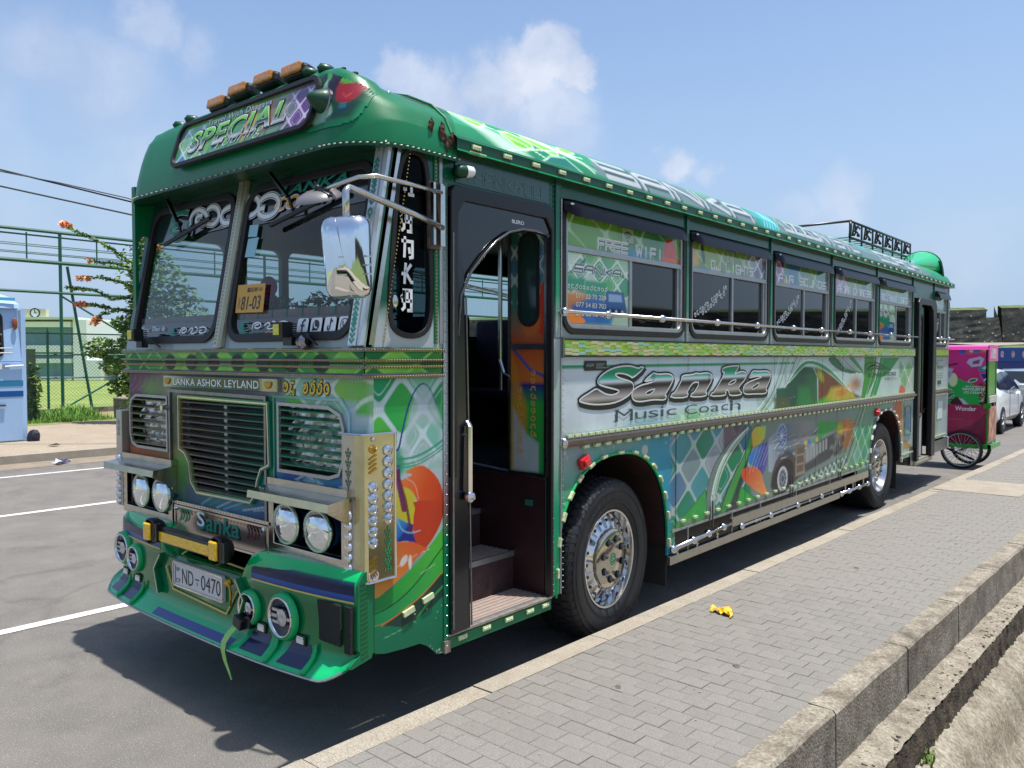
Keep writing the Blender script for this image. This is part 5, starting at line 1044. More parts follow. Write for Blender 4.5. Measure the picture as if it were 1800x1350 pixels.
# painted corner artwork on the crown (right), sign in front
def crown_front(x, z, lift=.004):
    # outward surface point for a frontal coordinate (x,z)
    i_ = np.interp(z, [q[1] for q in Fp], [q[0] for q in Fp]); y = -.07+i_
    r = .30; ex = XE-r
    if x > ex:
        lo = -.07+r-math.sqrt(max(0, r*r-(x-ex)**2)); hi = .6
        for _ in range(12):
            m = (lo+hi)/2
            if crown_z(x, m) < z: lo = m
            else: hi = m
        y = lo
    return (x, y-lift, z)
def sgp(u, v, d): # tilted sign plane, arched
    arch = .0; return (XC+u, .02-.02+.0+(v-.0)*.30-d, 2.90+v)
sgn = lambda u, v: np.stack([-.995+u, -.083+v*.315, 2.868+v+.0*u], 1)
SW, SH = .645, .235
def paint_sign(P):
    A = Art(P, '#4a9a4a'); A.grad(-1, 1, -1, 1, (-.7, 0), (.7, .2), [(0, '#4aa05a'), (.25, '#6fae4a'), (.5, '#3f8f4f'), (.7, '#5f8f5a'), (1, '#6a3a78')])
    A.lattice(-.72, -.3, 0, .22, .16, .13, ['#3f7fbf', '#5fae6a', '#2f5f9a', '#7fb84a'], '#d5e6ea', .05, .9, .9, 2, .02); A.lattice(.38, .72, 0, .22, .13, .12, ['#5a2a6a', '#4a2a5a', '#6a3a7a', '#7a3f6a'], '#cfc0dc', .055, 1, 1, 9, .03)
    for x, c in ((-.25, '#3f6fbf'), (.05, '#d9c23a'), (.02, '#d99a2a'), (.2, '#a83a2a'), (.12, '#4a9a3a'), (-.2, '#8ac83a'), (.3, '#8a9a6a')): A.poly([(x, .03), (x+.1, .05), (x+.12, .2), (x+.03, .22)], c, .55, .03)
    for k in range(14): A.poly([(-.35+.06*k, .0), (-.32+.06*k, .0), (-.33+.06*k, .05+.03*math.sin(k*2.1))], '#1f5a2c', .7, .01)
    st = [] and techno('SPECIAL', -.50, .42, .060, .165, .26, .18, .012)
    for s_ in st: A.line([(x+.004, z-.004) for x, z in s_], .033, '#16261c', 1)
    for s_ in st: A.line(s_, .026, '#e6eee0', 1)
    for s_ in st: A.line(s_, .017, '#6ac83f', 1)
    m = P[:, 1]-.012*((P[:, 0]+.53)/.99) < .105; 
    B_ = Art(P, '#000000'); B_.c = A.c.copy()
    for s_ in st: B_.line(s_, .017, '#39424a', 1)
    for s_ in st: B_.line(s_, .007, '#aab4ba', .7)
    A.c[m] = B_.c[m]; return A.c
sgo = art_panel('destination_sign', lin(-SW, SW, .005), lin(0, SH, .004), sgn, paint_sign, bus, keep=lambda P: ~((np.abs(P[:, 0]) > SW-.06) & (np.minimum(P[:, 1], SH-P[:, 1]) < .06) & ((np.abs(P[:, 0])-(SW-.06))**2+(.06-np.minimum(P[:, 1], SH-P[:, 1]))**2 > .06**2)), material=mat('sign_print', rough=.12, vc=True, coat=.6))
SGP = lambda u, v, d: tuple((np.array(sgn(np.array([u]), np.array([v])))[0]+np.array([0, -d, d*.3])))
mb = MB(); mb.ribbon(rrect(-SW-.005, SW+.005, -.005, SH+.005, .065, 8), .022, SGP, -.004, .016, closed=True); mb.build('sign_frame', black_r, bus)
for d_, of, m_ in ((.003, .075, blk), (.0045, .045, wht), (.006, .012, ramp_mat('sign_face', 'Z', 2.93, 3.045, [(0, '#dfe6e2'), (.2, '#8a9294'), (.42, '#14181c'), (.46, '#3f9a2c'), (1, '#7fd84a')]))):
    mb = MB(); put_text(mb, 'SPECIAL', SGP, -.50-of*.15, .42+of*.15, .060-of*.2, .165+of*.2, d_, shear=.15, offset=of, slope=.012, space=1.12); mb.build('lettering', m_, sgo)
mb = MB(); put_text(mb, 'Travel With Dhagaya', SGP, -.36, .26, .178, .222, .003, space=1.1, slope=-.004, offset=.015); mb.build('lettering', wht, sgo)
mb = MB(); put_text(mb, 'Touring', SGP, -.20, .26, .012, .085, .004, shear=.5, offset=-.02, slope=.01); mb.build('lettering', mat('script_white', '#c8ccd0', .3), sgo)
# painted mural on the crown corner
def paint_mural(P):
    A = Art(P, '#0f7a52'); A.poly([(-.42, 3.13), (-.15, 3.14), (-.08, 2.98), (-.12, 2.87), (-.40, 2.86), (-.46, 2.95)], '#14261f', .8, .03)
    A.poly([(-.36, 3.12), (-.18, 3.13), (-.12, 3.0), (-.24, 2.98)], '#241430', .9, .02); A.blob(-.165, 3.02, .062, .078, '#8f1f30', 1, .06); A.poly([(-.225, 3.06), (-.17, 3.10), (-.11, 3.06), (-.17, 3.035)], '#4a9a3a', 1, .006, sm=1); A.line([(-.19, 3.0), (-.16, 2.97), (-.14, 3.0)], .004, '#d8604a', .7)
    A.poly([(-.325, 3.09), (-.305, 3.09), (-.29, 2.99), (-.23, 2.95), (-.215, 2.87), (-.37, 2.865), (-.355, 2.96)], '#7fa894', 1, .005, sm=1); A.line([(-.25, 2.88), (-.13, 2.93)], .02, '#0f3a4a', .9); A.box(-.19, -.15, 2.92, 2.95, '#1f6a7a', .9)
    for x, z, c in ((-.40, 3.06, '#2f7a4a'), (-.37, 3.02, '#4f9a5a'), (-.31, 3.11, '#3f8f4a')): A.blob(x, z, .018, .04, c, 1, .2, .4)
    A.poly([(-.44, 2.98), (-.40, 3.03), (-.36, 3.02), (-.375, 2.97), (-.39, 2.92), (-.36, 2.89), (-.42, 2.88), (-.41, 2.94)], '#b09a4a', 1, .005, sm=1); A.blob(-.385, 2.95, .012, .03, '#a83a2a', 1, .2); A.line(smoothpoly([(-.46, 2.9), (-.43, 2.93), (-.45, 2.96), (-.42, 3.0)], 2, False), .006, '#c8b87a', .9)
    A.line([(-.4, 3.1), (-.36, 3.05)], .004, '#b0a83a', .8); A.blob(-.39, 2.885, .03, .012, '#c0a868', 1, .2)
    return A.c
art_panel('mural', lin(-.47, -.03, .0085), lin(2.84, 3.15, .0085), lambda u, v: np.array([crown_front(a, b, .0045) for a, b in zip(u, v)]), paint_mural, bus, keep=lambda P: (((P[:, 0]+.27)/.195)**4+((P[:, 1]-2.995)/.155)**4 < 1) & (P[:, 1] < hS(XE-P[:, 0])-.004))
# lamps on the crown
for x, z in ((-1.40, 3.175), (-1.18, 3.20), (-.93, 3.205), (-.68, 3.19)):
    M = Euler((math.radians(-14), 0, 0)).to_matrix(); c = Vector((x, .10, z+.028))
    mb = MB(); mb.cbox(c, (.094, .045, .036), M); o = mb.build('roof_lamp', black_m, bus, bevel=.022)
    mb = MB(); mb.cbox(c+M @ Vector((0, -.052, .002)), (.082, .012, .029), M); mb.build('lens', amberd, o, bevel=.014)
for x, z in ((-1.86, 3.155), (-1.72, 3.165), (-.56, 3.175), (-.44, 3.165)):
    mb = MB(); mb.lathe([(0, -.02), (.022, -.02), (.028, 0), (.024, .045), (0, .06)], (x, .10, z+.02), (-.3 if x > -1 else -.5, -1, .1), 10); mb.build('marker_lamp', dgreen, bus, smooth=True)
cx_, cy_, cz_ = crown_front(-.30, 2.975, 0)
mb = MB(); mb.lathe([(.058, -.01), (.06, .01), (.05, .03), (.034, .06), (.012, .085), (0, .088)], (cx_, cy_, cz_), (-.15, -1, .12), 18); o = mb.build('side_marker_lamp', dgreen, bus, smooth=True)
mb = MB(); mb.lathe([(.064, -.012), (.066, .004), (.058, .010)], (cx_, cy_, cz_), (-.15, -1, .12), 18); mb.build('bezel', chrome_d, o)
# seam mouldings, rust patch on the corner of the gutter
mb = MB(); pts = [crown_pt(XE-.30+.30*math.cos(a_), -.075+.30-.30*math.sin(a_), a_, t) for a_, t in ((.5, .0), (.55, .17), (.75, .42), (.95, .6), (1.1, .72))]; mb.tube([(p[0]+.004, p[1]-.004, p[2]) for p in pts], .006, 6); mb.build('seam_strip', chrome_d, bus)
rust = mat('rust', '#4a342a', .9, noise=.5, nscale=30, bump=.8)
mb = MB(); R = random.Random(6)
for (y, z) in ((.40, 2.86), (.42, 2.84), (.45, 2.83), (.33, 2.89), (.43, 2.81), (.47, 2.85), (.40, 2.89)): mb.sph((.034, y, z), .018, 7, 5, (.5, R.uniform(.6, 1.4), R.uniform(.8, 2.0)))
for i, v in enumerate(mb.v): mb.v[i] = (v[0]+R.uniform(-.004, .004), v[1]+R.uniform(-.006, .006), v[2]+R.uniform(-.008, .008))
mb.build('rust_patch', rust, bus)
mb = MB(); [mb.sph((-.20-.03*k, .07+.02*(k % 3), crown_z(-.20-.03*k, .07+.02*(k % 3))), .013, 6, 4, (1.6, 1, .6)) for k in range(5)]; mb.build('rust_patch', rust, bus)
mb = MB(); mb.tube([(XE-.006+.004, .47+.0, 2.866), (XE-.05, .472, 2.958), (XE-.145, .474, 3.04), (XE-.325, .476, 3.124), (XE-.62, .476, 3.21)], .007, 5); mb.build('roof_seam', mgreen, bus)
# ---------------------------------------------------------------- front of the bus
def ws(z): return -.05+.189*(z-1.84)
WSP = lambda u, v, d: (u, ws(v)-d, v)
def V2(x): return x*.979+.0588          # front outlines were measured on y=0, the panel stands at y=-.05
GC = [(-1.633, 1.569), (-.735, 1.561), (-.725, 1.254), (-.80, 1.225), (-.835, 1.16), (-.85, 1.09), (-.90, 1.045), (-1.44, 1.039), (-1.50, 1.09), (-1.525, 1.2), (-1.57, 1.25), (-1.635, 1.271)]
GL = [(-1.79, 1.56), (-2.18, 1.56), (-2.245, 1.53), (-2.265, 1.48), (-2.262, 1.32), (-2.235, 1.265), (-2.17, 1.245), (-1.79, 1.245)]
GR = [(-.655, 1.565), (-.25, 1.562), (-.165, 1.53), (-.14, 1.47), (-.143, 1.32), (-.175, 1.255), (-.25, 1.235), (-.655, 1.235)]
def inpoly(P, poly):
    ins = np.zeros(len(P), bool); n = len(poly)
    for k in range(n):
        A = poly[k]; B = poly[(k+1) % n]; c1 = (A[1] > P[:, 1]) != (B[1] > P[:, 1]); xx = (B[0]-A[0])*(P[:, 1]-A[1])/((B[1]-A[1]) or 1e-12)+A[0]; ins ^= c1 & (P[:, 0] < xx)
    return ins
def paint_front(P):
    A = Art(P, '#8fa89a'); A.grad(-2.5, .1, .3, 1.75, (-2.4, 1.2), (0, 1.2), [(0, '#7a5a3a'), (.15, '#6a6a3c'), (.35, '#3f5a4a'), (.6, '#1f6f5c'), (.75, '#2f8f8a'), (1, '#a9bcc4')])
    A.grad(-2.5, -1.75, 1.5, 1.75, (-2.4, 1.6), (-1.8, 1.6), [(0, '#5f3a4c'), (.6, '#6a4658'), (1, '#7f8a6c')], 1, .08); A.blob(-2.0, 1.6, .2, .1, '#5f9a4a', .8, .8); A.blob(-1.95, 1.2, .2, .06, '#4a8a3f', .7, .8)
    A.grad(-2.5, -1.76, 1.16, 1.24, (-2.4, 1.2), (-1.8, 1.2), [(0, '#a8562a'), (.5, '#7a3a24'), (1, '#9a6a34')], 1, .02)
    A.blob(-2.15, 1.22, .3, .05, '#b8642c', .8, .7); A.grad(-1.8, -.6, 1.57, 1.75, (-1.8, 0), (-.7, 0), [(0, '#8a9a8c'), (.3, '#5f6a5c'), (.55, '#2f5a48'), (1, '#7a8a9a')], .9, .03)
    A.blob(-.95, 1.64, .3, .08, '#6a4a7a', .7, .8); A.lattice(-.62, .02, 1.52, 1.71, .30, .22, ['#7fb84a', '#4fae4a', '#8fb8a0', '#2f9a6a', '#a9b8b8'], '#c9d8d4', .05, 1, .9, 4, .03, ox=-.1)
    A.grad(-.72, -.09, 1.14, 1.26, (-.7, 1.2), (-.1, 1.2), [(0, '#2f6fa0'), (.5, '#3f8fae'), (1, '#1f5f9a')], .95, .03); A.blob(-.55, 1.2, .12, .05, '#1f4f9a', .9, .5); A.blob(-.4, 1.19, .1, .04, '#9ac0cc', .8, .7)
    A.line([(-.62, 1.16), (-.45, 1.23), (-.2, 1.17)], .012, '#cfe0e6', .7); A.line([(-.7, 1.2), (-.55, 1.16)], .01, '#12305a', .8); A.line([(-.4, 1.24), (-.3, 1.14)], .014, '#3fa06a', .7)
    A.grad(-.16, .02, .85, 1.5, (-.1, 1.4), (-.1, .9), [(0, '#8fb0b8'), (.4, '#3f7fae'), (1, '#1f4f8a')], .9, .03); A.grad(-.14, -.06, 1.2, 1.6, (-.1, 1.6), (-.1, 1.2), [(0, '#9ab4bc'), (1, '#6f9aae')], .7, .02)
    A.grad(-1.75, -1.5, .9, 1.28, (-1.7, 1.3), (-1.55, .95), [(0, '#8a6a4a'), (.3, '#5f9a3c'), (.7, '#3f6a4c'), (1, '#4a5a6c')], .95, .04)
    A.grad(-1.6, -.76, .93, 1.06, (-1.6, 1), (-.8, 1), [(0, '#2f4a5a'), (.4, '#1f6a7c'), (.7, '#2f6f9a'), (1, '#1f3f6a')], .95, .03)
    for k in range(7): A.line([(-1.5+.1*k, .94+.01*k), (-1.3+.1*k, 1.03)], .01, ['#8fb8c0', '#3f8a5c', '#bfd0d4'][k % 3], .6)
    A.grad(-.76, -.70, .93, 1.6, (0, 1.6), (0, .9), [(0, '#0f6a3c'), (.6, '#1f7a5c'), (1, '#1f5f8a')], 1, .01)
    for k in range(7): A.line(smoothpoly([(-2.35+.08*k, 1.57+.01*(k % 3)), (-2.25+.08*k, 1.62), (-2.2+.07*k, 1.68)], 2, False), .01, '#a8707a', .5)
    A.speck(40, '#1c1c1c', -2.4, 0, .8, 1.7, .005, .6, 9)
    return A.c
def frontP(u, v):
    r = .05; y = np.full(len(u), -.05); d = np.maximum(0, u-(-r)); y = y+np.where(d > 0, r-np.sqrt(np.maximum(0, r*r-d*d)), 0); d2 = np.maximum(0, (WL+r)-u); y = y+np.where(d2 > 0, r-np.sqrt(np.maximum(0, r*r-d2*d2)), 0)
    y = y-.0*(1-((u-XC)/1.2)**2); return np.stack([u, y, v], 1)
HB = [(-2.32, -1.70), (-.71, -.09)]
def keep_front(P):
    k = ~(inpoly(P, GC) | inpoly(P, GL) | inpoly(P, GR))
    for a, b in HB: k &= ~((P[:, 0] > a+.05) & (P[:, 0] < b-.05) & (P[:, 1] > .88) & (P[:, 1] < 1.12))
    return k
art_panel('front_panel', np.concatenate([[-2.33, -2.329, -2.325, -2.315, -2.30], lin(-2.28, -.05, .006), [-.03, -.015, -.005, -.001, -.0]]), lin(.80, 1.70, .006), frontP, paint_front, bus, keep_front)
mb = MB(); mb.box(WL+.1, -.1, .02, .06, .85, 1.66); mb.build('radiator_bulkhead', mat('radiator_black', '#121414', .5), bus)
mb = MB()
for z in np.arange(1.06, 1.56, .018): mb.box(-1.6, -.76, .0, .012, z, z+.006)
x_ = mb.build('radiator_core', mat('radiator_metal', '#3a3d3c', .5, .6), bus); x_['kind'] = 'stuff'
# crumpled silver foil seen behind the side grilles
foil = mat('foil', '#c8cccc', .25, 1, noise=.3, nscale=30, bump=1, bscale=22)
for a, b in ((-2.24, -1.8), (-.64, -.16)):
    mb = MB(); R = random.Random(3); n1, n2 = 16, 9; mb.add([(a+(b-a)*i/n1, -.0+R.uniform(-.012, .012), 1.25+.3*j/n2) for i in range(n1+1) for j in range(n2+1)], [(i*(n2+1)+j, (i+1)*(n2+1)+j, (i+1)*(n2+1)+j+1, i*(n2+1)+j+1) for i in range(n1) for j in range(n2)]); mb.build('foil_backing', foil, bus)
# centre grille frame and slats
slat_l = ramp_mat('slat_print', 'X', -2.3, -.1, [(0, '#a8a684'), (.2, '#9a9482'), (.4, '#8a8078'), (.58, '#6a8a7c'), (.72, '#5aa084'), (1, '#4fa080')], .25, .3, .6)
gp = thing  # alias unused
mb = MB(); mb.ribbon(GC, .022, 'y', -.068, -.05, closed=True); fr_ = mb.build('centre_grille', ramp_mat('grille_frame_print', 'X', -1.7, -.7, [(0, '#8a7a4a'), (.3, '#5f8a4a'), (.6, '#2f8a6a'), (1, '#1f7a6a')], .25, .5, .2), bus)
mb = MB(); mb.ribbon([(-1.755, .95), (-1.755, 1.60), (-.765, 1.59), (-.765, .94)], .018, 'y', -.066, -.05, closed=True); mb.build('panel_frame', chrome_d, fr_)
mb = MB(); mb.ribbon(GC, .008, 'y', -.074, -.068, closed=True); mb.build('frame_bead', chrome_s, fr_)
def gx_(z, poly, side):
    xs = []
    for k in range(len(poly)):
        A, B = poly[k], poly[(k+1) % len(poly)]
        if (A[1] > z) != (B[1] > z): xs.append(A[0]+(B[0]-A[0])*(z-A[1])/(B[1]-A[1]))
    return (min(xs), max(xs)) if xs else None
def slats(poly, z0, z1, n, parent, th=.008):
    for k in range(n):
        z = z0+(z1-z0)*k/(n-1); g_ = gx_(z, poly, 0)
        if not g_: continue
        a, b = g_; mb = MB(); mb.add([(a+.004, -.035, z+.008), (b-.004, -.035, z+.007), (b-.004, -.062, z-.002), (a+.004, -.062, z), (a+.004, -.056, z-th), (b-.004, -.056, z-th), (b-.004, -.025, z+.001), (a+.004, -.025, z+.002)], [(0, 1, 2, 3), (3, 2, 5, 4), (4, 5, 6, 7), (7, 6, 1, 0), (0, 3, 4, 7), (1, 6, 5, 2)])
        x = a+.012; 
        while x < b-.01: mb.sph((x, -.062, z-.006), .0042, 5, 3); x += .016
        mb.build('slat', slat_l, parent)
slats(GC, 1.065, 1.545, 14, fr_)
for a_, b_, c_ in ((-1.215, -1.185, 1.04), (-1.62, -1.60, 1.25), (-.775, -.755, 1.2)): mb = MB(); mb.box(a_, b_, -.028, -.02, c_, 1.565); mb.build('grille_stay', alu, fr_)
for poly, n in ((GL, 7), (GR, 8)):
    mb = MB(); mb.ribbon(poly, .016, 'y', -.064, -.05, closed=True); s_ = mb.build('side_grille', alu, bus); slats(poly, 1.275, 1.54, n, s_)
mb = MB(); mb.tube([(-1.78, -.06, 1.50), (-1.78, -.10, 1.50)], .016, 10); mb.build('grille_knob', chrome, bus)
mb = MB(); mb.ribbon([(-.70, 1.60), (-.16, 1.60), (-.105, 1.54), (-.10, 1.30), (-.13, 1.21), (-.20, 1.19), (-.70, 1.19)], .012, 'y', -.058, -.049, closed=True); mb.build('moulding', ramp_mat('moulding_print', 'X', -.7, -.1, [(0, '#2f8a6a'), (1, '#8fb8c8')], .25, .4), bus)
# name strip and gold lettering
mb = MB(); mb.box(-1.80, -.64, -.075, -.05, 1.622, 1.688); ns_ = mb.build('name_strip', ramp_mat('name_strip_print', 'X', -1.8, -.64, [(0, '#b9b2a4'), (.1, '#9a9a94'), (.25, '#3a3d40'), (.85, '#2f3438'), (.9, '#b0a894'), (1, '#a09884')], .15, .5, .4), bus, bevel=.004)
mb = MB(); put_text(mb, 'LANKA ASHOK LEYLAND', 'y', -1.68, -.80, 1.635, 1.675, -.0765, space=1.05, offset=.01); mb.build('lettering', wht, ns_)
mb = MB(); put_text(mb, 'LANKA ASHOK LEYLAND', 'y', -1.685, -.795, 1.628, 1.645, -.0763, offset=.02); mb.build('lettering_base', tealv, ns_)
for x in (-1.745, -.715):
    mb = MB(); mb.sph((x, -.08, 1.655), .018, 10, 6, (1.5, .4, 1)); 
    for s_ in (-1, 1): mb.sph((x+s_*.02, -.08, 1.664), .014, 8, 4, (1, .3, .7))
    e_ = mb.build('bee_emblem', gold, ns_); 
SG = {'ba': [(0, .6), (.1, .9), (.35, 1), (.6, .85), (.6, .5), (.4, .35), (.2, .5), (.3, .7)], 'b2': [(.6, .5), (.75, .2), (.55, 0), (.2, .05)]}
def swirlword(x0, x1, z0, z1, kinds, d, plane='y'):
    out_ = []; n = len(kinds); w = (x1-x0)/n; h = z1-z0
    shp = {'b': [[(.1, .5), (.1, .85), (.4, 1), (.75, .85), (.8, .5), (.6, .15), (.3, .1), (.1, .3)], [(.35, .6), (.5, .75), (.6, .6)]], 'd': [[(.8, .95), (.3, 1), (.1, .8), (.45, .62), (.12, .45), (.2, .15), (.6, .05), (.85, .25), (.6, -.25)]], 'a': [[(.15, .7), (.4, .9), (.5, .6), (.2, .4), (.1, .15), (.4, 0), (.75, .2), (.8, .7), (.6, 1)]], 'm': [[(.2, .5), (.1, .2), (.3, 0), (.6, .05), (.85, .4), (.8, .85), (.5, 1), (.3, .85), (.45, .6)], [(.6, 1), (.75, 1.25), (.95, 1.15)]], 'A': [[(.2, .2), (.1, .6), (.4, 1), (.8, .8), (.85, .3), (.5, 0), (.3, .15)]], ' ': []}
    for i, k in enumerate(kinds):
        for st in shp[k]: out_.append(smoothpoly([(x0+w*(i+.92*px), z0+h*py) for px, py in st], 2, False))
    return out_
mb = MB(); mk = MB()
for st in swirlword(-.62, -.24, 1.622, 1.672, 'bd ammA', 0): mk.ribbon(st, .020, 'y', -.0535, None); mb.ribbon(st, .011, 'y', -.055, None)
mk.build('lettering_base', blk, bus); mb.build('lettering', mat('gold_vinyl', '#d8b42c', .3), bus)
# studded chrome belts across the front and the round corner
belt_art = MB()
def paint_belt(P):
    A = Art(P, '#1c8a4a'); A.lattice(-2.5, .5, 1.60, 1.90, .26, .16, ['#0f7a3c', '#7fe04a', '#14904a', '#9aec5a', '#2fa04a'], '#b0f07a', .04, 1, .8, 8, .01, second=False)
    for k in range(7): A.blob(-1.75+.24*k, 1.765, .07, .05, '#262b2e', .95, .15); A.blob(-1.75+.24*k, 1.765, .04, .025, '#1c6a40', .9, .2)
    return A.c
art_panel('belt_panel', lin(-2.33, 0, .007), lin(1.70, 1.84, .006), lambda u, v: np.stack([u, np.full(len(u), -.054), v], 1), paint_belt, bus)
art_panel('belt_panel', lin(-.05, .425, .007), lin(1.70, 1.84, .006), lambda u, v: np.stack([np.full(len(u), .003), u, v], 1), paint_belt, bus)
for z, h in ((1.828, .008), (1.781, .0055), (1.750, .0055), (1.707, .008)):
    mb = MB(); mb.box(WL-.006, .012, -.075, -.054, z-h, z+h); mb.box(.003, .02, -.075, .43, z-h, z+h); o = mb.build('belt_moulding', chrome_d, bus, bevel=.002)
    mb = MB(); x = WL
    while x < .012: mb.sph((x, -.077, z), .0042, 5, 3); x += .02
    y = -.06
    while y < .425: mb.sph((.022, y, z), .0052, 5, 3); y += .0165
    s_ = mb.build('studs', mat('brass_studs', '#d0b070', .25, .9), o, recalc=False); s_['kind'] = 'stuff'
for z in (1.767, 1.718): mb = MB(); mb.tube([(WL, -.06, z), (.008, -.06, z)], .004, 5); mb.tube([(.008, -.06, z), (.008, .43, z)], .004, 5); mb.build('belt_bead', chrome_s, bus)
# windscreens
PW = [rrect(-2.24, -1.285, 1.895, 2.70, .11, 8), rrect(-1.145, -.105, 1.895, 2.70, .11, 8)]
frm = ramp_mat('windscreen_surround', 'Z', 1.84, 2.8, [(0, '#9aa4a6'), (.05, '#8a9698'), (.12, '#1c5c48'), (1, '#0c4434')], .25, .4)
mb = MB(); mb.prism([[(WL, 1.84), (0, 1.84), (0, 2.79), (WL, 2.79)]]+PW, WSP, 0, -.04); mb.build('windscreen_surround', frm, bus)
gw = glass_mat('windscreen_glass', (.62, .70, .72), .03)
for i, p in enumerate(PW):
    mb = MB(); mb.prism(p, WSP, -.012, None); w_ = mb.build('windscreen', gw, bus)
    mb = MB(); mb.ribbon(p, .042, WSP, .014, -.02, closed=True); mb.build('rubber_seal', black_r, w_, bevel=.004)
    x0, x1 = (-2.225, -1.30) if i == 0 else (-1.13, -.12)
    tv = mat('tinted_band', '#171c22', .08, coat=.6)
    mb = MB(); mb.prism([(x0, 2.50), (x1, 2.52), (x1, 2.69), (x0, 2.69)], WSP, -.006, None); mb.build('top_visor_band', tv, w_)
    mb = MB(); mb.prism([(x0+.01, 1.905), (x1-.01, 1.905), (x1, 1.993), (x0, 1.993)], WSP, -.006, None); mb.build('bottom_band', tv, w_)
    if i == 1: wR = w_
    else: wL = w_
# large swirling lettering over the top bands
def outl(strokes, w, d, m1, m2, par, name='lettering', plane=WSP, k=1.5):
    a = MB(); b = MB(); c = MB()
    for st in strokes: a.ribbon(st, w*k*1.25, plane, d, None); b.ribbon(st, w*k, plane, d+.0012, None); c.ribbon(st, w, plane, d+.0024, None)
    a.build(name+'_edge', wht if m2 is not wht else blk, par); b.build(name+'_base', m2, par); c.build(name, m1, par)
sm = lambda s_: smoothpoly(s_, 2, False)
outl([sm(T['sg'])], .030, .002, tealv, wht, wL, k=1.2)
outl([sm(T[k]) for k in ('s2a', 's2b', 's3a')], .024, .002, wht, blk, wL, k=1.35)
outl([sm(T[k]) for k in ('s3b', 's3c', 's4')], .024, .002, wht, blk, wR, k=1.35)
mb = MB(); put_text(mb, 'LANKA', WSP, -.86, -.30, 2.63, 2.68, .004, shear=.3, offset=.03); mb.build('lettering', tealv, wR)
mb = MB(); put_text(mb, 'COACH', WSP, -.88, -.38, 2.555, 2.62, .004, shear=.3, offset=.035); mb.build('lettering', yelv, wR)
mb = MB(); put_text(mb, 'COACH', WSP, -.89, -.37, 2.548, 2.627, .003, shear=.3, offset=.06); mb.build('lettering_edge', wht, wR)
# bottom band lettering and icons
def dword(x0, x1, z0, z1, par, d=.004):
    a = MB(); b = MB(); w = (x1-x0)/4; h = z1-z0
    g1 = sm([(x0+w*px, z0+h*pz) for px, pz in ((.85, 1), (.3, 1.05), (.1, .8), (.6, .65), (.1, .5), (.15, .25), (.7, .3), (.2, .05), (.4, -.15), (.85, .05))]); a.ribbon(g1, h*.2, WSP, d, None)
    for k, st in enumerate(([(.1, .1), (.15, .8), (.5, 1), (.85, .7), (.7, .2), (.35, .2), (.3, .6), (.6, .7)], [(0, .5), (.3, .95), (.5, .6), (.2, .2), (.5, 0), (.9, .3), (.9, .9), (.6, 1)], [(0, .8), (.4, 1), (.85, .7), (.7, .15), (.2, .05), (.05, .4), (.3, .5)])): b.ribbon(sm([(x0+w*(k+1.05+.95*px), z0+h*pz) for px, pz in st]), h*.17, WSP, d, None)
    a.build('lettering', tealv, par); b.build('lettering', wht, par)
dword(-1.06, -.58, 1.935, 1.975, wR); dword(-1.80, -1.36, 1.925, 1.965, wL)
for tx, b in (('MUSIC', (-1.04, -.82)), ('COACH', (-.80, -.56))): mb = MB(); put_text(mb, tx, WSP, b[0], b[1], 1.908, 1.926, .004, shear=.3, offset=.03); mb.build('lettering', tealv if tx == 'MUSIC' else yelv, wR)
mb = MB(); put_text(mb, 'You, This Is', WSP, -2.16, -1.86, 1.945, 1.978, .004, shear=.35); mb.build('lettering', wht, wL)
mb = MB(); put_text(mb, 'music  coach  sanka', WSP, -1.74, -1.36, 1.904, 1.916, .004, shear=.2); mb.build('lettering', wht, wL)
for k in range(5):
    a = -.525+.107*k; mb = MB(); mb.prism(rrect(a, a+.088, 1.91, 1.982, .012, 4), WSP, .004, None); ic = mb.build('icon_sticker', wht, wR); mb = MB(); c0 = (a+.044, 1.946)
    if k == 0: mb.ribbon([(c0[0]-.002, 1.915), (c0[0]-.002, 1.96), (c0[0]+.008, 1.973), (c0[0]+.02, 1.973)], .011, WSP, .006, None); mb.ribbon([(c0[0]-.016, 1.947), (c0[0]+.016, 1.947)], .009, WSP, .0065, None)
    elif k == 1: mb.prism(ell(*c0, .026, .026, 20), WSP, .006, None); mb.prism([(c0[0]-.027, 1.917), (c0[0]-.01, 1.925), (c0[0]-.022, 1.937)], WSP, .0062, None); mb2 = MB(); mb2.ribbon(sm([(c0[0]-.01, 1.96), (c0[0]-.012, 1.945), (c0[0]+.002, 1.933), (c0[0]+.014, 1.936)]), .007, WSP, .0075, None); mb2.build('glyph', wht, ic)
    elif k == 2: mb.ribbon(sm([(c0[0]+.02, 1.96), (c0[0]+.008, 1.964), (c0[0]+.003, 1.978), (c0[0]+.003, 1.93), (c0[0]-.008, 1.92), (c0[0]-.018, 1.93), (c0[0]-.01, 1.943)]), .008, WSP, .006, None)
    elif k == 3: mb.ribbon(ell(*c0, .027, .026, 20), .004, WSP, .006, None, closed=True); mb.ribbon(sm([(c0[0]-.01, 1.96), (c0[0]-.012, 1.945), (c0[0]+.002, 1.933), (c0[0]+.014, 1.936)]), .006, WSP, .0062, None)
    else: mb.prism([(c0[0]-.03, 1.944), (c0[0]+.03, 1.974), (c0[0]+.016, 1.92), (c0[0]+.002, 1.932), (c0[0]-.008, 1.918), (c0[0]-.008, 1.937)], WSP, .006, None)
    mb.build('glyph', blk, ic)
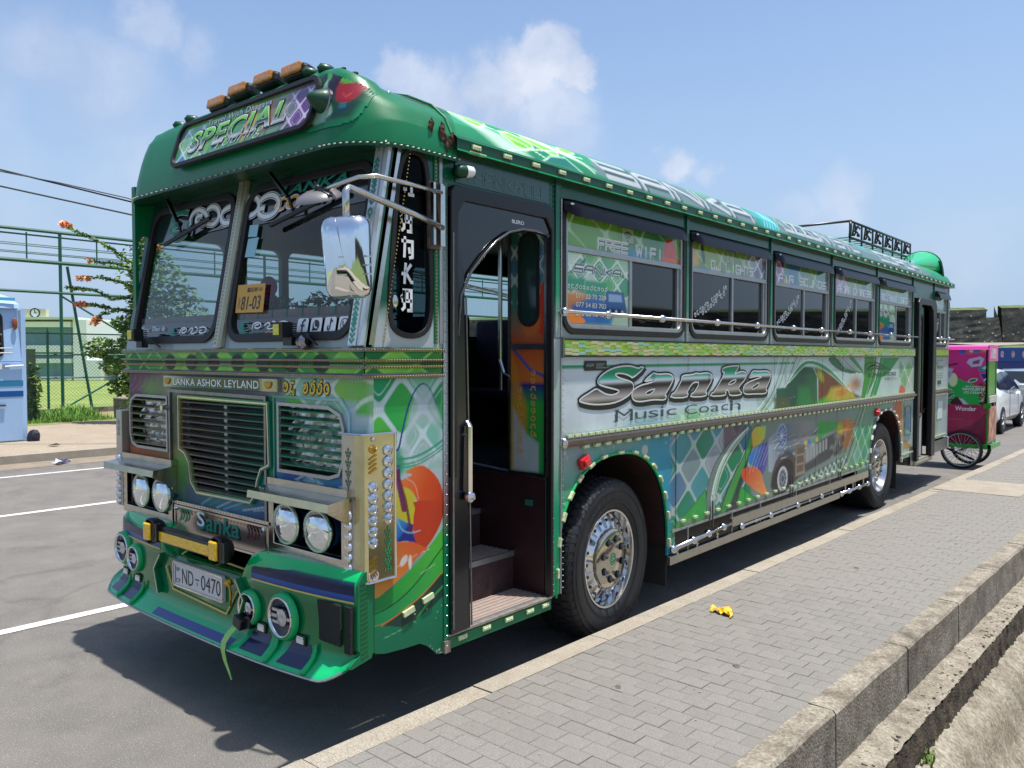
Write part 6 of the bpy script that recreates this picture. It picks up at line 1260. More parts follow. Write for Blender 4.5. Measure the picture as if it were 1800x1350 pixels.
# sticker plate, papers
mb = MB(); mb.prism([(-1.105, 2.03), (-.845, 2.025), (-.86, 2.175), (-1.12, 2.18)], WSP, .002, .005); pp = mb.build('number_placard', mat('ochre_card', '#c99a3c', .5), bus)
mb = MB(); put_text(mb, '81-03', WSP, -1.06, -.88, 2.042, 2.115, .0065, offset=.01); put_text(mb, '戴后帜 01', WSP, -1.02, -.88, 2.135, 2.16, .0065, offset=.01); put_text(mb, '军 备', WSP, -1.09, -1.074, 2.05, 2.11, .0065); mb.build('lettering', mat('dark_print', '#2a2a38', .5), pp)
mb = MB(); mb.prism([(-1.105, 2.44), (-1.02, 2.435), (-1.02, 2.50), (-1.105, 2.505)], WSP, .0, .002); mb.prism([(-1.105, 2.33), (-1.01, 2.325), (-1.0, 2.43), (-1.1, 2.43)], WSP, .0, .002); mb.build('permit_paper', mat('pale_blue_paper', '#8fc0cc', .6), wR)
# centre post, right pillar with chevrons
mb = MB(); mb.prism([(-1.243, 1.845), (-1.167, 1.845), (-1.167, 2.76), (-1.243, 2.76)], WSP, .0, .028); cp = mb.build('centre_post', mat('post_white', '#b4b2a2', .3, .5, noise=.1), bus, bevel=.004)
mb = MB(); mb.prism([(-1.198, 1.85), (-1.170, 1.85), (-1.170, 2.755), (-1.198, 2.755)], WSP, .0285, None); mb.build('post_edge', mat('olive_chrome', '#8f9270', .3, .7), cp)
mb = MB(); R = random.Random(2)
for k in range(44): z = 1.87+k*.02; x = -1.221; mb.ribbon([(x-.012, z-.006), (x, z+.006), (x+.012, z-.006)], .004, WSP, .0292, None)
mb.build('post_pattern', mat('post_print', '#6a6440', .4), cp)
mb = MB(); mb.prism([(-.098, 1.845), (-.004, 1.845), (-.004, 2.765), (-.098, 2.765)], WSP, .0, .02); rp = mb.build('corner_post', mat('pearl_strip', '#b9c6cc', .2, .3, coat=.4), bus, bevel=.004)
mb = MB(); z = 1.87; k = 0
while z < 2.74:
    x = -.072; ph = k % 14
    if ph < 9:
        s_ = -1 if ph < 4 else 1
        if ph == 4: mb.prism([(x-.018, z), (x, z+.02), (x+.018, z), (x, z-.02)], WSP, .0225, None)
        else: mb.ribbon([(x-.016, z-.009*s_), (x, z+.009*s_), (x+.016, z-.009*s_)], .010, WSP, .0225, None)
        z += .024
    else:
        if ph == 11: mb.ribbon(ell(x, z+.012, .013, .016, 8), .006, WSP, .0225, None, closed=True)
        elif ph in (10, 12): mb.prism(ell(x, z+.008, .005, .006, 6), WSP, .0225, None)
        z += .02
    k += 1
stuff(mb.build('chevron_print', tealv, rp))
mb = MB(); mb.prism([(-.038, 1.845), (-.034, 1.845), (-.034, 2.765), (-.038, 2.765)], WSP, .022, .024); mb.build('post_crease', alu, rp)
# quarter light on the side
qw = smoothpoly([(.165, 2.735), (.285, 2.76), (.338, 2.69), (.352, 2.3), (.362, 1.98), (.30, 1.895), (.15, 1.895), (.085, 1.97), (.125, 2.4)], 2)
sidef = [(-.045, 1.84), (.14, 2.80), (.44, 2.80), (.44, 1.84)]
mb = MB(); mb.prism([sidef, qw], 'x', -.04, 0); mb.build('side_wall', ramp_mat('quarter_surround', 'Z', 1.84, 2.8, [(0, '#a9b4b8'), (.12, '#a4b0b2'), (.22, '#1f6a50'), (1, '#0c4a36')], .25, .4), bus)
mb = MB(); mb.prism(qw, 'x', -.006, None); q_ = mb.build('quarter_light', glass_mat('quarter_glass', (.09, .13, .14), .0), bus)
mb = MB(); mb.ribbon(qw, .026, 'x', .008, -.01, closed=True); mb.build('rubber_seal', black_r, q_, bevel=.003)
KA = {'S': [[(.1, 1), (.8, 1), (.8, .55)], [(.2, .72), (.45, .72)], [(.55, .5), (1, .5)]], 'A': [[(0, .6), (.2, .6), (.2, .95), (.75, .95), (.75, 0), (.45, 0)], [(.2, .75), (.0, .6)], [(.05, .45), (.8, .45)], [(.2, .95), (.25, .15), (.05, .0)], [(.45, .95), (.45, .45)]], 'N': [[(.3, 1), (.3, .75)], [(.05, .78), (.85, .78), (.85, .05), (.6, 0)], [(.3, .75), (.25, .0)], [(.6, .5), (.65, .2)]], 'K': [[(.35, 1), (.25, .0)], [(.75, .95), (.35, .55)], [(.4, .5), (.75, .1), (.9, .1)], [(.05, .5), (.2, .45)]]}
mb = MB()
for i, ch in enumerate('SANKA'):
    z1 = 2.60-i*.122
    for st in KA[ch]: mb.ribbon([(.165+.085*px+.0*i, z1-.100+.098*pz) for px, pz in st], .0155, 'x', .001, None)
mb.build('lettering', wht, q_)
mb = MB(); mb.prism([(-.03, 1.85), (.155, 2.79), (.175, 2.79), (.0, 1.85)], 'x', 0, .006); mb.build('side_trim', chrome_s, bus)
for yy in (.385, .42): mb = MB(); mb.box(0, .006, yy-.01, yy+.01, 1.86, 2.78); o = mb.build('side_trim', mgreen if yy < .4 else alu, bus)
mb = MB()
for z in np.arange(1.87, 2.77, .018): mb.sph((.007, .386, z), .0048, 5, 3); t_ = (z-1.87)/.9; mb.sph((.008, .055+.17*t_, z), .0048, 5, 3)
x_ = mb.build('studs', mat('brass_studs', '#d0b070'), bus, recalc=False); x_['kind'] = 'stuff'
mb = MB(); mb.sph((.012, .12, 2.05), .018, 10, 6, (.3, 1, 1.6)); mb.build('post_cap', chrome_s, bus)
# ---------------------------------------------------------------- front side panel (beside the door), artwork
def paint_fs(P):
    A = Art(P, '#9fb0b8'); A.grad(-1, 1, .3, 1.75, (0, 1.7), (0, .4), [(0, '#8fb8b0'), (.3, '#a4b4bc'), (.6, '#9ab0a8'), (.75, '#0f7a50'), (1, '#0b6244')])
    A.lattice(-.1, .45, 1.25, 1.71, .27, .30, ['#4fb03a', '#1f9a4a', '#2fa04a', '#0f8a5c', '#5fb84a', '#7fb8a4'], '#b9ccd0', .06, 1, .95, 12, .01, ox=.03, oy=.06, fill=.9)
    A.poly([(.16, 1.35), (.23, 1.58), (.30, 1.67), (.36, 1.62), (.42, 1.5), (.44, 1.3), (.3, 1.27), (.2, 1.3)], '#a4b4bc', .75, .02)
    A.lattice(.18, .44, 1.28, 1.5, .2, .22, ['#5fae9a', '#2f9a8a', '#9ab4bc'], '#b9ccd0', .06, .7, .9, 15, .05)
    A.blob(.14, 1.3, .05, .09, '#12805a', .8, .6)
    A.poly(T['yellow'], '#b8b02c', 1, .004); A.poly(T['yellow2'], '#b8b02c', 1, .004); A.poly(T['blue2'], '#1f5fa8', 1, .003, grad=((.12, 1.02), (.2, .93), [(0, '#2a8fc0'), (.5, '#1f5fa8'), (.6, '#1c2a7a'), (1, '#1c2a7a')]))
    A.poly(T['orange'], '#c8501f', 1, .003, grad=((.15, 1.2), (.42, 1.05), [(0, '#d0703a'), (.5, '#c84a1c'), (1, '#b8361a')]), sm=1); A.poly(T['redblob'], '#b8361a', 1, .003, grad=((.25, 1.1), (.4, .9), [(0, '#b8381a'), (1, '#b03a1c')]), sm=1)
    A.poly(T['orange2'], '#c4642c', 1, .004, grad=((.2, .94), (.0, .7), [(0, '#c85a2a'), (1, '#c48a3a')]))
    A.line(smoothpoly([(.13, 1.06), (.16, .99), (.22, .965), (.28, .97)], 2, False), .006, '#8fb8d0', .8)
    A.poly(T['purple'], '#4a1f6a', 1, .003, grad=((.13, 1.3), (.19, 1.08), [(0, '#4a1f7a'), (1, '#6a2a3c')])); A.line(sm(T['cornerArc']), .013, '#1c2a7a', 1, .003, w1=.003); A.line([(.124, 1.30), (.19, 1.12), (.215, 1.0), (.22, .98)], .016, '#5a2334', .9)
    for z in (1.325, 1.30, 1.285): A.line(smoothpoly([(.11, z), (.25, z-.005), (.36, z+.03), (.455, z+.075)], 2, False), .012 if z > 1.3 else .007, '#1f8a6a', .9)
    A.line(smoothpoly([(.19, 1.23), (.25, 1.2), (.27, 1.12)], 2, False), .004, '#e0b08a', .8); A.line(smoothpoly([(.14, 1.47), (.12, 1.38)], 1, False), .004, '#1c5a3a', .9)
    A.poly(T['green1'], '#3fa03a', 1, .003, grad=((.4, .95), (0, .66), [(0, '#4fae3c'), (.6, '#2f9a3a'), (1, '#0f7a3c')])); A.poly(T['green2'], '#2f9a3a', 1, .003, grad=((.4, .85), (0, .6), [(0, '#3fa83c'), (1, '#0f7a4a')]))
    A.line(sm(T['green1'][6:]), .007, '#12301c', .9); A.poly(T['dark2'], '#1c3a30', 1, .004); A.line(sm(T['green2'][6:10]+[(.411, .727), (.454, .78)][:0]), .004, '#c0682c', .6); A.line(smoothpoly([(.04, .572), (.178, .609), (.3, .659), (.411, .727), (.45, .77)], 2, False), .006, '#c8642c', .9)
    A.line(smoothpoly([(.258, .553), (.34, .62), (.45, .68)], 2, False), .012, '#2fa04a', .8); A.line(smoothpoly([(.2, .53), (.34, .585), (.455, .64)], 2, False), .005, '#0d3a28', .9)
    A.blob(.175, .845, .035, .02, '#c8ccc8', .9, .3, .8); A.blob(.215, .83, .012, .04, '#d0d4d0', .9, .3); A.line([(.11, .82), (.16, .83), (.26, .86)], .004, '#d8c0a8', .7); A.line([(.28, .86), (.34, .87)], .003, '#d0e0c8', .7); A.line([(.28, .76), (.38, .79)], .003, '#d0e0c8', .6); A.line([(.05, .51), (.17, .525)], .003, '#8fc0a8', .7)
    A.speck(18, '#c8ccc4', .2, .45, .36, .6, .004, .7, 2); A.speck(12, '#b8c0b8', .33, .45, .33, .37, .006, .9, 5)
    return A.c
be = T['bottomedge']
def keep_fs(P): return P[:, 1] > np.interp(P[:, 0], [p[0] for p in be], [p[1] for p in be])
def snap_fs(P):
    P = P.copy(); zb = np.interp(P[:, 0], [p[0] for p in be], [p[1] for p in be]); m = (P[:, 1]-zb) < .007; P[m, 1] = zb[m]; return P
art_panel('front_side_panel', lin(-.0, .44, .0048), lin(.33, 1.70, .0048), sideP(0.0), paint_fs, bus, keep_fs, snap_fs, thick=(-.006, 0, 0))
mb = MB(); mb.loft([[(-.0, 0.0, z), (-.015, -.035, z), (-.05, -.05, z)] for z in (.46, .80)], closed=False); mb.build('corner_panel', mgreen, bus)
mb = MB(); mb.box(0, .008, .433, .462, .345, 2.64); mb.build('door_front_post', ramp_mat('front_post_paint', 'Z', .3, 2.7, [(0, '#0f7a54'), (.25, '#12805a'), (.32, '#8f6a6a'), (.45, '#a4b0b4'), (.62, '#a4b0b4'), (.72, '#8a989c'), (1, '#10603f')], .3, .3), bus)
mb = MB(); mb.cbox((.006, .448, .365), (.010, .02, .03)); mb.build('scraped_corner', mat('bare_metal', '#8a7f74', .6, .3, noise=.4, nscale=40), bus)
for y, z, r_ in ((.20, .60, .05), (.325, .635, .3)):
    mb = MB(); mb.cbox((.006, y, z), (.006, .035, .013), Euler((.25, 0, 0)).to_matrix()); mb.build('marker_strip', ledm, bus)
# ---------------------------------------------------------------- doorway
mb = MB(); mb.box(-.02, .003, .46, 1.30, .345, .40); mb.build('sill', mgreen, bus)
mb = MB(); mb.box(-.03, .012, .46, 1.30, .408, .424); mb.build('sill_edge', mat('worn_alu', '#a09a90', .5, .7, noise=.3, nscale=30), bus, bevel=.003)
copies(gl, 'marker_strip', ledm, [(.008, y, .383) for y in (.56, .74, .92, 1.10, 1.24)])
tread = mat('worn_tread', '#9a8c84', .7, noise=.3, nscale=25, bump=.5, bscale=50, col2='#8a7a70'); riser = mat('riser_maroon', '#3a2428', .5, noise=.35, nscale=18, dirt=.3)
stp = []
for k, (x0, x1, z) in enumerate(((-.27, -.02, .42), (-.54, -.27, .64), (-.82, -.54, .86))):
    mb = MB(); mb.box(x0, x1, .48, 1.30, z-.02, z); 
    for q in range(7): xx = x0+.02+q*(x1-x0-.03)/6; mb.box(xx, xx+.006, .5, 1.29, z, z+.004)
    s_ = mb.build('step', tread, bus, bevel=.002); mb = MB(); mb.box(x1-.012, x1+.006, .48, 1.30, z-.025, z+.006); mb.build('nosing', alu, s_)
    mb = MB(); mb.box(x0-.01, x0, .48, 1.30, z, z+.20); mb.build('riser', riser, s_)
mb = MB(); mb.prism([(.48, .42), (1.30, .42), (1.30, 1.09), (.48, 1.09)], 'x', -1.15, -1.12); mb.build('step_well_wall', darki, bus)
mb = MB(); mb.box(-.85, -.035, 1.285, 1.30, .40, 1.10); mb.build('step_well_wall', maroon, bus); mb = MB(); mb.box(-.85, -.02, .462, .476, .40, 1.1); mb.build('step_well_wall', maroon, bus)
mb = MB(); mb.tube([(-.03, 1.28, 1.10), (-.3, 1.275, 1.12), (-.6, 1.275, 1.14)], .008, 6); mb.build('well_trim', chrome_d, bus)
mb = MB(); mb.box(-.17, -.12, 1.272, 1.285, .93, .965); mb.build('switch_plate', mat('teal_plate', '#1f6a5c', .4), bus)
def paint_inner(P):
    A = Art(P, '#7fa090'); A.grad(-1, 1, 1, 2.7, (0, 2.5), (0, 1.1), [(0, '#2f6a54'), (.3, '#3f7a6a'), (.45, '#b8502a'), (.6, '#c8702c'), (.62, '#1c2a7a'), (.7, '#2f9a3a'), (1, '#1f8a44')])
    A.lattice(-.3, .05, 2.1, 2.6, .12, .16, ['#2f7a6a', '#8fb0b4', '#1f5a4a', '#3f6a8a'], '#b8ccd0', .06, .9, .9, 3, .02); A.poly([(-.1, 1.95), (-.05, 2.2), (0, 2.25), (0, 1.9)], '#c03a1c', 1, .02); A.blob(-.12, 2.0, .09, .12, '#c86a2c', .9, .5)
    A.poly([(-.27, 1.85), (-.15, 1.5), (-.16, 1.12), (-.27, 1.12)], '#c88a2c', .8, .04); A.poly([(-.25, 1.5), (-.15, 1.35), (-.06, 1.3), (-.06, 1.13), (-.25, 1.13)], '#a4b4b8', .9, .02); A.line([(-.27, 1.86), (-.12, 1.72), (0, 1.68)], .02, '#1f4fa8', .9)
    return A.c
pin = art_panel('inner_door_leaf', lin(-.27, -.01, .006), lin(1.12, 2.52, .008), lambda u, v: np.stack([u, np.full(len(u), 1.262), v], 1), paint_inner, bus)
mb = MB(); mb.ribbon(rrect(-.20, -.065, 1.98, 2.50, .066, 8), .02, 'y', 1.255, 1.262, closed=True); mb.build('window_seal', black_r, pin)
mb = MB(); mb.prism(rrect(-.20, -.065, 1.98, 2.50, .066, 8), 'y', 1.259, None); mb.build('window_glass', mat('smoked_glass', '#1f3a38', .08, coat=.5), pin)
mb = MB(); mb.ribbon([(-.275, 1.12), (-.005, 1.12), (-.005, 2.52), (-.275, 2.52)], .016, 'y', 1.25, 1.262, closed=True); mb.box(-.27, -.01, 1.25, 1.262, 1.84, 1.87); mb.build('leaf_frame', chrome_d, pin)
mb = MB()
for col, zz in ((-.20, 1.62), (-.1, 1.72)):
    for st in swirlword(-.24, .15, -.012, .012, 'badmabAdm', 0): mb.ribbon([(col+p[1]*1.3, zz-(p[0]+.24)) for p in st], .006, 'y', 1.2605, None)
mb.build('lettering', mat('amber_vinyl', '#d0a04a', .4), pin)
# interior poles, rails glimpsed in the doorway
for y, x, z0, z1 in ((1.22, -.31, 1.6, 2.6), (1.2, -.85, 1.1, 2.6), (.62, -.95, 1.07, 2.2)):
    mb = MB(); mb.tube([(x, y, z0), (x, y, z1)], .009, 8); o = mb.build('grab_pole', chrome_d, bus)
mb = MB(); mb.tube([(-.30, 1.2, 2.5), (-.30, 1.2, 1.78), (-.27, 1.2, 1.70), (-.22, 1.2, 1.68)], .011, 8); mb.build('grab_handle', chrome_s, bus)
mb = MB(); mb.tube([(.03, .575, 1.47), (.055, .565, 1.45), (.06, .56, 1.12)], .015, 8); mb.sph((.06, .56, 1.10), .03, 12, 8); mb.tube([(0, .55, 1.42), (.06, .562, 1.40)], .008, 6); mb.build('entrance_handle', chrome, bus)
navy = mat('door_leaf_navy', '#0c1018', .22, coat=.4)
mb = MB(); mb.prism([(.462, .42), (.60, .425), (.585, 1.2), (.56, 2.2), (.47, 2.58), (.462, 2.58)], 'x', -.05, .028); dl = mb.build('folded_door_leaf', navy, bus, bevel=.006)
mb = MB(); mb.tube([(.034, .47, .45), (.034, .475, 2.4)], .006, 6); mb.tube([(.033, .602, .44), (.033, .588, 1.2), (.033, .565, 2.1)], .005, 6); mb.build('leaf_trim', chrome_d, dl)
# black surround and visor of the door
arc = [(.505, 1.45), (.515, 1.8), (.533, 2.10), (.60, 2.22), (.687, 2.31), (.78, 2.39), (.886, 2.45), (1.0, 2.478), (1.12, 2.482), (1.215, 2.47), (1.235, 2.44), (1.24, .43)]
op = [(.50, .43), (.50, 1.5)]+[(.515, 2.5), (.56, 2.545), (1.19, 2.55), (1.235, 2.51), (1.24, .43)]
mb = MB(); mb.prism([(.462, 1.20), (.462, 2.60), (.49, 2.635), (1.25, 2.64), (1.285, 2.60), (1.285, .43), (1.262, .43), (1.262, 2.50), (1.215, 2.565), (.56, 2.565), (.515, 2.50), (.500, 1.2)], 'x', -.01, .035); mb.build('door_surround', black_m, bus, bevel=.006)
mb = MB(); mb.prism([(.50, 1.75), (.533, 2.10), (.60, 2.22), (.687, 2.31), (.78, 2.39), (.886, 2.45), (1.0, 2.478), (1.12, 2.482), (1.25, 2.46), (1.25, 2.56), (.53, 2.565)], 'x', .008, .02); dv_ = mb.build('door_visor', mat('acrylic_black', '#0a0c0f', .1, spec=.6, coat=.3), bus)
mb = MB(); mb.tube([(.028, .515, 1.90), (.03, .533, 2.10), (.036, .60, 2.22), (.04, .687, 2.31), (.042, .78, 2.39), (.042, .886, 2.45), (.04, 1.0, 2.478), (.036, 1.12, 2.482), (.03, 1.24, 2.47)], .007, 8); mb.build('acrylic_edge', mat('clear_acrylic', '#3c4042', .15, coat=.5, spec=.8), dv_, smooth=True)
mb = MB(); put_text(mb, 'BLERO', 'x', .93, 1.03, 2.505, 2.525, .0215, offset=.03); mb.build('lettering', wht, dv_)
# thank you band over the door
mb = MB(); mb.prism([(.52, 2.655), (1.27, 2.655), (1.27, 2.78), (.52, 2.78)], 'x', .0, .005); tb = mb.build('header_panel', mat('header_print', '#14443c', .25, coat=.5, noise=.1), bus)
mb = MB()
for st in techno('THANKYOU', .58, 1.20, 2.672, 2.735, .25): mb.ribbon(st, .010, 'x', .0065, None)
mb.build('lettering', mat('muted_grey_vinyl', '#4a6a66', .4), tb)
mb = MB(); mb.lathe([(0, 0), (.028, .002), (.034, .03), (.03, .06)], (.03, .49, 2.70), (.3, 1, .08), 14); ml = mb.build('marker_lamp', dgreen, bus, smooth=True); mb = MB(); mb.lathe([(.031, .06), (.026, .10), (.012, .112), (0, .113)], (.03, .49, 2.70), (.3, 1, .08), 14); mb.build('lens', wht, ml, smooth=True)
# ---------------------------------------------------------------- side windows
tint_ = mat('tinted_glass', '#0a0d11', .03, coat=.0, spec=.7)
WT = ['FREE WIFI', 'DJ LIGHTS', 'AIR SOUNDS', 'PHONE CHARGERS', 'TOURING COACH', 'SANKA']
PAL = [['#5f9a3a', '#7fb84a', '#4f8a4a', '#2f7a5a', '#5fae6a'], ['#6f9a3a', '#8fae4a', '#5f8a4a', '#6f9a5a'], ['#5f9a5a', '#3f7a8a', '#6fa04a', '#4f8a6a'], ['#6a8ac0', '#7f9a6a', '#6faa7a', '#5f8a6a'], ['#6f9a8a', '#7faa8a', '#5f9a7a'], ['#7faa9a', '#6f9a8a']]
def window(k, y0, y1):
    z0, z1 = 1.925, 2.715; L_ = y1-y0
    mb = MB(); mb.ribbon(rrect(y0+.022, y1-.022, z0+.022, z1-.02, .10, 8), .036, 'x', -.01, .014, closed=True); wdw = mb.build('window', black_r, bus, bevel=.004)
    a, b, c, d = y0+.045, y1-.045, 1.965, 2.68
    mb = MB(); mb.ribbon(rrect(a+.006, b-.006, c+.008, d-.008, .075, 8), .026, 'x', -.02, .006, closed=True); zt = 2.43; mb.box(-.022, .004, a, b, zt-.016, zt+.016); mb.box(-.024, -.006, a, b, 1.965, 1.993)
    m = y0+L_*.515; mb.box(-.024, .0, m-.014, m+.014, 1.985, 2.42); mb.box(-.026, -.006, b-.05, b-.018, 1.98, 2.42); mb.build('frame', alu, wdw, bevel=.002)
    mb = MB(); mb.box(-.02, -.014, a, m, 1.985, 2.42); mb.build('sliding_pane', tint_, wdw)
    mb = MB(); mb.box(-.032, -.026, m, b, 1.985, 2.42); mb.build('sliding_pane', tint_, wdw)
    def paint_top(P):
        A = Art(P, '#6fa05a'); u = y0; A.grad(y0, y1, 2.4, 2.7, (y0, 2.5), (y1, 2.5), [(i/(len(PAL[k])-1), c_) for i, c_ in enumerate(PAL[k])])
        A.lattice(y0, y1, 2.4, 2.7, .40, .30, PAL[k], '#cfe6d4', .022, .6, .5, k+3, .02, skew=.6, second=False)
        if k == 0: A.blob(y1-.19, 2.5, .10, .12, '#c8402f', .95, .1); A.box(y1-.3, y1, 2.44, 2.48, '#e06a2c', .8, .02); A.blob(y0+.85, 2.47, .25, .05, '#3f8fbf', .8, .8)
        if k == 1: A.blob(y0+.1, 2.5, .12, .1, '#d9a82c', .9, .6); A.blob(y0+.25, 2.56, .03, .09, '#26443c', .9, .2, .3); A.box(y0, y0+.4, 2.44, 2.46, '#3f9ad0', .7, .02); A.lattice(y1-.42, y1, 2.42, 2.7, .18, .16, ['#6a7a9a', '#5a3a6a', '#8fa0b4'], '#e0e0ec', .05, .9, 1, 4, .05)
        if k == 2: A.lattice(y0, y0+.3, 2.42, 2.7, .18, .16, ['#6a3a6a', '#7a4a7a'], '#e0d0ec', .05, 1, 1, 4, .03); A.box(y0+.4, y0+.62, 2.42, 2.7, '#2f6fae', .8, .04); A.blob(y0+.34, 2.46, .06, .04, '#e0c02c', .9, .3)
        if k == 3: A.lattice(y0, y0+.5, 2.42, 2.7, .2, .18, ['#a07ac0', '#7a9ad0', '#c08ac0'], '#e6e0f4', .05, 1, 1, 4, .03); A.blob(y0+1.05, 2.5, .12, .1, '#4a6a84', .8, .2)
        if k == 4: A.grad(y0, y1, 2.44, 2.54, (y0, 0), (y1, 0), [(0, '#6f9ac0'), (1, '#8ab8a4')], .8, .03)
        for q in range(16):
            x = y0+.12+L_*.035*q; A.line([(x, 2.66), (x-.02, 2.66-.05-.03*math.sin(q*2.7))], .005, '#16301c', .8)
        st = techno(WT[k], y0+L_*(.27 if k < 2 else .12), y0+L_*(.80 if k < 2 else .94), 2.460, 2.522, .30)
        if k in (0, 1): 
            cx = y0+L_*.5; A.box(cx-.075, cx+.075, 2.525, 2.625, '#9ab08c', .75); 
            for bx in ([(cx-.075, 2.525), (cx+.075, 2.525), (cx+.075, 2.625), (cx-.075, 2.625), (cx-.075, 2.525)],): A.line(bx, .006, '#2a3a2c', .9)
            if k == 0:
                for r_ in (.02, .036, .052): A.line([(cx+r_*1.1*math.sin(t), 2.545+r_*math.cos(t)) for t in np.linspace(-.8, .8, 9)], .009, '#1f3a2c', 1)
                A.blob(cx, 2.542, .009, .009, '#1f3a2c', 1, .2)
            else: A.line([(cx-.03, 2.61), (cx+.02, 2.60), (cx-.03, 2.56), (cx+.01, 2.54)], .007, '#2a3a2c', .9)
        w = .016
        for s_ in st: A.line([(a_+.005, b_-.004) for a_, b_ in s_], w*1.5, '#16281f', .9)
        for s_ in st: A.line(s_, w, '#f0f4f0', 1)
        for s_ in st: A.line(s_, w*.3, '#3a4a54', .8)
        return A.c
    art_panel('top_light', lin(a, b, .0065+.0012*k), lin(zt+.012, 2.665, .006), lambda u, v: np.stack([np.full(len(u), -.012), u, v], 1), paint_top, wdw, material=mat('window_print', rough=.1, vc=True, coat=.5))
    if k in (0, 4):
        def paint_post(P):
            A = Art(P, '#4fae6a'); W_ = m-a; X = lambda t: a+W_*t; Z = lambda t: 1.99+.43*t
            A.grad(a, m, 1.9, 2.5, (a, 2.4), (m, 2.0), [(0, '#1f9a5c'), (.4, '#8fc87a'), (.7, '#b9d8b4'), (1, '#c8e0c8')]); A.lattice(a, m, 2.15, 2.42, .2, .16, ['#1c9a6a', '#a9d89a', '#d5e6dc', '#4fb85a', '#0f8a5a'], '#e6f0ea', .05, .9, .9, 3, .02)
            A.poly([(X(.05), Z(.62)), (X(.3), Z(.65)), (X(.3), Z(.42)), (X(.05), Z(.5))], '#0f9a6a', 1, .02); A.poly([(X(.3), Z(.62)), (X(.62), Z(.62)), (X(.6), Z(.4)), (X(.3), Z(.4))], '#12a06c', 1, .02)
            A.poly([(X(0), Z(.42)), (X(.25), Z(.45)), (X(.5), Z(.3)), (X(.55), Z(.05)), (X(0), Z(.0))], '#d98a3a', 1, .03); A.poly([(X(.1), Z(.25)), (X(.5), Z(.45)), (X(.75), Z(.2)), (X(.7), Z(0)), (X(.2), Z(0))], '#1f6fb8', .95, .03); A.poly([(X(0), Z(.15)), (X(.2), Z(.18)), (X(.35), Z(0)), (X(0), Z(0))], '#e08a4a', 1, .01, sm=1)
            A.poly([(X(.62), Z(.5)), (X(.9), Z(.5)), (X(.93), Z(.32)), (X(.97), Z(.15)), (X(.62), Z(.12)), (X(.6), Z(.3))], '#2f5fa0', 1, .005, '#16305a', .006); A.poly([(X(.66), Z(.46)), (X(.86), Z(.46)), (X(.88), Z(.36)), (X(.66), Z(.35))], '#9ac0e0', .9, .005); A.box(X(.64), X(.94), Z(.17), Z(.25), '#1c2a4a', 1)
            for q in (.68, .78, .88): A.blob(X(q), Z(.21), .016, .014, '#cfe0f0', 1, .3)
            A.poly([(X(.7), Z(.1)), (X(1), Z(.3)), (X(1), Z(0)), (X(.65), Z(0))], '#6f9a9a', .5, .03)
            A.line([(X(.12), Z(.72)), (X(.3), Z(.9)), (X(.25), Z(.78)), (X(.9), Z(.74))], .02, '#0f7a5a', .9)
            for s_ in techno('SANKA', X(.15), X(.85), Z(.72), Z(.82), .2, .3): A.line(s_, .02, '#e8f0ec', 1); 
            for s_ in techno('SANKA', X(.15), X(.85), Z(.72), Z(.82), .2, .3): A.line(s_, .011, '#2f3f48', 1)
            return A.c
        po = art_panel('poster', lin(a+.02, m-.014, .006+.003*k), lin(1.995, 2.413, .006), lambda u, v: np.stack([np.full(len(u), -.011), u, v], 1), paint_post, wdw, material=mat('window_print'))
        if k == 0:
            mb = MB()
            for i, tx in enumerate(('071 22 70 239', '077 54 83 703', '076 33 96 401')): put_text(mb, tx, 'x', a+.12, a+.44, 2.145-.052*i, 2.175-.052*i, -.0095, offset=.015)
            mb.build('lettering', mat('cream_vinyl', '#e8e4d0', .4), po)
            mb = MB()
            for st in swirlword(a+.03, a+.46, 2.20, 2.222, 'bdmAbamdbAm', 0): mb.ribbon(st, .005, 'x', -.0095, None)
            mb.build('lettering', wht, po)
    else:
        # diagonal painted motto on the left pane
        mb = MB(); th = [0, 30, 34, 46, 62, 60][k]; 
        for ln, (du, sc_) in enumerate(((0, 1.0), (.06, .72))):
            cx, cz = (a+m)/2+du*.7, 2.20-du*.25+.02; Lg = min((m-a)*.95, .62)*sc_; an = math.radians(th)
            for st in swirlword(-Lg/2, Lg/2, -.016, .016, 'bdmamb dAbm mb'[:14 if ln == 0 else 9], 0): mb.ribbon([(cx+p[0]*math.cos(an)-p[1]*math.sin(an), cz+p[0]*math.sin(an)*.8+p[1]*math.cos(an)) for p in st], .0075, 'x', -.012, None)
        mb.build('lettering', wht, wdw)
    # rain visor of black acrylic
    mb = MB(); sec = [(.004, 2.712), (.026, 2.706), (.048, 2.685), (.062, 2.645), (.068, 2.605), (.064, 2.605), (.044, 2.67), (.02, 2.69), (.004, 2.70)]
    rings = []
    for t in np.linspace(0, 1, 24):
        y = y0+.006+(L_-.03)*t; e = min(1, min(t, 1-t)/.035); s_ = .35+.65*math.sqrt(max(0, 1-(1-e)**2)); rings.append([(x*s_, y, 2.70-(2.70-z)*(.5+.5*s_)) for x, z in sec])
    mb.loft(rings); mb.f += [tuple(range(9)), tuple(23*9+i for i in range(9))[::-1]]; mb.build('rain_visor', black_g, wdw, smooth='auto')
    mb = MB(); mb.sph((.047, y0+.05, 2.675), .010, 8, 5, (.8, 1.8, .8)); mb.build('visor_screw', chrome, wdw)
    if k not in (0, 4):
        pass
for k, (a, b) in enumerate(WIN): window(k, a, b)
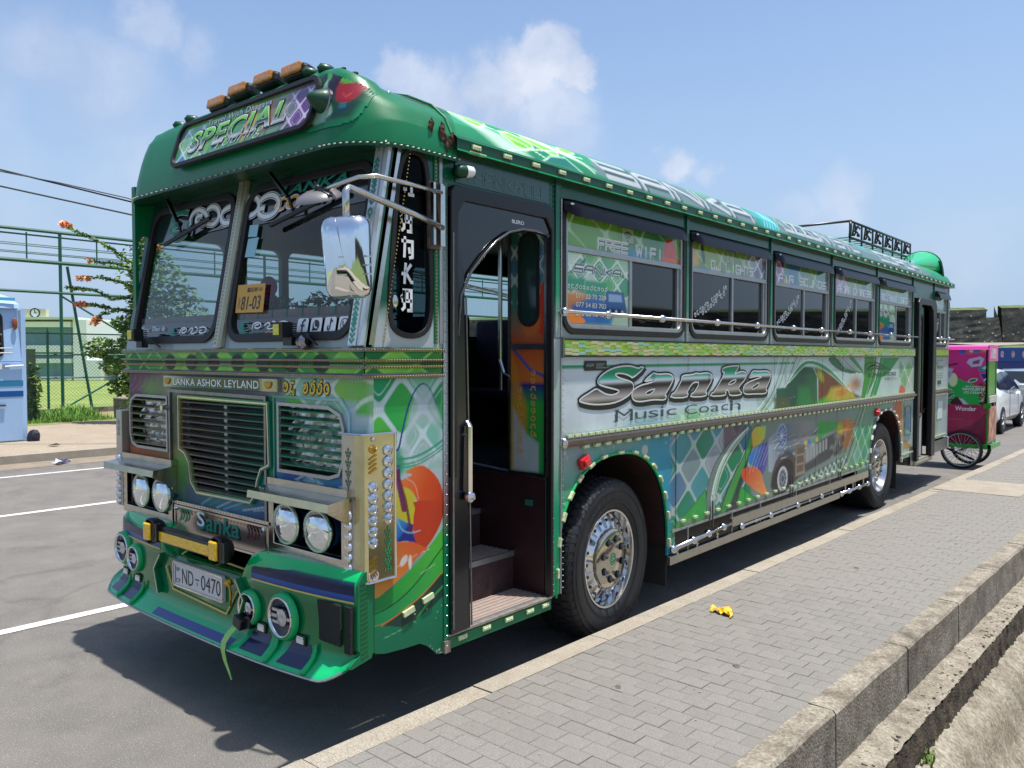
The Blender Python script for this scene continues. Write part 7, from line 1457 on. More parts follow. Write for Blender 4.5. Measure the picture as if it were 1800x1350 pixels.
# hand rail along the windows
mb = MB(); mb.tube([(.05, 1.36, 2.055), (.05, 9.0, 2.045)], .011, 8); mb.build('window_rail', chrome_s, bus, smooth=True)
mb = MB(); mb.tube([(.05, 10.0, 2.045), (.05, 11.05, 2.045)], .011, 8); mb.build('window_rail', chrome_s, bus, smooth=True)
for y in (1.36, 1.80, 2.46, 3.28, 4.0, 4.78, 5.49, 6.32, 6.99, 7.8, 8.56, 10.25, 10.7):
    mb = MB(); mb.sph((.05, y, 2.052), .027, 14, 10); mb.tube([(.0, y, 2.052), (.05, y, 2.052)], .008, 6); mb.build('rail_ball', chrome, bus, smooth=True)
for y in (2.888, 4.382, 5.909, 7.408, 8.94): mb = MB(); mb.tube([(.0, y, 2.04), (.05, y, 2.05)], .009, 6); mb.box(0, .006, y-.02, y+.02, 1.93, 2.06); mb.build('rail_bracket', chrome_d, bus)
# belt of lamps under the windows
def paint_lampbelt(P):
    A = Art(P, '#b4dc4a'); 
    for q in range(34): A.blob(1.5+.24*q, 1.85, .16, .08, ['#c0e860', '#e0e8c0', '#c8e860', '#e8c890', '#b0e0c0'][q % 5], .7, .9)
    return A.c
for a, b in ((1.39, 9.05), (10.02, 10.9)):
    art_panel('lamp_belt', ys_var(a, b)[::2], lin(1.805, 1.895, .012), lambda u, v: np.stack([.012+0*u, u, v], 1), paint_lampbelt, bus, thick=PT)
    mb = MB(); mb.box(0, .022, a, b, 1.894, 1.904); mb.box(0, .022, a, b, 1.796, 1.806); mb.box(0, .026, a-.012, a, 1.79, 1.91); mb.build('belt_frame', chrome_d, bus)
    mb = MB(); y = a
    while y < min(b, 6): mb.box(.022, .025, y, y+.006, 1.797, 1.803); mb.box(.022, .025, y, y+.006, 1.896, 1.902); y += .014
    x_ = mb.build('belt_beading', mat('dark_bead', '#2c2a24', .4, .5), bus, recalc=False); x_['kind'] = 'stuff'
mod = MB(); mod.box(0, .008, -.034, .034, -.0085, .0085); mod.box(.008, .011, -.03, .03, .002, .0075)
for k in range(4): mod.box(.008, .0105, -.027+.016*k, -.018+.016*k, -.007, .0)
cols = [mat('lamp_lime', '#d4f07a', .3, coat=.4), mat('lamp_cream', '#f4f0c0', .3, coat=.4), mat('lamp_aqua', '#c0f0e0', .3, coat=.4), mat('lamp_peach', '#f8d0a8', .3, coat=.4), mat('lamp_green', '#b4f08a', .3, coat=.4)]
R = random.Random(12); groups = {i: [] for i in range(5)}
pat = [3, 2, 1, 0, 1, 2, 3, 2]
n = 0
for c in range(int(7.55/.066)):
    for r_ in range(4):
        if (r_+pat[c % 8]) % 4 == 3: continue
        col = [0, 1, 4, 1, 0, 2, 1, 3, 0, 4][int(abs(math.sin(c*.35)*3+r_*.4)+R.random()*3.5)]; groups[col].append((.013, 1.44+c*.0665, 1.883-.022*r_-(.006 if c % 2 else 0)))
for i, ps in groups.items(): copies(mod, 'lamp_module', cols[i], [p for p in ps if p[1] < 2.9] if False else ps, stuff_from=len([p for p in ps if p[1] < 3.0]))
copies(mod, 'lamp_module', cols[0], [(.013, 10.06+.066*c, 1.883-.022*r_) for c in range(12) for r_ in range(4) if (c+r_) % 3], stuff_from=0)
# lower guard rail with lamp strips
mb = MB(); mb.loft([[(0, y, 1.268), (.03, y, 1.272), (.042, y, 1.288), (.042, y, 1.305), (.03, y, 1.318), (0, y, 1.322)] for y in (1.385, 9.06)]); mb.f += [(0, 1, 2, 3, 4, 5)]; mb.build('guard_rail', mat('bronze_trim', '#6a625c', .3, .7, noise=.15), bus, bevel=.002)
mb = MB(); mb.loft([[(0, y, 1.268), (.03, y, 1.272), (.042, y, 1.295), (.03, y, 1.318), (0, y, 1.322)] for y in (10.02, 10.9)]); mb.build('guard_rail', mat('bronze_trim', '#6a625c'), bus)
mb = MB(); mb.sph((.02, 1.39, 1.295), .034, 12, 8, (1, .7, 1)); mb.build('rail_end', chrome_s, bus, smooth=True)
lm2 = MB(); lm2.cbox((.0, 0, 0), (.010, .028, .009)); lm2.cbox((.004, 0, .004), (.009, .024, .007))
yy_ = []; y = 1.45
while y < 9.0: yy_.append(y); y += .072
copies(lm2, 'rail_lamp', ledm, [(.022, y, 1.330) for y in yy_], stuff_from=70)
y2 = []; y = 1.62
while y < 9.0: y2.append(y); y += .118
copies(lm2, 'rail_lamp', ledm, [(.016, y, 1.257) for y in y2], stuff_from=40)
copies(lm2, 'rail_lamp', ledm, [(.02, 10.06+.08*k, z) for k in range(10) for z in (1.33, 1.257)]+[(.01, 10.06+.09*k, .66) for k in range(9)]+[(.012, 9.2+.09*k, .395) for k in range(9)]+[(.01, 8.5+.09*k, .56) for k in range(6)], stuff_from=0)
yb = []; y = 2.84
while y < 7.1: yb.append(y); y += .185
copies(lm2, 'sill_lamp', ledm, [(.012, y, .615+(.0 if y < 5 else .0)) for y in yb])
# arch lips with lamps
for A_, n in ((ARF, 15), (ARR, 14)):
    cy, ry, rz, z0 = A_; P = []
    for i in range(41):
        a = math.pi*i/40; c_, s_ = math.cos(a), math.sin(a); P.append((.004, cy-ry*abs(c_)**(2/2.4)*(1 if c_ > 0 else -1), z0+rz*abs(s_)**(2/2.4)))
    P = [(.004, cy-ry, .40 if A_ is ARF else .5)]+P+[(.004, cy+ry, .47 if A_ is ARF else .5)]
    mb = MB(); mb.tube(P, .010, 6); mb.build('arch_lip', bgreen if A_ is ARF else chrome_d, bus, smooth=True)
    pos = []; rot = []
    for i in range(n):
        f = (i+.6)/n*(len(P)-1); j = int(f); p = Vector(P[j]); q = Vector(P[min(j+1, len(P)-1)]); t = q-p; pos.append(tuple(p+(0.006, 0, 0) if False else (p.x+.010, p.y+t.y*(f-j)*1.0, p.z+t.z*(f-j)+.006))); rot.append((math.atan2(t.z, t.y), 0, 0))
    copies(lm2, 'arch_lamp', white_pl if A_ is ARR else ledm, pos, rotz=rot)
    inn = MB(); inn.loft([[(-.02, p[1], p[2]), (-.75, p[1], p[2])] for p in P], closed=False); inn.build('wheel_housing', mat('rusty_red', '#2c1210', .8, noise=.5, nscale=6), bus)
# red side markers
for y, z in ((1.60, 1.165), (7.41, 1.155)):
    mb = MB(); M = Euler((.35, 0, 0)).to_matrix(); mb.cbox((.02, y, z), (.02, .045, .035), M); mb.cbox((.046, y, z), (.008, .03, .022), M); mb.build('side_marker', redm, bus, bevel=.008)
# lettering on the upper panel: drop shadow, light edge, graded face
face = ramp_mat('letter_face', 'Z', 1.485, 1.735, [(0, '#1c2410'), (.10, '#3a3f1c'), (.22, '#a9a4a0'), (.34, '#7a7472'), (.46, '#1a1718'), (.53, '#3a3638'), (.62, '#b4c4c8'), (.70, '#2f9a8c'), (.80, '#0f8a5a'), (1, '#0f8a58')], .4, .0, 0, 0, .02)
for nm, hl in (('S', None), ('a', 'a_hole'), ('n', None), ('k', 'k_hole'), ('a2', 'a2_hole')):
    P = smoothpoly(T[nm], 1); H = [smoothpoly(T[hl], 1)] if hl else []
    mb = MB(); mb.prism([[(a+.01, b-.018) for a, b in P]], 'x', .0035, None); mb.ribbon([(a+.01, b-.018) for a, b in P], .034, 'x', .0036, None, closed=True); mb.ribbon(P, .034, 'x', .0042, None, closed=True); lt = mb.build('letter', mat('letter_shadow', '#0c120a', .45), bus)
    mb = MB(); mb.prism([P]+H, 'x', .0056, None); mb.build('letter_face', face, lt)
    mb = MB(); mb.ribbon(P, .010, 'x', .0064, None, closed=True)
    for h in H: mb.ribbon(h, .008, 'x', .0064, None, closed=True)
    mb.build('letter_edge', mat('letter_silver', '#ccd2d2', .3), lt)
darkt = mat('slate_vinyl', '#2a4448', .4)
mb = MB()
for w_, a, b, z0, z1 in (('M', 1.965, 2.17, 1.385, 1.455), ('u', 2.20, 2.34, 1.386, 1.432), ('s', 2.37, 2.50, 1.386, 1.432), ('i', 2.53, 2.57, 1.386, 1.455), ('c', 2.61, 2.75, 1.386, 1.432), ('C', 2.87, 3.06, 1.378, 1.446), ('o', 3.09, 3.25, 1.378, 1.426), ('a', 3.28, 3.42, 1.377, 1.425), ('c', 3.46, 3.58, 1.376, 1.424), ('h', 3.62, 3.80, 1.374, 1.450)): put_text(mb, w_, 'x', a, b, z0, z1, .0045, offset=-.012)
for x, z in ((1.965, 1.385), (2.15, 1.385), (1.98, 1.455), (2.14, 1.455), (3.63, 1.374), (3.78, 1.374), (3.63, 1.45)): mb.box(.0044, .0046, x-.022, x+.022, z-.003, z+.003)
mb.build('lettering', darkt, bus)
mb = MB(); mb.prism(rrect(1.62, 1.86, 1.712, 1.772, .008, 3), 'x', .0045, .006); pl_ = mb.build('maker_plate', blk, bus); mb = MB(); put_text(mb, 'AGM', 'x', 1.635, 1.72, 1.735, 1.755, .0068, shear=.3, offset=.02); mb.box(.0066, .0068, 1.74, 1.84, 1.75, 1.754); mb.box(.0066, .0068, 1.74, 1.82, 1.738, 1.742); mb.box(.0066, .0068, 1.74, 1.85, 1.726, 1.730); mb.build('lettering', greyv, pl_)
dk = mat('dark_green_vinyl', '#14342c', .4)
mb = MB(); put_text(mb, 'POWER STROKE', 'x', 7.12, 8.22, 1.565, 1.61, .0045, shear=.1, offset=.02); put_text(mb, '6540 CC', 'x', 7.75, 8.1, 1.515, 1.545, .0045); put_text(mb, 'turbo', 'x', 8.12, 8.25, 1.518, 1.535, .0045)
for st in ([(7.02, 1.6), (6.98, 1.68), (7.1, 1.72), (7.35, 1.735), (7.6, 1.70), (7.8, 1.66), (8.0, 1.63)], [(7.06, 1.6), (7.1, 1.67), (7.3, 1.70), (7.5, 1.68), (7.75, 1.64)], [(7.2, 1.62), (7.25, 1.66), (7.42, 1.665), (7.6, 1.64)], [(7.12, 1.63), (7.2, 1.69), (7.4, 1.71)]): mb.ribbon(sm(st), .013, 'x', .0045, None)
mb.build('lettering', dk, bus)
mb = MB(); put_text(mb, 'Sanka', 'x', 10.25, 10.6, 1.62, 1.67, .0045, shear=.3); mb.ribbon(sm([(10.15, 1.6), (10.2, 1.7), (10.3, 1.72), (10.28, 1.66)]), .008, 'x', .0045, None)
for z in (1.74, 1.55, 1.52, 1.49): mb.box(.0044, .0046, 10.2, 10.6, z, z+.005)
mb.box(.0044, .0046, 10.3, 10.5, 1.40, 1.45); mb.build('lettering', dk, bus)
mb = MB(); mb.prism([(10.3, .9), (10.6, .9), (10.62, 1.15), (10.35, 1.16)], 'x', .004, .005); mb.build('notice_paper', mat('notice', '#c4d0cc', .6, noise=.1, nscale=40), bus)
# ---------------------------------------------------------------- headlamps, stud strips, name plate
glassl = mat('lamp_glass', '#e4eaee', .05, .9, noise=.15, nscale=9, bump=.04, bscale=50)
hb = mat('hammered_steel', '#bdb9b0', .22, 1, noise=.12, nscale=14, bump=.04)
for si, (a, b) in enumerate(HB):
    z0, z1 = .835, 1.17
    mb = MB(); mb.ribbon([(a+.02, z0+.02), (b-.02, z0+.02), (b-.02, z1-.03), (a+.02, z1-.03)], .045, 'y', -.085, -.045, closed=True); bx = mb.build('headlamp_box', hb, bus, bevel=.004)
    mb = MB(); mb.box(a+.04, b-.04, .02, .03, z0+.03, z1-.04); mb.box(a+.04, b-.04, -.05, .02, z0+.035, z0+.045); mb.build('box_back', mat('dark_blue_recess', '#12283c', .3, coat=.4, noise=.3, nscale=8), bx)
    mb = MB(); mb.prism([(-.085, 1.15), (-.085, 1.165), (-.20, 1.15), (-.205, 1.115), (-.20, 1.112), (-.195, 1.138)], lambda y, z, d: (d, y, z), a-.0, b+.02); 
    mb.prism([(-.085, 1.165), (-.20, 1.14), (-.20, 1.11), (-.085, 1.04)], lambda y, z, d: (d, y, z), b+.012, b+.018); mb.prism([(-.085, 1.165), (-.20, 1.14), (-.20, 1.11), (-.085, 1.08)], lambda y, z, d: (d, y, z), a-.004, a+.002)
    mb.box(a, b+.01, -.09, -.05, 1.165, 1.20); vz = mb.build('peak', hb, bx)
    mb = MB(); x = a+.03
    while x < b: mb.sph((x, -.15, 1.156), .0045, 5, 3); mb.sph((x, -.195, 1.130), .004, 5, 3); x += .03
    stuff(mb.build('rivets', chrome, vz))
    for cx in ((-2.045, -1.79) if si == 0 else (-.535, -.285)):
        cz = .99; mb = MB(); mb.lathe([(.099, .012), (.104, -.01), (.100, -.025), (.090, -.022)], (cx, -.085, cz), (0, 1, 0), 28); h = mb.build('headlamp', mat('lamp_ring', '#a8c0b8', .12, 1), bx, smooth=True)
        mb = MB(); mb.lathe([(.0, -.048), (.04, -.045), (.07, -.036), (.092, -.02)], (cx, -.085, cz), (0, 1, 0), 28); mb.build('lens', glassl, h, smooth=True)
        mb = MB(); mb.lathe([(.097, .0), (.09, .08), (.05, .11), (0, .11)], (cx, -.085, cz), (0, 1, 0), 20); mb.build('bowl', mat('blue_bowl', '#1c4a7a', .2, coat=.6), h, smooth=True)
olive = mat('tinted_chrome', '#bcbb98', .2, 1, noise=.12, nscale=10); dome = MB(); dome.lathe([(.026, 0), (.022, .010), (.010, .018), (0, .020)], (0, 0, 0), (0, -1, 0), 12)  # chrome silver with its yellow-green reflection put into the base colour
mb = MB(); mb.box(-.145, -.055, -.066, -.05, .79, 1.45); st1 = mb.build('stud_strip', mat('steel_white', '#b8b4ac', .25, .6), bus, bevel=.003)
mb = MB(); mb.box(.006, .014, -.045, .112, .79, 1.45); mb.loft([[(.014, -.045, z), (.006, -.06, z), (-.02, -.068, z), (-.055, -.068, z)] for z in (.79, 1.45)], closed=False); st2 = mb.build('stud_strip', olive, bus)
mb = MB(); mb.tube([(-.145, -.07, 1.45), (0, -.07, 1.452), (.016, -.045, 1.452), (.016, .112, 1.452)], .005, 6); mb.tube([(.016, .112, .79), (.016, .112, 1.452)], .005, 6); mb.tube([(-.145, -.07, .79), (0, -.07, .788), (.016, -.045, .788), (.016, .112, .788)], .005, 6); mb.build('strip_edge', chrome, st2)
copies(dome, 'dome_stud', chrome, [(-.10, -.067, 1.08-.048*k) for k in range(6)])
d2 = MB(); d2.lathe([(.027, 0), (.024, .010), (.012, .018), (.009, .014), (0, .016)], (0, 0, 0), (1, -.1, 0), 12)
copies(d2, 'dome_stud', chrome, [(.015, -.022, 1.215-.05*k) for k in range(6)]); copies(d2, 'dome_stud', chrome, [(.015, .065, 1.375-.052*k) for k in range(7)])
mb = MB()
def dia(mb, cx, cz, n, plane, d, s_=.009):
    for k in range(n):
        for q in ((-1, 0), (0, 0), (1, 0)) if k % 3 == 1 else (((-.5, 0), (.5, 0)) if k % 3 else ((0, 0),)):
            x = cx+q[0]*s_*1.7; z = cz-k*s_*1.6; mb.prism([(x-s_*.7, z), (x, z+s_), (x+s_*.7, z), (x, z-s_)], plane, d, None)
dia(mb, -.10, 1.38, 17, 'y', -.0675); mb.build('diamond_print', mat('green_print', '#0c5a3c', .3), st1)
mb = MB(); dia(mb, .066, 1.02, 14, 'x', .0155); mb.build('diamond_print', mat('emerald_print', '#12905a', .3), st2)
mb = MB()
for z0, z1 in ((1.34, 1.26), (.88, .82)):
    mb = MB()
    for k in range(4): mb.bar((.016, -.04, z0-.02*k), (.016, .0, z0-.02*k+.02), .008, .008)
    mb.build('bee_emblem', gold, st2)
mb = MB()
mb.sph((.016, -.02, 1.385), .022, 10, 6, (.4, 1, .9)); mb.build('bee_emblem', gold, st2)
mb = MB(); mb.lathe([(.03, .0), (.03, .004), (0, .004)], (.014, -.02, .83-.015), (1, 0, 0), 14); ro = mb.build('rose_emblem', mat('cream_disc', '#c8b09a', .4), st2); mb = MB(); mb.ribbon(sm([(-.02+.022*(1-t/9)*math.cos(t*1.2), .815+.022*(1-t/9)*math.sin(t*1.2)) for t in range(10)]), .004, 'x', .0187, None); mb.build('rose_line', mat('dark_print', '#2a2a38'), ro)
for z in (1.43, .80): mb = MB(); mb.sph((.016, -.02, z), .011, 8, 5); mb.build('screw', chrome, st2)
mb = MB(); mb.box(-2.40, -2.325, -.09, -.03, .86, 1.46); st3 = mb.build('stud_strip', mat('steel_white', '#b8b4ac'), bus, bevel=.004)
copies(dome, 'dome_stud', chrome, [(-2.363, -.091, 1.16-.045*k) for k in range(7)])
mb = MB(); dia(mb, -2.363, 1.40, 8, 'y', -.0915, .008); mb.build('diamond_print', greyv, st3)
# plate with the coach name under the grille
mb = MB(); mb.cbox((-1.19, -.072, .865), (.475, .012, .085)); np_ = mb.build('name_plate', mat('pinkish_steel', '#b8aca4', .2, .85), bus, bevel=.004)
mb = MB(); mb.box(-1.70, -.69, -.085, -.05, .955, .972); x = -1.68
while x < -.7: mb.sph((x, -.088, .963), .004, 5, 3); x += .03
mb.ribbon([(-1.655, .79), (-.73, .79), (-.73, .945), (-1.655, .945)], .010, 'y', -.09, -.084, closed=True); mb.build('plate_frame', chrome_s, np_)
mb = MB(); put_text(mb, 'Sanka', 'y', -1.40, -.98, .845, .945, -.0865, shear=.1, offset=.02); mb.build('lettering', tealv, np_); mb = MB(); put_text(mb, 'S', 'y', -1.41, -1.33, .86, .945, -.0875, offset=.02); mb.build('lettering', wht, np_)
mb = MB(); put_text(mb, 'Sanka', 'y', -1.385, -.965, .838, .938, -.0855, shear=.1, offset=.05); mb.build('lettering_base', blk, np_)
for x0, c_, nm in ((-1.56, mat('emerald_print', '#12905a'), 'left'), (-.86, mat('maroon_print', '#5a1c2a', .4), 'right')):
    mb = MB()
    for k in range(4): mb.ribbon(sm([(x0+.03*k-.05, .86+.01*(k % 2)), (x0+.03*k-.02, .90), (x0+.03*k-.05, .93), (x0+.03*k-.015, .935), (x0+.03*k, .91)]), .012, 'y', -.0865, None)
    mb.build('flourish', c_, np_)
mb = MB()
for k in range(26): mb.ribbon([(-1.62+.034*k, .935), (-1.61+.034*k, .925), (-1.60+.034*k, .935)], .004, 'y', -.0862, None)
mb.build('scroll_print', gold, np_)
for x in (-1.64, -.745): mb = MB(); mb.sph((x, -.087, .93), .014, 10, 6); mb.build('screw', chrome, np_)
# ---------------------------------------------------------------- bumper
def bumper_ring(x, k):
    """section (y,z) at x; k: 1 = outer horn part, 0 = lower middle part"""
    yo = 0
    top = .69+(.845-.69)*k
    y = lambda v: v
    return [(x, -.05, top-.02), (x, -.09, top), (x, -.145, top-.005), (x, -.175, top-.045), (x, -.18, top-.06), (x, -.182, .70-.02*(1-k)), (x, -.184, .60), (x, -.184, .50), (x, -.19, .455), (x, -.21, .42), (x, -.245, .395), (x, -.275, .375), (x, -.28, .365), (x, -.262, .358), (x, -.15, .38), (x, -.03, .40)]
xs = []
KX = [(-2.42, 1), (-2.2, 1), (-1.9, .95), (-1.72, .9), (-1.64, .72), (-1.57, .3), (-1.51, .04), (-1.45, 0), (-1.2, 0), (-.93, 0), (-.87, .06), (-.83, .3), (-.77, .72), (-.69, .9), (-.55, .96), (-.3, 1), (0.01, 1)]
rings = []
for x in np.linspace(-2.35, -.005, 150):
    k = float(np.interp(x, [a for a, b in KX], [b for a, b in KX])); k = k*k*(3-2*k) if 0 < k < 1 else k
    r_ = bumper_ring(x, k); e = min(x+2.36, .0-x+.0)   # round the ends back
    t = max(0, 1-e/.14); back = (.03 if x < -1 else .0)*t*t+.085*(abs(x-XC)/1.2)**3; lo_ = lambda z: max(0, min(1, (.50-z)/.1))*t*t
    rings.append([(p[0], min(p[1]+back+.05*lo_(p[2]), -.02), p[2]+.07*lo_(p[2])) for p in r_])
mb = MB(); mb.loft(rings, closed=True)
n_ = len(rings[0]); mb.f += [tuple(range(n_))[::-1], tuple((len(rings)-1)*n_+i for i in range(n_))]
bump_m = ramp_mat('bumper_shaded_green', 'Z', .36, .85, [(0, '#10b46e'), (.12, '#11a865'), (.24, '#04703a'), (.6, '#025c30'), (.80, '#07904e'), (1, '#08c46a')], .14, .5)  # glossy shading painted into the green: bright top and lip, dark upright face
bp_ = mb.build('bumper', bump_m, bus, smooth='auto')
def bsurf(x, z, d=0):
    k = float(np.interp(x, [a for a, b in KX], [b for a, b in KX])); r_ = bumper_ring(x, k); zz = [p[2] for p in r_[1:13]][::-1]; yy = [p[1] for p in r_[1:13]][::-1]
    e = min(x+2.36, -x); t = max(0, 1-e/.14); return (x, float(np.interp(z, zz, yy))+(.03 if x < -1 else 0)*t*t+.085*(abs(x-XC)/1.2)**3-d, z)
BP = lambda u, v, d: bsurf(u, v, d)
navys = ramp_mat('blue_stripe', 'Z', .70, .80, [(0, '#0c2a66'), (.35, '#14509a'), (.4, '#061a4a'), (.7, '#08123c'), (.9, '#08304f'), (1, '#0f7050')], .3, .1)
for xa, xb in ((-2.35, -1.66), (-.72, -.012)):
    for nm, za, zb, m_, d_ in (('blue_stripe', .712, .80, navys, .002), ('pinstripe', .703, .711, mat('gold_line', '#c8b060', .3), .003)):
        mb = MB(); n = 30; zz_ = np.linspace(za, zb, 6 if nm[0] == 'b' else 2); mb.loft([[BP(xa+(xb-xa)*i/n, z, d_) for z in zz_] for i in range(n+1)], closed=False); mb.build(nm, m_, bp_)
mb = MB(); mb.loft([[BP(-1.58+.80*i/10, z, .002) for z in (.378, .39, .405)] for i in range(11)], closed=False); mb.build('blue_stripe', mat('violet_blue', '#24307a', .25, coat=.4), bp_)
mb = MB(); mb.tube([(r_[12][0], r_[12][1]-.003, r_[12][2]) for r_ in rings[::2]], .006, 6); mb.build('lip_trim', alu, bp_)
mb = MB(); mb.prism([(p[1], p[2]) for p in rings[-1]], 'x', -.006, .010); be_ = mb.build('bumper_end', mgreen, bp_, bevel=.003)
mb = MB()
for k in range(16): mb.ribbon([(-.09, .79-.022*k), (-.05, .80-.022*k)], .006, 'x', .0105, .012)
mb.build('end_ribs', mat('moss_green', '#1c5a2c', .4), be_)
for x, z, r in ((-2.20, .625, .085), (-1.985, .60, .07), (-.72, .565, .073), (-.455, .572, .095)):
    c = Vector(bsurf(x, z)); mb = MB(); mb.lathe([(r*1.2, .0), (r*1.18, .02), (r*1.06, .03), (r*1.0, .028), (r*.98, .0)], c, (0, -1, 0), 30); hz = mb.build('fog_lamp', bgreen, bp_, smooth=True)
    mb = MB(); mb.lathe([(r, .022), (r*1.02, .034), (r*.93, .034), (r*.90, .02)], c, (0, -1, 0), 30); mb.build('chrome_ring', chrome, hz, smooth=True)
    mb = MB(); mb.lathe([(r*.93, .02), (r*.6, .006), (0, .0)], c, (0, -1, 0), 24); mb.build('reflector', mat('lamp_dark', '#3a4048', .15, .7, noise=.3, nscale=40), hz, smooth=True)
    mb = MB(); mb.cbox(c+Vector((0, -.018, 0)), (r*.9, .006, r*.08)); mb.cbox(c+Vector((-r*.2, -.018, r*.3)), (r*.55, .006, r*.07)); mb.cbox(c+Vector((-r*.2, -.018, -r*.3)), (r*.55, .006, r*.07)); mb.lathe([(r*.42, .014), (r*.42, .026), (r*.22, .03), (0, .026)], c+Vector((r*.1, 0, 0)), (0, -1, 0), 16); mb.build('projector', mat('lamp_silver', '#b8bcc4', .2, .9), hz)
mb = MB(); mb.cbox(Vector(bsurf(-.165, .60))+Vector((0, -.0, 0)), (.095, .008, .095)); mb.build('grille_mesh', mat('mesh_black', '#0f1214', .6, bump=1, bscale=300), bp_, bevel=.006)
mb = MB(); mb.box(-.055, -.012, -.13, -.085, .48, .69); mb.build('grille_mesh', mat('mesh_black', '#0f1214'), bp_)
# scoops with small lamps, separators
for x in (-2.16, -1.95, -.62, -.33):
    mb = MB(); mb.loft([[BP(x+dx*s_, z, .003) for dx in (-.075, -.03, .03, .075)] for z, s_ in ((.385, 1.2), (.40, 1.15), (.425, 1.05), (.455, .95), (.475, .8))], closed=False); mb.build('scoop', mat('deep_blue', '#0c1a44', .3, coat=.4), bp_)
    c = Vector(bsurf(x+.0, .487)); mb = MB(); mb.cbox(c+Vector((0, -.006, 0)), (.036, .006, .024)); l_ = mb.build('small_lamp', black_m, bp_, bevel=.003); mb = MB(); mb.cbox(c+Vector((0, -.013, -.004)), (.026, .003, .012)); mb.cbox(c+Vector((0, -.013, .013)), (.024, .002, .003)); mb.build('lens', white_pl, l_)
for x in (-2.055, -.475, -.215, -1.84):
    mb = MB(); P = [bsurf(x+.01*math.sin(z*9), z, .012) for z in (.378, .40, .43, .46, .49)]; 
    mb.tube(P, [.014, .014, .012, .010, .004], 8); mb.build('fin', bgreen, bp_, smooth=True)
# number plate with hexagonal pinstripe
hexa = [(-1.565, .625), (-1.49, .715), (-.905, .702), (-.83, .625), (-.93, .49), (-1.49, .515)]
mb = MB(); mb.ribbon(hexa, .009, BP, .004, .010, closed=True); mb.build('plate_surround', mat('gold_line', '#c8b060'), bp_)
for x0, s_ in ((-1.62, -1), (-.80, 1)):
    mb = MB(); mb.ribbon([(x0-.02*s_+.0, .69), (x0+.055*s_, .60), (x0-.0*s_, .47)], .018, BP, .0, .03); mb.build('chevron_ridge', mgreen, bp_); mb = MB(); mb.ribbon([(x0-.02*s_, .69), (x0+.055*s_, .60), (x0-.0*s_, .47)], .007, BP, .031, .034); mb.build('chevron_trim', mat('cream_trim', '#d0d0b0', .3, .4), bp_)
mb = MB(); mb.prism(rrect(-1.47, -.945, .54, .68, .015, 4), 'y', -.20, -.186); npl = mb.build('number_plate', mat('plate_white', '#c4c6c8', .35), bus)
mb = MB(); mb.ribbon(rrect(-1.463, -.952, .547, .673, .012, 4), .008, 'y', -.2045, -.2005, closed=True); mb.build('plate_rim', chrome_s, npl)
mb = MB(); put_text(mb, 'ND', 'y', -1.365, -1.245, .57, .65, -.2015, offset=-.005); put_text(mb, '0470', 'y', -1.165, -.97, .57, .65, -.2015, offset=-.005); mb.box(-1.225, -1.185, -.202, -.2012, .612, .618); put_text(mb, 'S', 'y', -1.212, -1.198, .585, .60, -.2015); put_text(mb, 'CP', 'y', -1.43, -1.385, .565, .59, -.2015); put_text(mb, 'WP', 'y', -1.43, -1.39, .625, .65, -.2015); mb.box(-1.44, -1.436, -.202, -.2012, .56, .66); mb.build('lettering', mat('plate_ink', '#15171c', .5), npl)
# light bar and round spots above the number plate
lb = MB(); lb.cbox((-1.24, -.215, .815), (.31, .03, .040)); lbar = lb.build('light_bar', black_m, bus, bevel=.008)
mb = MB(); mb.cbox((-1.24, -.247, .812), (.29, .006, .026)); mb.build('amber_lens', amber, lbar, bevel=.004)
for x in (-1.60, -.90):
    mb = MB(); mb.lathe([(.0, .0), (.05, .0), (.07, -.03), (.075, -.07), (.065, -.08)], (x, -.19, .83), (0, 1, 0), 12); sp_ = mb.build('round_spot', black_r, bus, smooth='auto')
    mb = MB(); mb.cbox((x-.010, -.272, .83), (.036, .010, .048)); mb.build('amber_lens', amber, sp_, bevel=.008); mb = MB(); mb.cbox((x+.055, -.255, .83), (.03, .012, .05)); mb.build('heat_sink', black_m, sp_)
mb = MB(); mb.tube([(-.87, -.19, .655), (-.85, -.23, .67), (-.83, -.23, .65), (-.84, -.22, .59), (-.86, -.21, .55), (-.875, -.2, .62)], .006, 6); mb.sph((-.87, -.215, .665), .022, 10, 6); mb.build('tow_pin', gold, bus)
mb = MB(); mb.cbox((-.75, -.215, .495), (.035, .03, .028), Euler((0, .3, 0)).to_matrix()); mb.cbox((-.70, -.20, .50), (.02, .02, .03)); cl = mb.build('strap_clip', black_m, bus, bevel=.006)
mb = MB(); P = [(-.77, -.235, .475), (-.79, -.262, .44), (-.80, -.285, .40), (-.80, -.29, .36), (-.79, -.285, .31), (-.765, -.28, .265), (-.745, -.275, .225)]; Wd = [.022, .024, .022, .02, .018, .012, .002]
mb.loft([[(x-w, y, z), (x, y-.006, z), (x+w, y, z), (x, y+.003, z)] for (x, y, z), w in zip(P, Wd)]); mb.build('hanging_strap', mat('pale_green_strap', '#8fc46a', .6), cl)
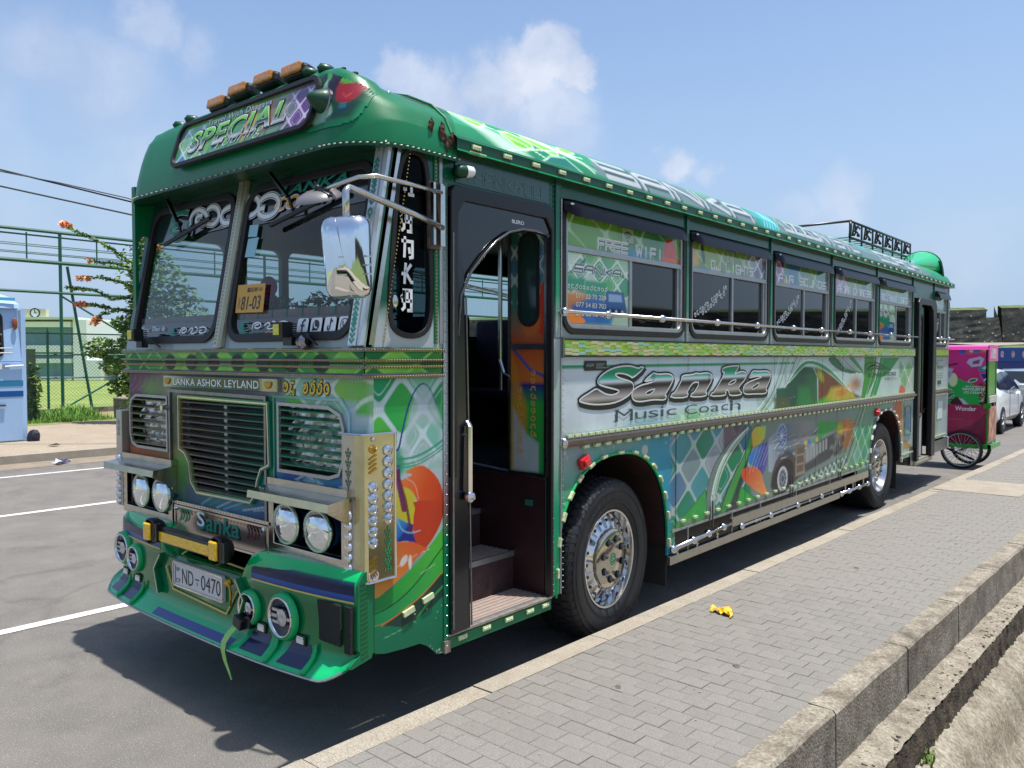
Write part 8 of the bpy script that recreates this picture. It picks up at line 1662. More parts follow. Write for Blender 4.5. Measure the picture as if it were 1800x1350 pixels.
# amber cube lamps below the windscreen
for x in (-2.02, -.50):
    mb = MB(); mb.cbox((x, -.13, 1.925), (.035, .03, .036)); 
    for k in range(6): mb.box(x-.034, x+.034, -.098, -.075, 1.895+.011*k, 1.900+.011*k)
    mb.box(x-.02, x+.05, -.12, -.08, 1.85, 1.893); c_ = mb.build('cube_lamp', black_m, bus, bevel=.004); mb = MB(); mb.cbox((x-.01, -.163, 1.925), (.024, .004, .026)); mb.build('lens', mat('yellow_lens', '#c8c41c', .15, coat=.6, noise=.3, nscale=60), c_, bevel=.004)
    mb = MB(); mb.tube(sm3 if False else [(x+.05, -.10, 1.86), (x+.12, -.11, 1.90), (x+.17, -.10, 1.88), (x+.2, -.08, 1.85)], .005, 6); mb.build('lamp_wire', black_r, c_)
mb = MB(); mb.lathe([(.0, .0), (.035, 0), (.04, .03), (.02, .05)], (-.41, -.09, 1.868), (1, 0, 0), 12); mb.build('horn', chrome_d, bus)
# wipers hang from above
for x0, x1, x2 in ((-.93, -.70, -.42), (-2.03, -1.83, -1.62)):
    mb = MB(); z0 = 2.77; a = Vector((x0, ws(z0)-.05, z0)); b = Vector((x1, ws(2.60)-.055, 2.60)); mb.bar(a, b, .022, .012); w_ = mb.build('wiper_arm', black_m, bus)
    mb = MB(); c = Vector((x1-.16, ws(2.50)-.035, 2.475)); d = Vector((x2+.12, ws(2.62)-.035, 2.585)); mb.bar(c, d, .016, .02); mb.bar((x1-.0, ws(2.6)-.05, 2.6), (x1+.03, ws(2.54)-.035, 2.53), .012); mb.build('wiper_blade', black_r, w_)
mb = MB(); mb.sph((-.93, ws(2.77)-.055, 2.77), .012, 8, 5); mb.build('wiper_pivot', chrome_d, bus)
# ---------------------------------------------------------------- mirrors
mb = MB(); mb.box(.012, .05, .33, .345, 2.325, 2.62); mb.box(.012, .05, .375, .395, 2.33, 2.62); mb.box(.045, .056, .37, .40, 2.32, 2.61); br = mb.build('mirror_bracket', chrome_s, bus, bevel=.002)
mb = MB(); mb.box(.008, .022, .325, .40, 2.31, 2.63); mb.build('bracket_plate', mat('rusty_plate', '#6a5a50', .7, .3, noise=.5, nscale=30), br)
mb = MB(); mb.tube([(.05, .38, 2.575), (.068, .17, 2.578), (.085, -.05, 2.577), (.03, -.10, 2.572), (-.08, -.13, 2.55), (-.17, -.15, 2.53)], .011, 8); mb.build('mirror_arm', chrome_s, bus, smooth=True)
mb = MB(); mb.tube([(.05, .385, 2.41), (.10, .15, 2.44), (.165, -.20, 2.475), (.185, -.28, 2.478), (.195, -.30, 2.46), (.198, -.30, 2.33)], .015, 10); mb.build('mirror_arm', chrome_s, bus, smooth=True)
mb = MB(); mb.lathe([(0, .02), (.05, .018), (.085, .006), (.105, -.012), (.108, -.02), (.10, -.022), (0, -.022)], (-.20, -.145, 2.52), (.12, -.38, .92), 30); dm = mb.build('round_mirror', mat('grey_shell', '#7a787a', .35, .3, coat=.2), bus, smooth='auto')
mb = MB(); mb.sph((-.19, -.155, 2.545), .016, 10, 6); mb.tube([(-.19, -.155, 2.54), (-.20, -.16, 2.575)], .005, 6); mb.bar((-.17, -.16, 2.535), (-.10, -.15, 2.50), .02, .006); mb.build('clamp', black_m, dm)
Mm = Euler((math.radians(3), math.radians(-2), math.radians(28))).to_matrix(); mc_ = Vector((.20, -.30, 2.195))
def mpt(u, v, w): return mc_+Mm @ Vector((u, w, v))
mb = MB(); rings = []
for w, s_ in ((.035, .95), (.02, 1.0), (-.005, 1.0), (-.028, .95), (-.045, .82), (-.055, .62), (-.058, .3)):
    rings.append([mpt(p[0]*s_*(1-.08*(p[1] < -.1)), p[1]*s_, w) for p in rrect(-.098, .098, -.165, .165, .045, 6)])
mb.loft(rings); n_ = len(rings[0]); mb.f += [tuple(range(n_)), tuple(6*n_+i for i in range(n_))[::-1]]; mr_ = mb.build('door_mirror', mat('mirror_chrome', '#dfe3e6', .05, 1), bus, smooth='auto')
for z in (-.005, -.04, -.075): mb = MB(); mb.loft([[mpt(p, z+h, w) for p, w in ((-.102, .0), (-.095, -.03), (-.06, -.05), (0, -.06), (.06, -.05), (.095, -.03), (.102, .0))] for h in (0, .006)], closed=False); mb.build('fin', chrome_s, mr_)
mb = MB(); mb.add([mpt(-.02, .165, -.052), mpt(-.008, .10, -.064), mpt(.035, -.16, -.052), mpt(.028, -.16, -.05)], [(0, 1, 2, 3)]); mb.build('crease', chrome_s, mr_)
# ---------------------------------------------------------------- wheels
tyre = mat('tyre_rubber', '#15161a', .6, noise=.25, nscale=30, bump=.15, bscale=60)
hubm = mat('hub_steel', '#bcb8ac', .14, 1, noise=.06)
def wheel(y, x, z, r, rear, steer=0):
    Rm = Euler((0, 0, steer)).to_matrix(); c = Vector((x, y, z)); ax = Rm @ Vector((1, 0, 0)); t = Rm @ Vector((0, 1, 0)); up = Vector((0, 0, 1))
    def pt(rr, a, h): return c+ax*h+(t*math.cos(a)+up*math.sin(a))*rr
    mb = MB(); w = .27; prof_ = [(.315, .0), (.325, .012), (.36, .022), (.42, .030), (.47, .028), (.495, .012), (.508, -.008), (.512, -.03), (.512, -w+.04), (.50, -w+.015), (.46, -w), (.33, -w)]
    k_ = r/.512; mb.lathe([(a*k_, b) for a, b in prof_], c, ax, 64); wh = mb.build('wheel', tyre, bus, smooth='auto')
    # tread blocks
    mb = MB(); nb = 56
    for i in range(nb):
        a = 2*math.pi*i/nb
        for h0, h1, off in ((-.0, -.045, 0), (-.07, -.12, .5), (-.145, -.195, 0), (-.215, -.25, .5)):
            a0 = a+off*2*math.pi/nb; a1 = a0+2*math.pi/nb*.62; r0 = r*.995; r1 = r+.007; 
            mb.add([pt(r0, a0, h0), pt(r0, a1, h0), pt(r0, a1, h1), pt(r0, a0, h1), pt(r1-(.012 if h0 > -.01 else 0), a0, h0), pt(r1-(.012 if h0 > -.01 else 0), a1, h0), pt(r1, a1, h1), pt(r1, a0, h1)], [(4, 5, 6, 7), (0, 1, 5, 4), (1, 2, 6, 5), (2, 3, 7, 6), (3, 0, 4, 7)])
        a0 = a; a1 = a+2*math.pi/nb*.55; mb.add([pt(r*.935, a0, .027), pt(r*.935, a1, .027), pt(r*.985, a1, .006), pt(r*.985, a0, .006), pt(r*.935, a0, .022), pt(r*.935, a1, .022)], [(0, 1, 2, 3), (0, 4, 5, 1)])
    td = mb.build('tread', tyre, wh, recalc=False); td['kind'] = 'stuff'
    mb = MB()
    for rr, h in ((.44, .031), (.36, .026), (.475, .028)): mb.lathe([(rr*k_, h), (rr*k_+.004, h+.002), (rr*k_+.008, h)], c, ax, 60)
    mb.build('sidewall_rib', tyre, wh, smooth=True)
    # raised letters on the sidewall
    mb = MB()
    for word, a_mid, sz in ((('RADIAL 10.00 R20'), 1.9, .026), ('AMERON', -1.25, .036)):
        n = len(word)
        for i, ch in enumerate(word):
            if ch == ' ': continue
            vs, fs = text2d(ch, 0, .02); a = a_mid-(i-n/2)*sz*.85/(.40*k_)*(1 if a_mid > 0 else -1); rr = .40*k_; P = []
            for vx, vy in vs: 
                if a_mid > 0: P.append(pt(rr+vy*sz, a+(-vx*sz/rr)*-1*-1, .033))
                else: P.append(pt(rr-vy*sz+.02, a+vx*sz/rr, .033))
            mb.add(P, fs)
    mb.build('lettering', mat('rubber_letter', '#22242a', .45), wh)
    # rim
    if not rear:
        mb = MB(); mb.lathe([(.318, .0), (.312, .012), (.300, .010), (.292, -.02), (.285, -.05), (.27, -.055), (.20, -.015), (.185, .0)], c, ax, 60); rim = mb.build('rim', chrome, wh, smooth='auto')
        for i in range(20):
            a = 2*math.pi*i/20; mb = MB(); q = [(.278, -.10, -.038), (.278, .10, -.038), (.245, .085, -.02), (.20, .05, .002), (.20, -.05, .002), (.245, -.085, -.02)]; 
            a0 = .085; mb.add([pt(.283, a-a0, -.042), pt(.283, a+a0, -.042), pt(.262, a+a0*.9, -.026), pt(.205, a+a0*.75, -.004), pt(.205, a-a0*.75, -.004), pt(.262, a-a0*.9, -.026), pt(.283, a-a0*1.1, -.06), pt(.283, a+a0*1.1, -.06), pt(.205, a+a0*1.1, -.03), pt(.205, a-a0*1.1, -.03)], [(0, 1, 2, 5), (5, 2, 3, 4), (0, 6, 7, 1), (1, 7, 8, 3, 2), (4, 9, 6, 0, 5), (3, 8, 9, 4)]); mb.build('spoke', chrome, rim)
            mb = MB(); cc2 = pt(.245, a, -.018); mb.lathe([(.0, .004), (.011, .004), (.012, 0)], cc2, ax, 8); mb.build('hole', blk, rim)
        mb = MB(); mb.lathe([(.30, -.045), (.2, -.06), (.15, -.06)], c, ax, 40); mb.build('rim_back', mat('dark_steel', '#2a2a2a', .4, .8), rim)
        mb = MB(); mb.lathe([(0, .030), (.17, .028), (.188, .018), (.192, .0), (.19, -.03)], c, ax, 56); hp = mb.build('hub_plate', hubm, wh, smooth='auto')
        for i in range(8):
            a = 2*math.pi*(i+.5)/8+.1; cc2 = pt(.128, a, .030); mb = MB(); mb.lathe([(.024, .001), (.025, .003), (.0, .003)], cc2, ax, 16); nt_ = mb.build('nut_recess', blk, hp)
            mb = MB(); mb.lathe([(.017, .0), (.017, .018), (.011, .020), (.010, .034), (0, .036)], cc2, ax, 6); mb.build('wheel_nut', chrome_d, nt_)
        mb = MB(); em = lambda u, v, d: tuple(c+ax*(.0305+d)+t*u+up*v)
        mb.ribbon(ell(0, 0, .026, .026, 24), .004, em, .001, None, closed=True)
        for i in range(16): a = 2*math.pi*i/16; mb.ribbon([(.036*math.cos(a), .036*math.sin(a)), (.036*math.cos(a+.22), .036*math.sin(a+.22))], .009, em, .001, None)
        for i in range(3): a = 2*math.pi*i/3; mb.ribbon(sm([(.022*math.cos(a), .022*math.sin(a)), (.019*math.cos(a+.9), .019*math.sin(a+.9)), (.008*math.cos(a+1.4), .008*math.sin(a+1.4))]), .009, em, .0012, None)
        mb.build('hub_emblem', mat('emblem_green', '#12905c', .3), hp)
    else:
        mb = MB(); mb.lathe([(.318, .0), (.312, .014), (.298, .012), (.29, -.01), (.27, -.06), (.262, -.14), (.25, -.16), (.2, -.155)], c, ax, 60); rim = mb.build('rim', chrome, wh, smooth='auto')
        for i in range(10):
            a = 2*math.pi*i/10; mb = MB(); mb.add([pt(.262, a-.1, -.12), pt(.262, a+.1, -.12), pt(.15, a+.22, -.05), pt(.15, a-.22, -.05), pt(.262, a-.1, -.15), pt(.262, a+.1, -.15)], [(0, 1, 2, 3), (0, 4, 5, 1)]); mb.build('spoke', chrome, rim)
            a += .31; mb = MB(); mb.lathe([(0, .0), (.035, 0), (.04, -.01)], pt(.225, a, -.135), ax, 10); mb.build('hole', blk, rim)
        mb = MB(); mb.lathe([(0, .012), (.12, .010), (.14, -.0), (.15, -.04), (.15, -.12)], c, ax, 40); hp = mb.build('hub_plate', hubm, wh, smooth='auto')
        for i in range(8): a = 2*math.pi*i/8; mb = MB(); mb.lathe([(.014, 0), (.014, .016), (0, .018)], pt(.098, a, .010), ax, 6); mb.build('wheel_nut', chrome_d, hp)
    return wh
wheel(1.955, -.035, .508, .508, False, math.radians(4)); wheel(7.58+.10, -.035, .508, .508, True)
for x, y in ((WL+.30, 1.955), (WL+.30, 7.68), (-.36, 7.68)):
    mb = MB(); mb.lathe([(.2, 0), (.49, 0), (.508, -.02), (.508, -.23), (.49, -.25), (.2, -.25)], (x, y, .508), (1, 0, 0), 40); mb.build('wheel', tyre, bus, smooth='auto')
for y in (1.955, 7.68): mb = MB(); mb.tube([(WL+.2, y, .5), (-.3, y, .5)], .07, 10); mb.build('axle', black_m, bus)
rubm = mat('mud_flap_rubber', '#26241f', .8, noise=.3, nscale=8)
mb = MB(); mb.box(-.45, -.03, 2.67, 2.685, .17, .60); mb.build('mud_flap', rubm, bus); mb = MB(); mb.box(-.45, -.03, 2.655, 2.67, .585, .60); mb.build('flap_strip', alu, bus)
mb = MB(); mb.box(-.45, -.05, 8.48, 8.495, .13, .62); mb.build('mud_flap', rubm, bus)
# ---------------------------------------------------------------- side guard bars under the lockers
mb = MB(); mb.box(.0, .03, 3.62, 7.09, .445, .515); mb.build('side_bar', mat('brushed_steel', '#a8a498', .3, .9, noise=.1), bus, bevel=.003)
mb = MB(); mb.box(.0, .03, 2.63, 6.15, .335, .395); mb.build('side_bar', mat('brushed_steel', '#a8a498'), bus, bevel=.003)
mb = MB(); mb.tube([(.02, 2.68, .44), (.02, 3.60, .475)], .018, 10); sr = mb.build('side_rail', chrome_s, bus, smooth=True)
for y, z in ((2.68, .44), (2.98, .452), (3.22, .461), (3.47, .47)): mb = MB(); mb.sph((.02, y, z), .032, 12, 8); mb.build('rail_ball', chrome, sr, smooth=True)
mb = MB(); mb.tube([(.02, 3.80, .425), (.02, 5.95, .425)], .010, 8); sr = mb.build('side_rail', chrome_s, bus, smooth=True)
for k, y in enumerate((3.80, 4.08, 4.38, 4.68, 5.0, 5.3, 5.62, 5.93)): mb = MB(); mb.sph((.02, y, .425), .03 if k % 2 == 0 else .018, 12, 8); mb.build('rail_ball', chrome, sr, smooth=True)
mb = MB(); mb.tube([(.02, 6.2, .372), (.02, 7.10, .370)], .017, 10); sr = mb.build('side_rail', chrome_s, bus, smooth=True)
for y in (6.2, 6.45, 6.78, 7.08): mb = MB(); mb.sph((.02, y, .372), .032, 12, 8); mb.build('rail_ball', chrome, sr, smooth=True)
for y, z0, z1 in ((2.75, .36, .44), (3.05, .38, .45), (3.38, .39, .47), (6.35, .385, .45), (6.6, .385, .45), (6.95, .385, .45)): mb = MB(); mb.lathe([(.006, 0), (.013, .2), (.006, .35), (.016, .5), (.006, .65), (.013, .8), (.006, 1)], (.015, y, z0), (0, 0, 1), 8); mb.v = [(a, b, z0+(c-z0)*(z1-z0)) for a, b, c in mb.v]; mb.build('baluster', chrome_s, bus, smooth=True)
for y in (2.92, 3.65, 4.2, 5.0, 5.9, 6.7): mb = MB(); mb.box(.0, .012, y-.006, y+.006, .39, .56); mb.build('bar_hanger', alu, bus)
# ---------------------------------------------------------------- rear doorway
mb = MB(); mb.prism([(9.06, .42), (9.06, 2.50), (9.12, 2.56), (9.93, 2.56), (10.0, 2.50), (10.0, .42), (9.80, .42), (9.80, .5), (9.84, 2.2), (9.80, 2.42), (9.70, 2.48), (9.22, 2.48), (9.16, 2.42), (9.16, .42)], 'x', -.02, .05); mb.build('rear_door_surround', black_m, bus, bevel=.008)
def paint_rd(P):
    A = Art(P, '#a9b4b4'); A.grad(9, 10, .4, 2.6, (9.1, 2.4), (9.1, .5), [(0, '#4f8a7a'), (.3, '#5f9a8a'), (.5, '#9fb0ac'), (1, '#a4acae')]); A.grad(9.3, 9.5, 1.0, 2.4, (0, 2.4), (0, 1.05), [(0, '#5f8a9a'), (.3, '#1f3f9a'), (.35, '#12a05a'), (.6, '#8fd0a0'), (.8, '#2f9a6a'), (.9, '#d0702c'), (1, '#b03a1c')], 1, .01)
    A.lattice(9.3, 9.5, 1.9, 2.3, .1, .14, ['#3f7a8a', '#2f5f9a', '#5fae9a'], '#c8dce0', .06, .9, .9, 3, .01); return A.c
rl_ = art_panel('rear_door_leaf', lin(9.165, 9.60, .012), lin(.46, 2.46, .012), lambda u, v: np.stack([-.03+0*u, u, v], 1), paint_rd, bus, thick=PT)
mb = MB(); mb.ribbon(rrect(9.30, 9.52, .98, 2.36, .10, 8), .03, 'x', -.03, -.012, closed=True); mb.build('window_seal', black_r, rl_); mb = MB(); mb.tube([(-.02, 9.24, .5), (-.02, 9.24, 2.4)], .012, 6); mb.tube([(0, 9.22, 1.4), (.01, 9.22, 1.2)], .014, 6); mb.build('lock_rod', alu, rl_)
mb = MB(); mb.box(-.35, -.03, 9.61, 9.66, .45, 2.46); mb.build('rear_door_leaf', navy, bus)
mb = MB(); mb.box(-.30, .02, 9.06, 10.0, .36, .43); mb.build('rear_step', mat('worn_alu', '#a09a90'), bus); mb = MB(); mb.box(-.02, .012, 8.9, 9.08, .38, .62); mb.build('rear_skirt', chrome_d, bus); mb = MB(); mb.box(.0, .02, 10.02, 10.9, .44, .60); mb.build('rear_skirt', chrome_d, bus)
mb = MB(); mb.box(-.012, .004, 10.9, 10.93, .5, 2.86); mb.box(-.3, -.0, 10.90, 11.05, .45, .60); mb.build('rear_corner', silver, bus)
mb = MB(); mb.prism([(-.0, .45), (-.35, .42)], 'x', 0, .1) if False else mb.box(-2.3, -.1, 10.89, 10.95, .5, 1.9); mb.build('rear_panel', silver, bus)
mb = MB(); mb.prism([(8.60, .80), (8.92, .78), (8.92, 1.18), (8.60, 1.20)], 'x', .003, .008); fl_ = mb.build('fuel_flap', mat('flap_print', '#5f8a9a', .3, noise=.5, nscale=12, col2='#7f9a4a'), bus)
mb = MB(); mb.ribbon(rrect(8.63, 8.89, .80, 1.16, .03, 4), .012, 'x', .008, .014, closed=True); mb.prism(rrect(8.68, 8.84, .86, 1.10, .03, 4), 'x', .0095, None); mb.build('flap_frame', mat('flap_blue', '#2f5f8a', .3), fl_)
# ---------------------------------------------------------------- roof rack and horns at the back
rk = mat('rack_steel', '#4a4c50', .35, .8)
mb = MB(); X0, X1, Y0, Y1, ZB, ZT = -.50, -1.9, 8.0, 10.75, 3.27, 3.47
for z in (ZB, ZT): mb.tube([(X0, Y0, z), (X0, Y1, z)], .016, 6)
mb.tube([(X1, Y0, ZT), (X0+.02, Y0, ZT)], .016, 6); mb.tube([(X1, Y0, ZB), (X1, Y1, ZB)], .016, 6); mb.tube([(X1, Y0, ZT), (X1, Y1, ZT)], .014, 6)
for k in range(7): y = Y0+(Y1-Y0)*k/6; mb.tube([(X0, y, ZB), (X0, y, ZT)], .013, 6); mb.tube([(X0, y, ZB-.08), (X0, y, ZB)], .012, 6)
mb.tube([(X0, Y0+.0, ZT), (X0+.02, Y0-.03, ZT-.06), (X0+.0, Y0, ZB)], .018, 6)
for x in (-1.2, X1): mb.tube([(x, Y0, ZB), (x, Y0, ZT)], .013, 6)
rr_ = mb.build('roof_rack', rk, bus, smooth=True)
for k in range(14): mb = MB(); y = Y0+(Y1-Y0)*k/13; mb.tube([(X0, y, ZB), (X1, y, ZB)], .010, 5); mb.build('rack_slat', alu, rr_)
for k in range(6):
    mb = MB(); y = Y0+.06+(Y1-Y0)*k/6; w = .33; mb.tube([(X0, y+.04, ZB+.03), (X0, y+.10, ZT-.02), (X0, y+.16, ZT-.06), (X0, y+.16, ZB+.08), (X0, y+.10, ZB+.04)], .013, 6); mb.tube([(X0, y+.18, ZB+.12), (X0, y+.24, ZT-.03), (X0, y+.32, ZT-.05)], .012, 6); mb.tube([(X0, y+.12, ZB+.10), (X0, y+.22, ZB+.09), (X0, y+.30, ZB+.05)], .012, 6); mb.sph((X0, y+.13, ZT-.05), .022, 8, 5); mb.sph((X0, y+.26, ZB+.06), .022, 8, 5); mb.build('scrollwork', mat('rack_dark', '#1f1c20', .5), rr_, smooth=True)
# green scoop
rings = []
for i in range(9):
    t = i/8; yy = 9.85+.72*t; r = .06+.16*t**1.3; rings.append([(-.28-.02*t+r*1.15*math.cos(a), yy+.10*math.cos(a)*t, 3.07+.03*t+r*max(-.35, math.sin(a))*1.05) for a in np.linspace(0, 2*math.pi, 24, endpoint=False)])
mb = MB(); mb.loft(rings); mb.build('air_scoop', mat('scoop_green', '#1fb070', .25, coat=.5), bus, smooth=True)
mb = MB(); mb.tube([(r_[0], r_[1], r_[2]) for r_ in rings[-1]], .01, 6, closed=True); mb.build('scoop_rim', dgreen, bus)
mb = MB(); rings = []
for i in range(8):
    a = math.pi/2*i/7; rings.append([(-.02-.42*(1-math.cos(b))*.9-.0+.05*math.cos(a)*0+(.0)-.06*(1-math.cos(a)), 10.6+.42*math.sin(b)*1.0*1, 2.88+.30*math.sin(a)*(1 if True else 0)) for b in np.linspace(0, math.pi/2, 10)])
mb.loft(rings, closed=False); mb.build('rear_dome', mat('rear_teal', '#2f8a6c', .3, coat=.4), bus, smooth=True)
mb = MB()
for k in range(9): b = math.pi/2*k/8; mb.tube([(-.02-.378*(1-math.cos(b))-.06*(1-math.cos(a)), 10.605+.42*math.sin(b), 2.88+.30*math.sin(a)) for a in np.linspace(0, math.pi/2, 6)], .010, 5)
mb.build('dome_rib', dgreen, bus)
mb = MB(); mb.prism([(10.9, 2.62), (10.9, 2.72), (11.08, 2.60), (11.10, 2.50), (11.04, 2.50)], 'x', -.5, -.02); mb.build('rear_visor', black_g, bus)
# ---------------------------------------------------------------- interior seen through the windscreen
mb = MB(); mb.box(WL+.1, -.1, .04, .35, 1.55, 1.80); mb.box(WL+.1, -.1, .05, .10, 1.0, 1.60); ds = mb.build('dashboard', mat('dash_grey', '#2c3036', .6), bus, bevel=.03)
mb = MB(); mb.box(-1.12, -.12, -.0, .012, 1.985, 2.035) ; mb.box(-2.33, -1.3, -.0, .012, 1.985, 2.03); sh = mb.build('dash_shelf_trim', mat('pink_brown_trim', '#8a7470', .5, noise=.2), bus)
mb = MB()
for k in range(8): mb.box(-1.06+.13*k, -1.045+.13*k, -.004, .0, 1.985, 2.035)
stuff(mb.build('trim_stud', mat('teal_bead', '#1f6a6a', .4), sh))
mb = MB(); mb.lathe([(.21, 0), (.225, .015), (.21, .03), (.195, .015), (.21, 0)], (-1.95, .48, 1.85), (0, -.55, .83), 28); mb.tube([(-1.95, .48, 1.85), (-1.95, .22, 1.6)], .025, 8); mb.bar((-2.15, .48, 1.86), (-1.75, .48, 1.86), .03, .015); mb.build('steering_wheel', black_m, bus, smooth='auto')
R = random.Random(5); mb = MB()
for k in range(16): leafcloud(mb, (-.95+.055*k, .10, 2.06+.02*math.sin(k)), (.05, .05, .04), 22, .022, R)
leafcloud(mb, (-.10, .12, 2.0), (.07, .12, .10), 160, .02, R); o = mb.build('garland', mat('garland_green', '#2f6a3c', .6, noise=.4, nscale=20), bus, recalc=False); o['kind'] = 'stuff'
mb = MB()
for k in range(26): x = -1.05+.036*k; mb.bar((x, .2, 2.50), (x+.005, .2, 2.50-.05-.05*abs(math.sin(k*1.3))), .018, .004)
mb.build('curtain_fringe', darki, bus)
for r_ in range(9):
    for xs_ in ((-2.25, -1.5), (-1.0, -.2)):
        if r_ == 0 and xs_[0] > -1.5: continue
        y = 1.75+.95*r_; s_ = MB(); s_.box(xs_[0], xs_[1], y, y+.42, 1.42, 1.52); s_.box(xs_[0], xs_[1], y+.38, y+.48, 1.48, 2.12); o = s_.build('seat', mat('seat_cloth', '#3a2a48', .8, noise=.3), bus, bevel=.03)
s_ = MB(); s_.box(-2.2, -1.7, .8, 1.25, 1.4, 1.5); s_.box(-2.2, -1.7, 1.2, 1.3, 1.45, 2.15); s_.build('driver_seat', mat('driver_seat_cloth', '#5a1c3c', .8, noise=.3), bus, bevel=.04)
# doll-like garland and pink cloth hanging in the cab
mb = MB(); mb.sph((-1.28, .30, 2.20), .05, 10, 8, (1, 1, 1.2)); mb.sph((-1.27, .30, 2.08), .07, 10, 8, (1, .8, 1.2)); mb.build('hanging_cloth', mat('pink_cloth', '#a83a6a', .7, noise=.3, nscale=10), bus)

# ================================================================ light blue bus on the left
lbz = thing('light_blue_bus', 'light blue bus with two dark blue stripes cut off at the left edge', 'bus', (-14.6, 0, 0))
lb_m = mat('pale_blue_paint', '#9fc0e4', .3, coat=.4, noise=.04, dirt=.06)
XB = -14.55
prof_b = [(XB, .16), (XB+.02, .9), (XB, 1.75), (XB-.08, 2.70), (XB-.16, 2.82), (XB-.5, 2.98), (XB-1.2, 3.06)]
def tail(y): return [(x-(0 if y < 3.3 else .10), y, z) for x, z in prof_b]
hol = [(y0, y0+1.15) for y0 in (-5.1, -3.7, -2.3, -.9, .5)]+[(1.86, 3.08)]
mb = MB(); mb.prism([[(-6, 1.70), (3.42, 1.70), (3.36, 2.72), (-6, 2.72)]]+[rrect(a, b, 1.80, 2.62, .1) for a, b in hol], lambda u, v, d: (XB-.08*(v-1.7)/1.0+d, u, v), 0, -.05); mb.build('side_wall', lb_m, lbz)
mb = MB(); mb.box(XB-.05, XB, -6, 3.42, .16, 1.70); mb.build('lower_panel', lb_m, lbz, bevel=.02)
mb = MB(); mb.loft([[(XB-.06, y, 2.70), (XB+.02, y, 2.72), (XB-.0, y, 2.80), (XB-.12, y, 2.86), (XB-.22, y, 3.0), (XB-.6, y, 3.12), (XB-1.2, y, 3.16)] for y in (-6, 3.1)]+[[(XB-.06, 3.35, 2.70), (XB-.0, 3.38, 2.72), (XB-.03, 3.38, 2.80), (XB-.15, 3.35, 2.86), (XB-.3, 3.30, 2.95), (XB-.7, 3.25, 3.02), (XB-1.2, 3.25, 3.05)]], closed=False); mb.build('roof', lb_m, lbz, smooth='auto')
mb = MB(); mb.loft([[(XB, 3.40, z), (XB-.06, 3.50, z), (XB-.25, 3.56, z), (XB-2.3, 3.56, z)] for z in (.16, 1.7, 2.72)], closed=False); mb.box(XB-2.35, XB-2.3, -6, 3.5, .16, 1.7); mb.build('end_wall', lb_m, lbz, smooth='auto')
mb = MB(); mb.box(XB, XB+.006, -6, 3.42, 1.02, 1.13); mb.build('navy_stripe', mat('navy_band', '#1c4f94', .3), lbz); mb = MB(); mb.box(XB, XB+.006, -6, 3.42, 1.22, 1.33); mb.build('teal_stripe', mat('teal_band', '#2f7fa4', .3), lbz)
mb = MB(); mb.box(XB-.01, XB+.03, -6, 3.3, 2.86, 2.92); mb.build('roof_stripe', mat('azure_band', '#5fb0d8', .3), lbz)
for a, b in hol:
    mb = MB(); mb.ribbon(rrect(a, b, 1.80, 2.62, .1), .05, lambda u, v, d: (XB-.08*(v-1.7)/1.0+d, u, v), .0, .02, closed=True); w_ = mb.build('window', black_r, lbz); mb = MB(); mb.prism(rrect(a, b, 1.80, 2.62, .1), lambda u, v, d: (XB-.08*(v-1.7)/1.0+d, u, v), -.02, None); mb.build('pane', mat('dark_glass', '#15181c', .05), w_)
    mb = MB()
    for z in (2.2, 2.02): mb.box(XB-.07, XB-.02, a, b, z, z+.03)
    mb.box(XB-.06, XB-.01, b-.22, b-.19, 1.82, 2.6); mb.build('frame', alu, w_)
mb = MB(); 
for z in (1.86, 1.95): mb.tube([(XB+.06, -6, z), (XB+.06, 3.22, z)], .014, 6)
mb.build('guard_rail', alu, lbz)
mb = MB(); mb.box(XB, XB+.05, -6, 3.05, 1.55, 1.66); mb.tube([(XB+.03, 3.1, 1.60), (XB+.03, 3.42, 1.62)], .02, 6); mb.build('white_rail', mat('white_paint', '#d5dadf', .4), lbz)
mb = MB(); mb.tube([(XB+.03, -6, .86), (XB+.03, 3.1, .86)], .02, 6); mb.build('dark_rail', black_m, lbz)
mb = MB(); mb.sph((XB+.0, 3.30, 2.42), .07, 8, 6, (.5, .7, 1.7)); mb.build('marker_lamp', mat('brown_lens', '#8a4a2c', .3), lbz)
mb = MB(); mb.sph((XB-.5, 2.5, 1.95), .24, 12, 8, (1, 1, 1)); mb.build('red_headrest', mat('red_cloth', '#a01c24', .8), lbz)
mb = MB(); mb.sph((XB+.1, 3.55, .22), .13, 8, 6, (1, .9, 1.1))
for i, v in enumerate(mb.v): mb.v[i] = tuple(c+random.uniform(-.02, .02) for c in v)
o = mb.build('dark_bag', mat('navy_bag', '#12182c', .6)); tag(o, 'small dark blue bag on the ground under the light blue bus corner', 'bag')
mb = MB(); mb.add([(-13.2, 3.35, .16), (-13.05, 3.40, .18), (-13.1, 3.55, .17), (-13.2, 3.5, .2)], [(0, 1, 2, 3)]); o = mb.build('dead_leaf', mat('dead_leaf', '#3a2c1c', .9)); tag(o, 'dark dead leaf on the far pavement below the blue bus', 'leaf')
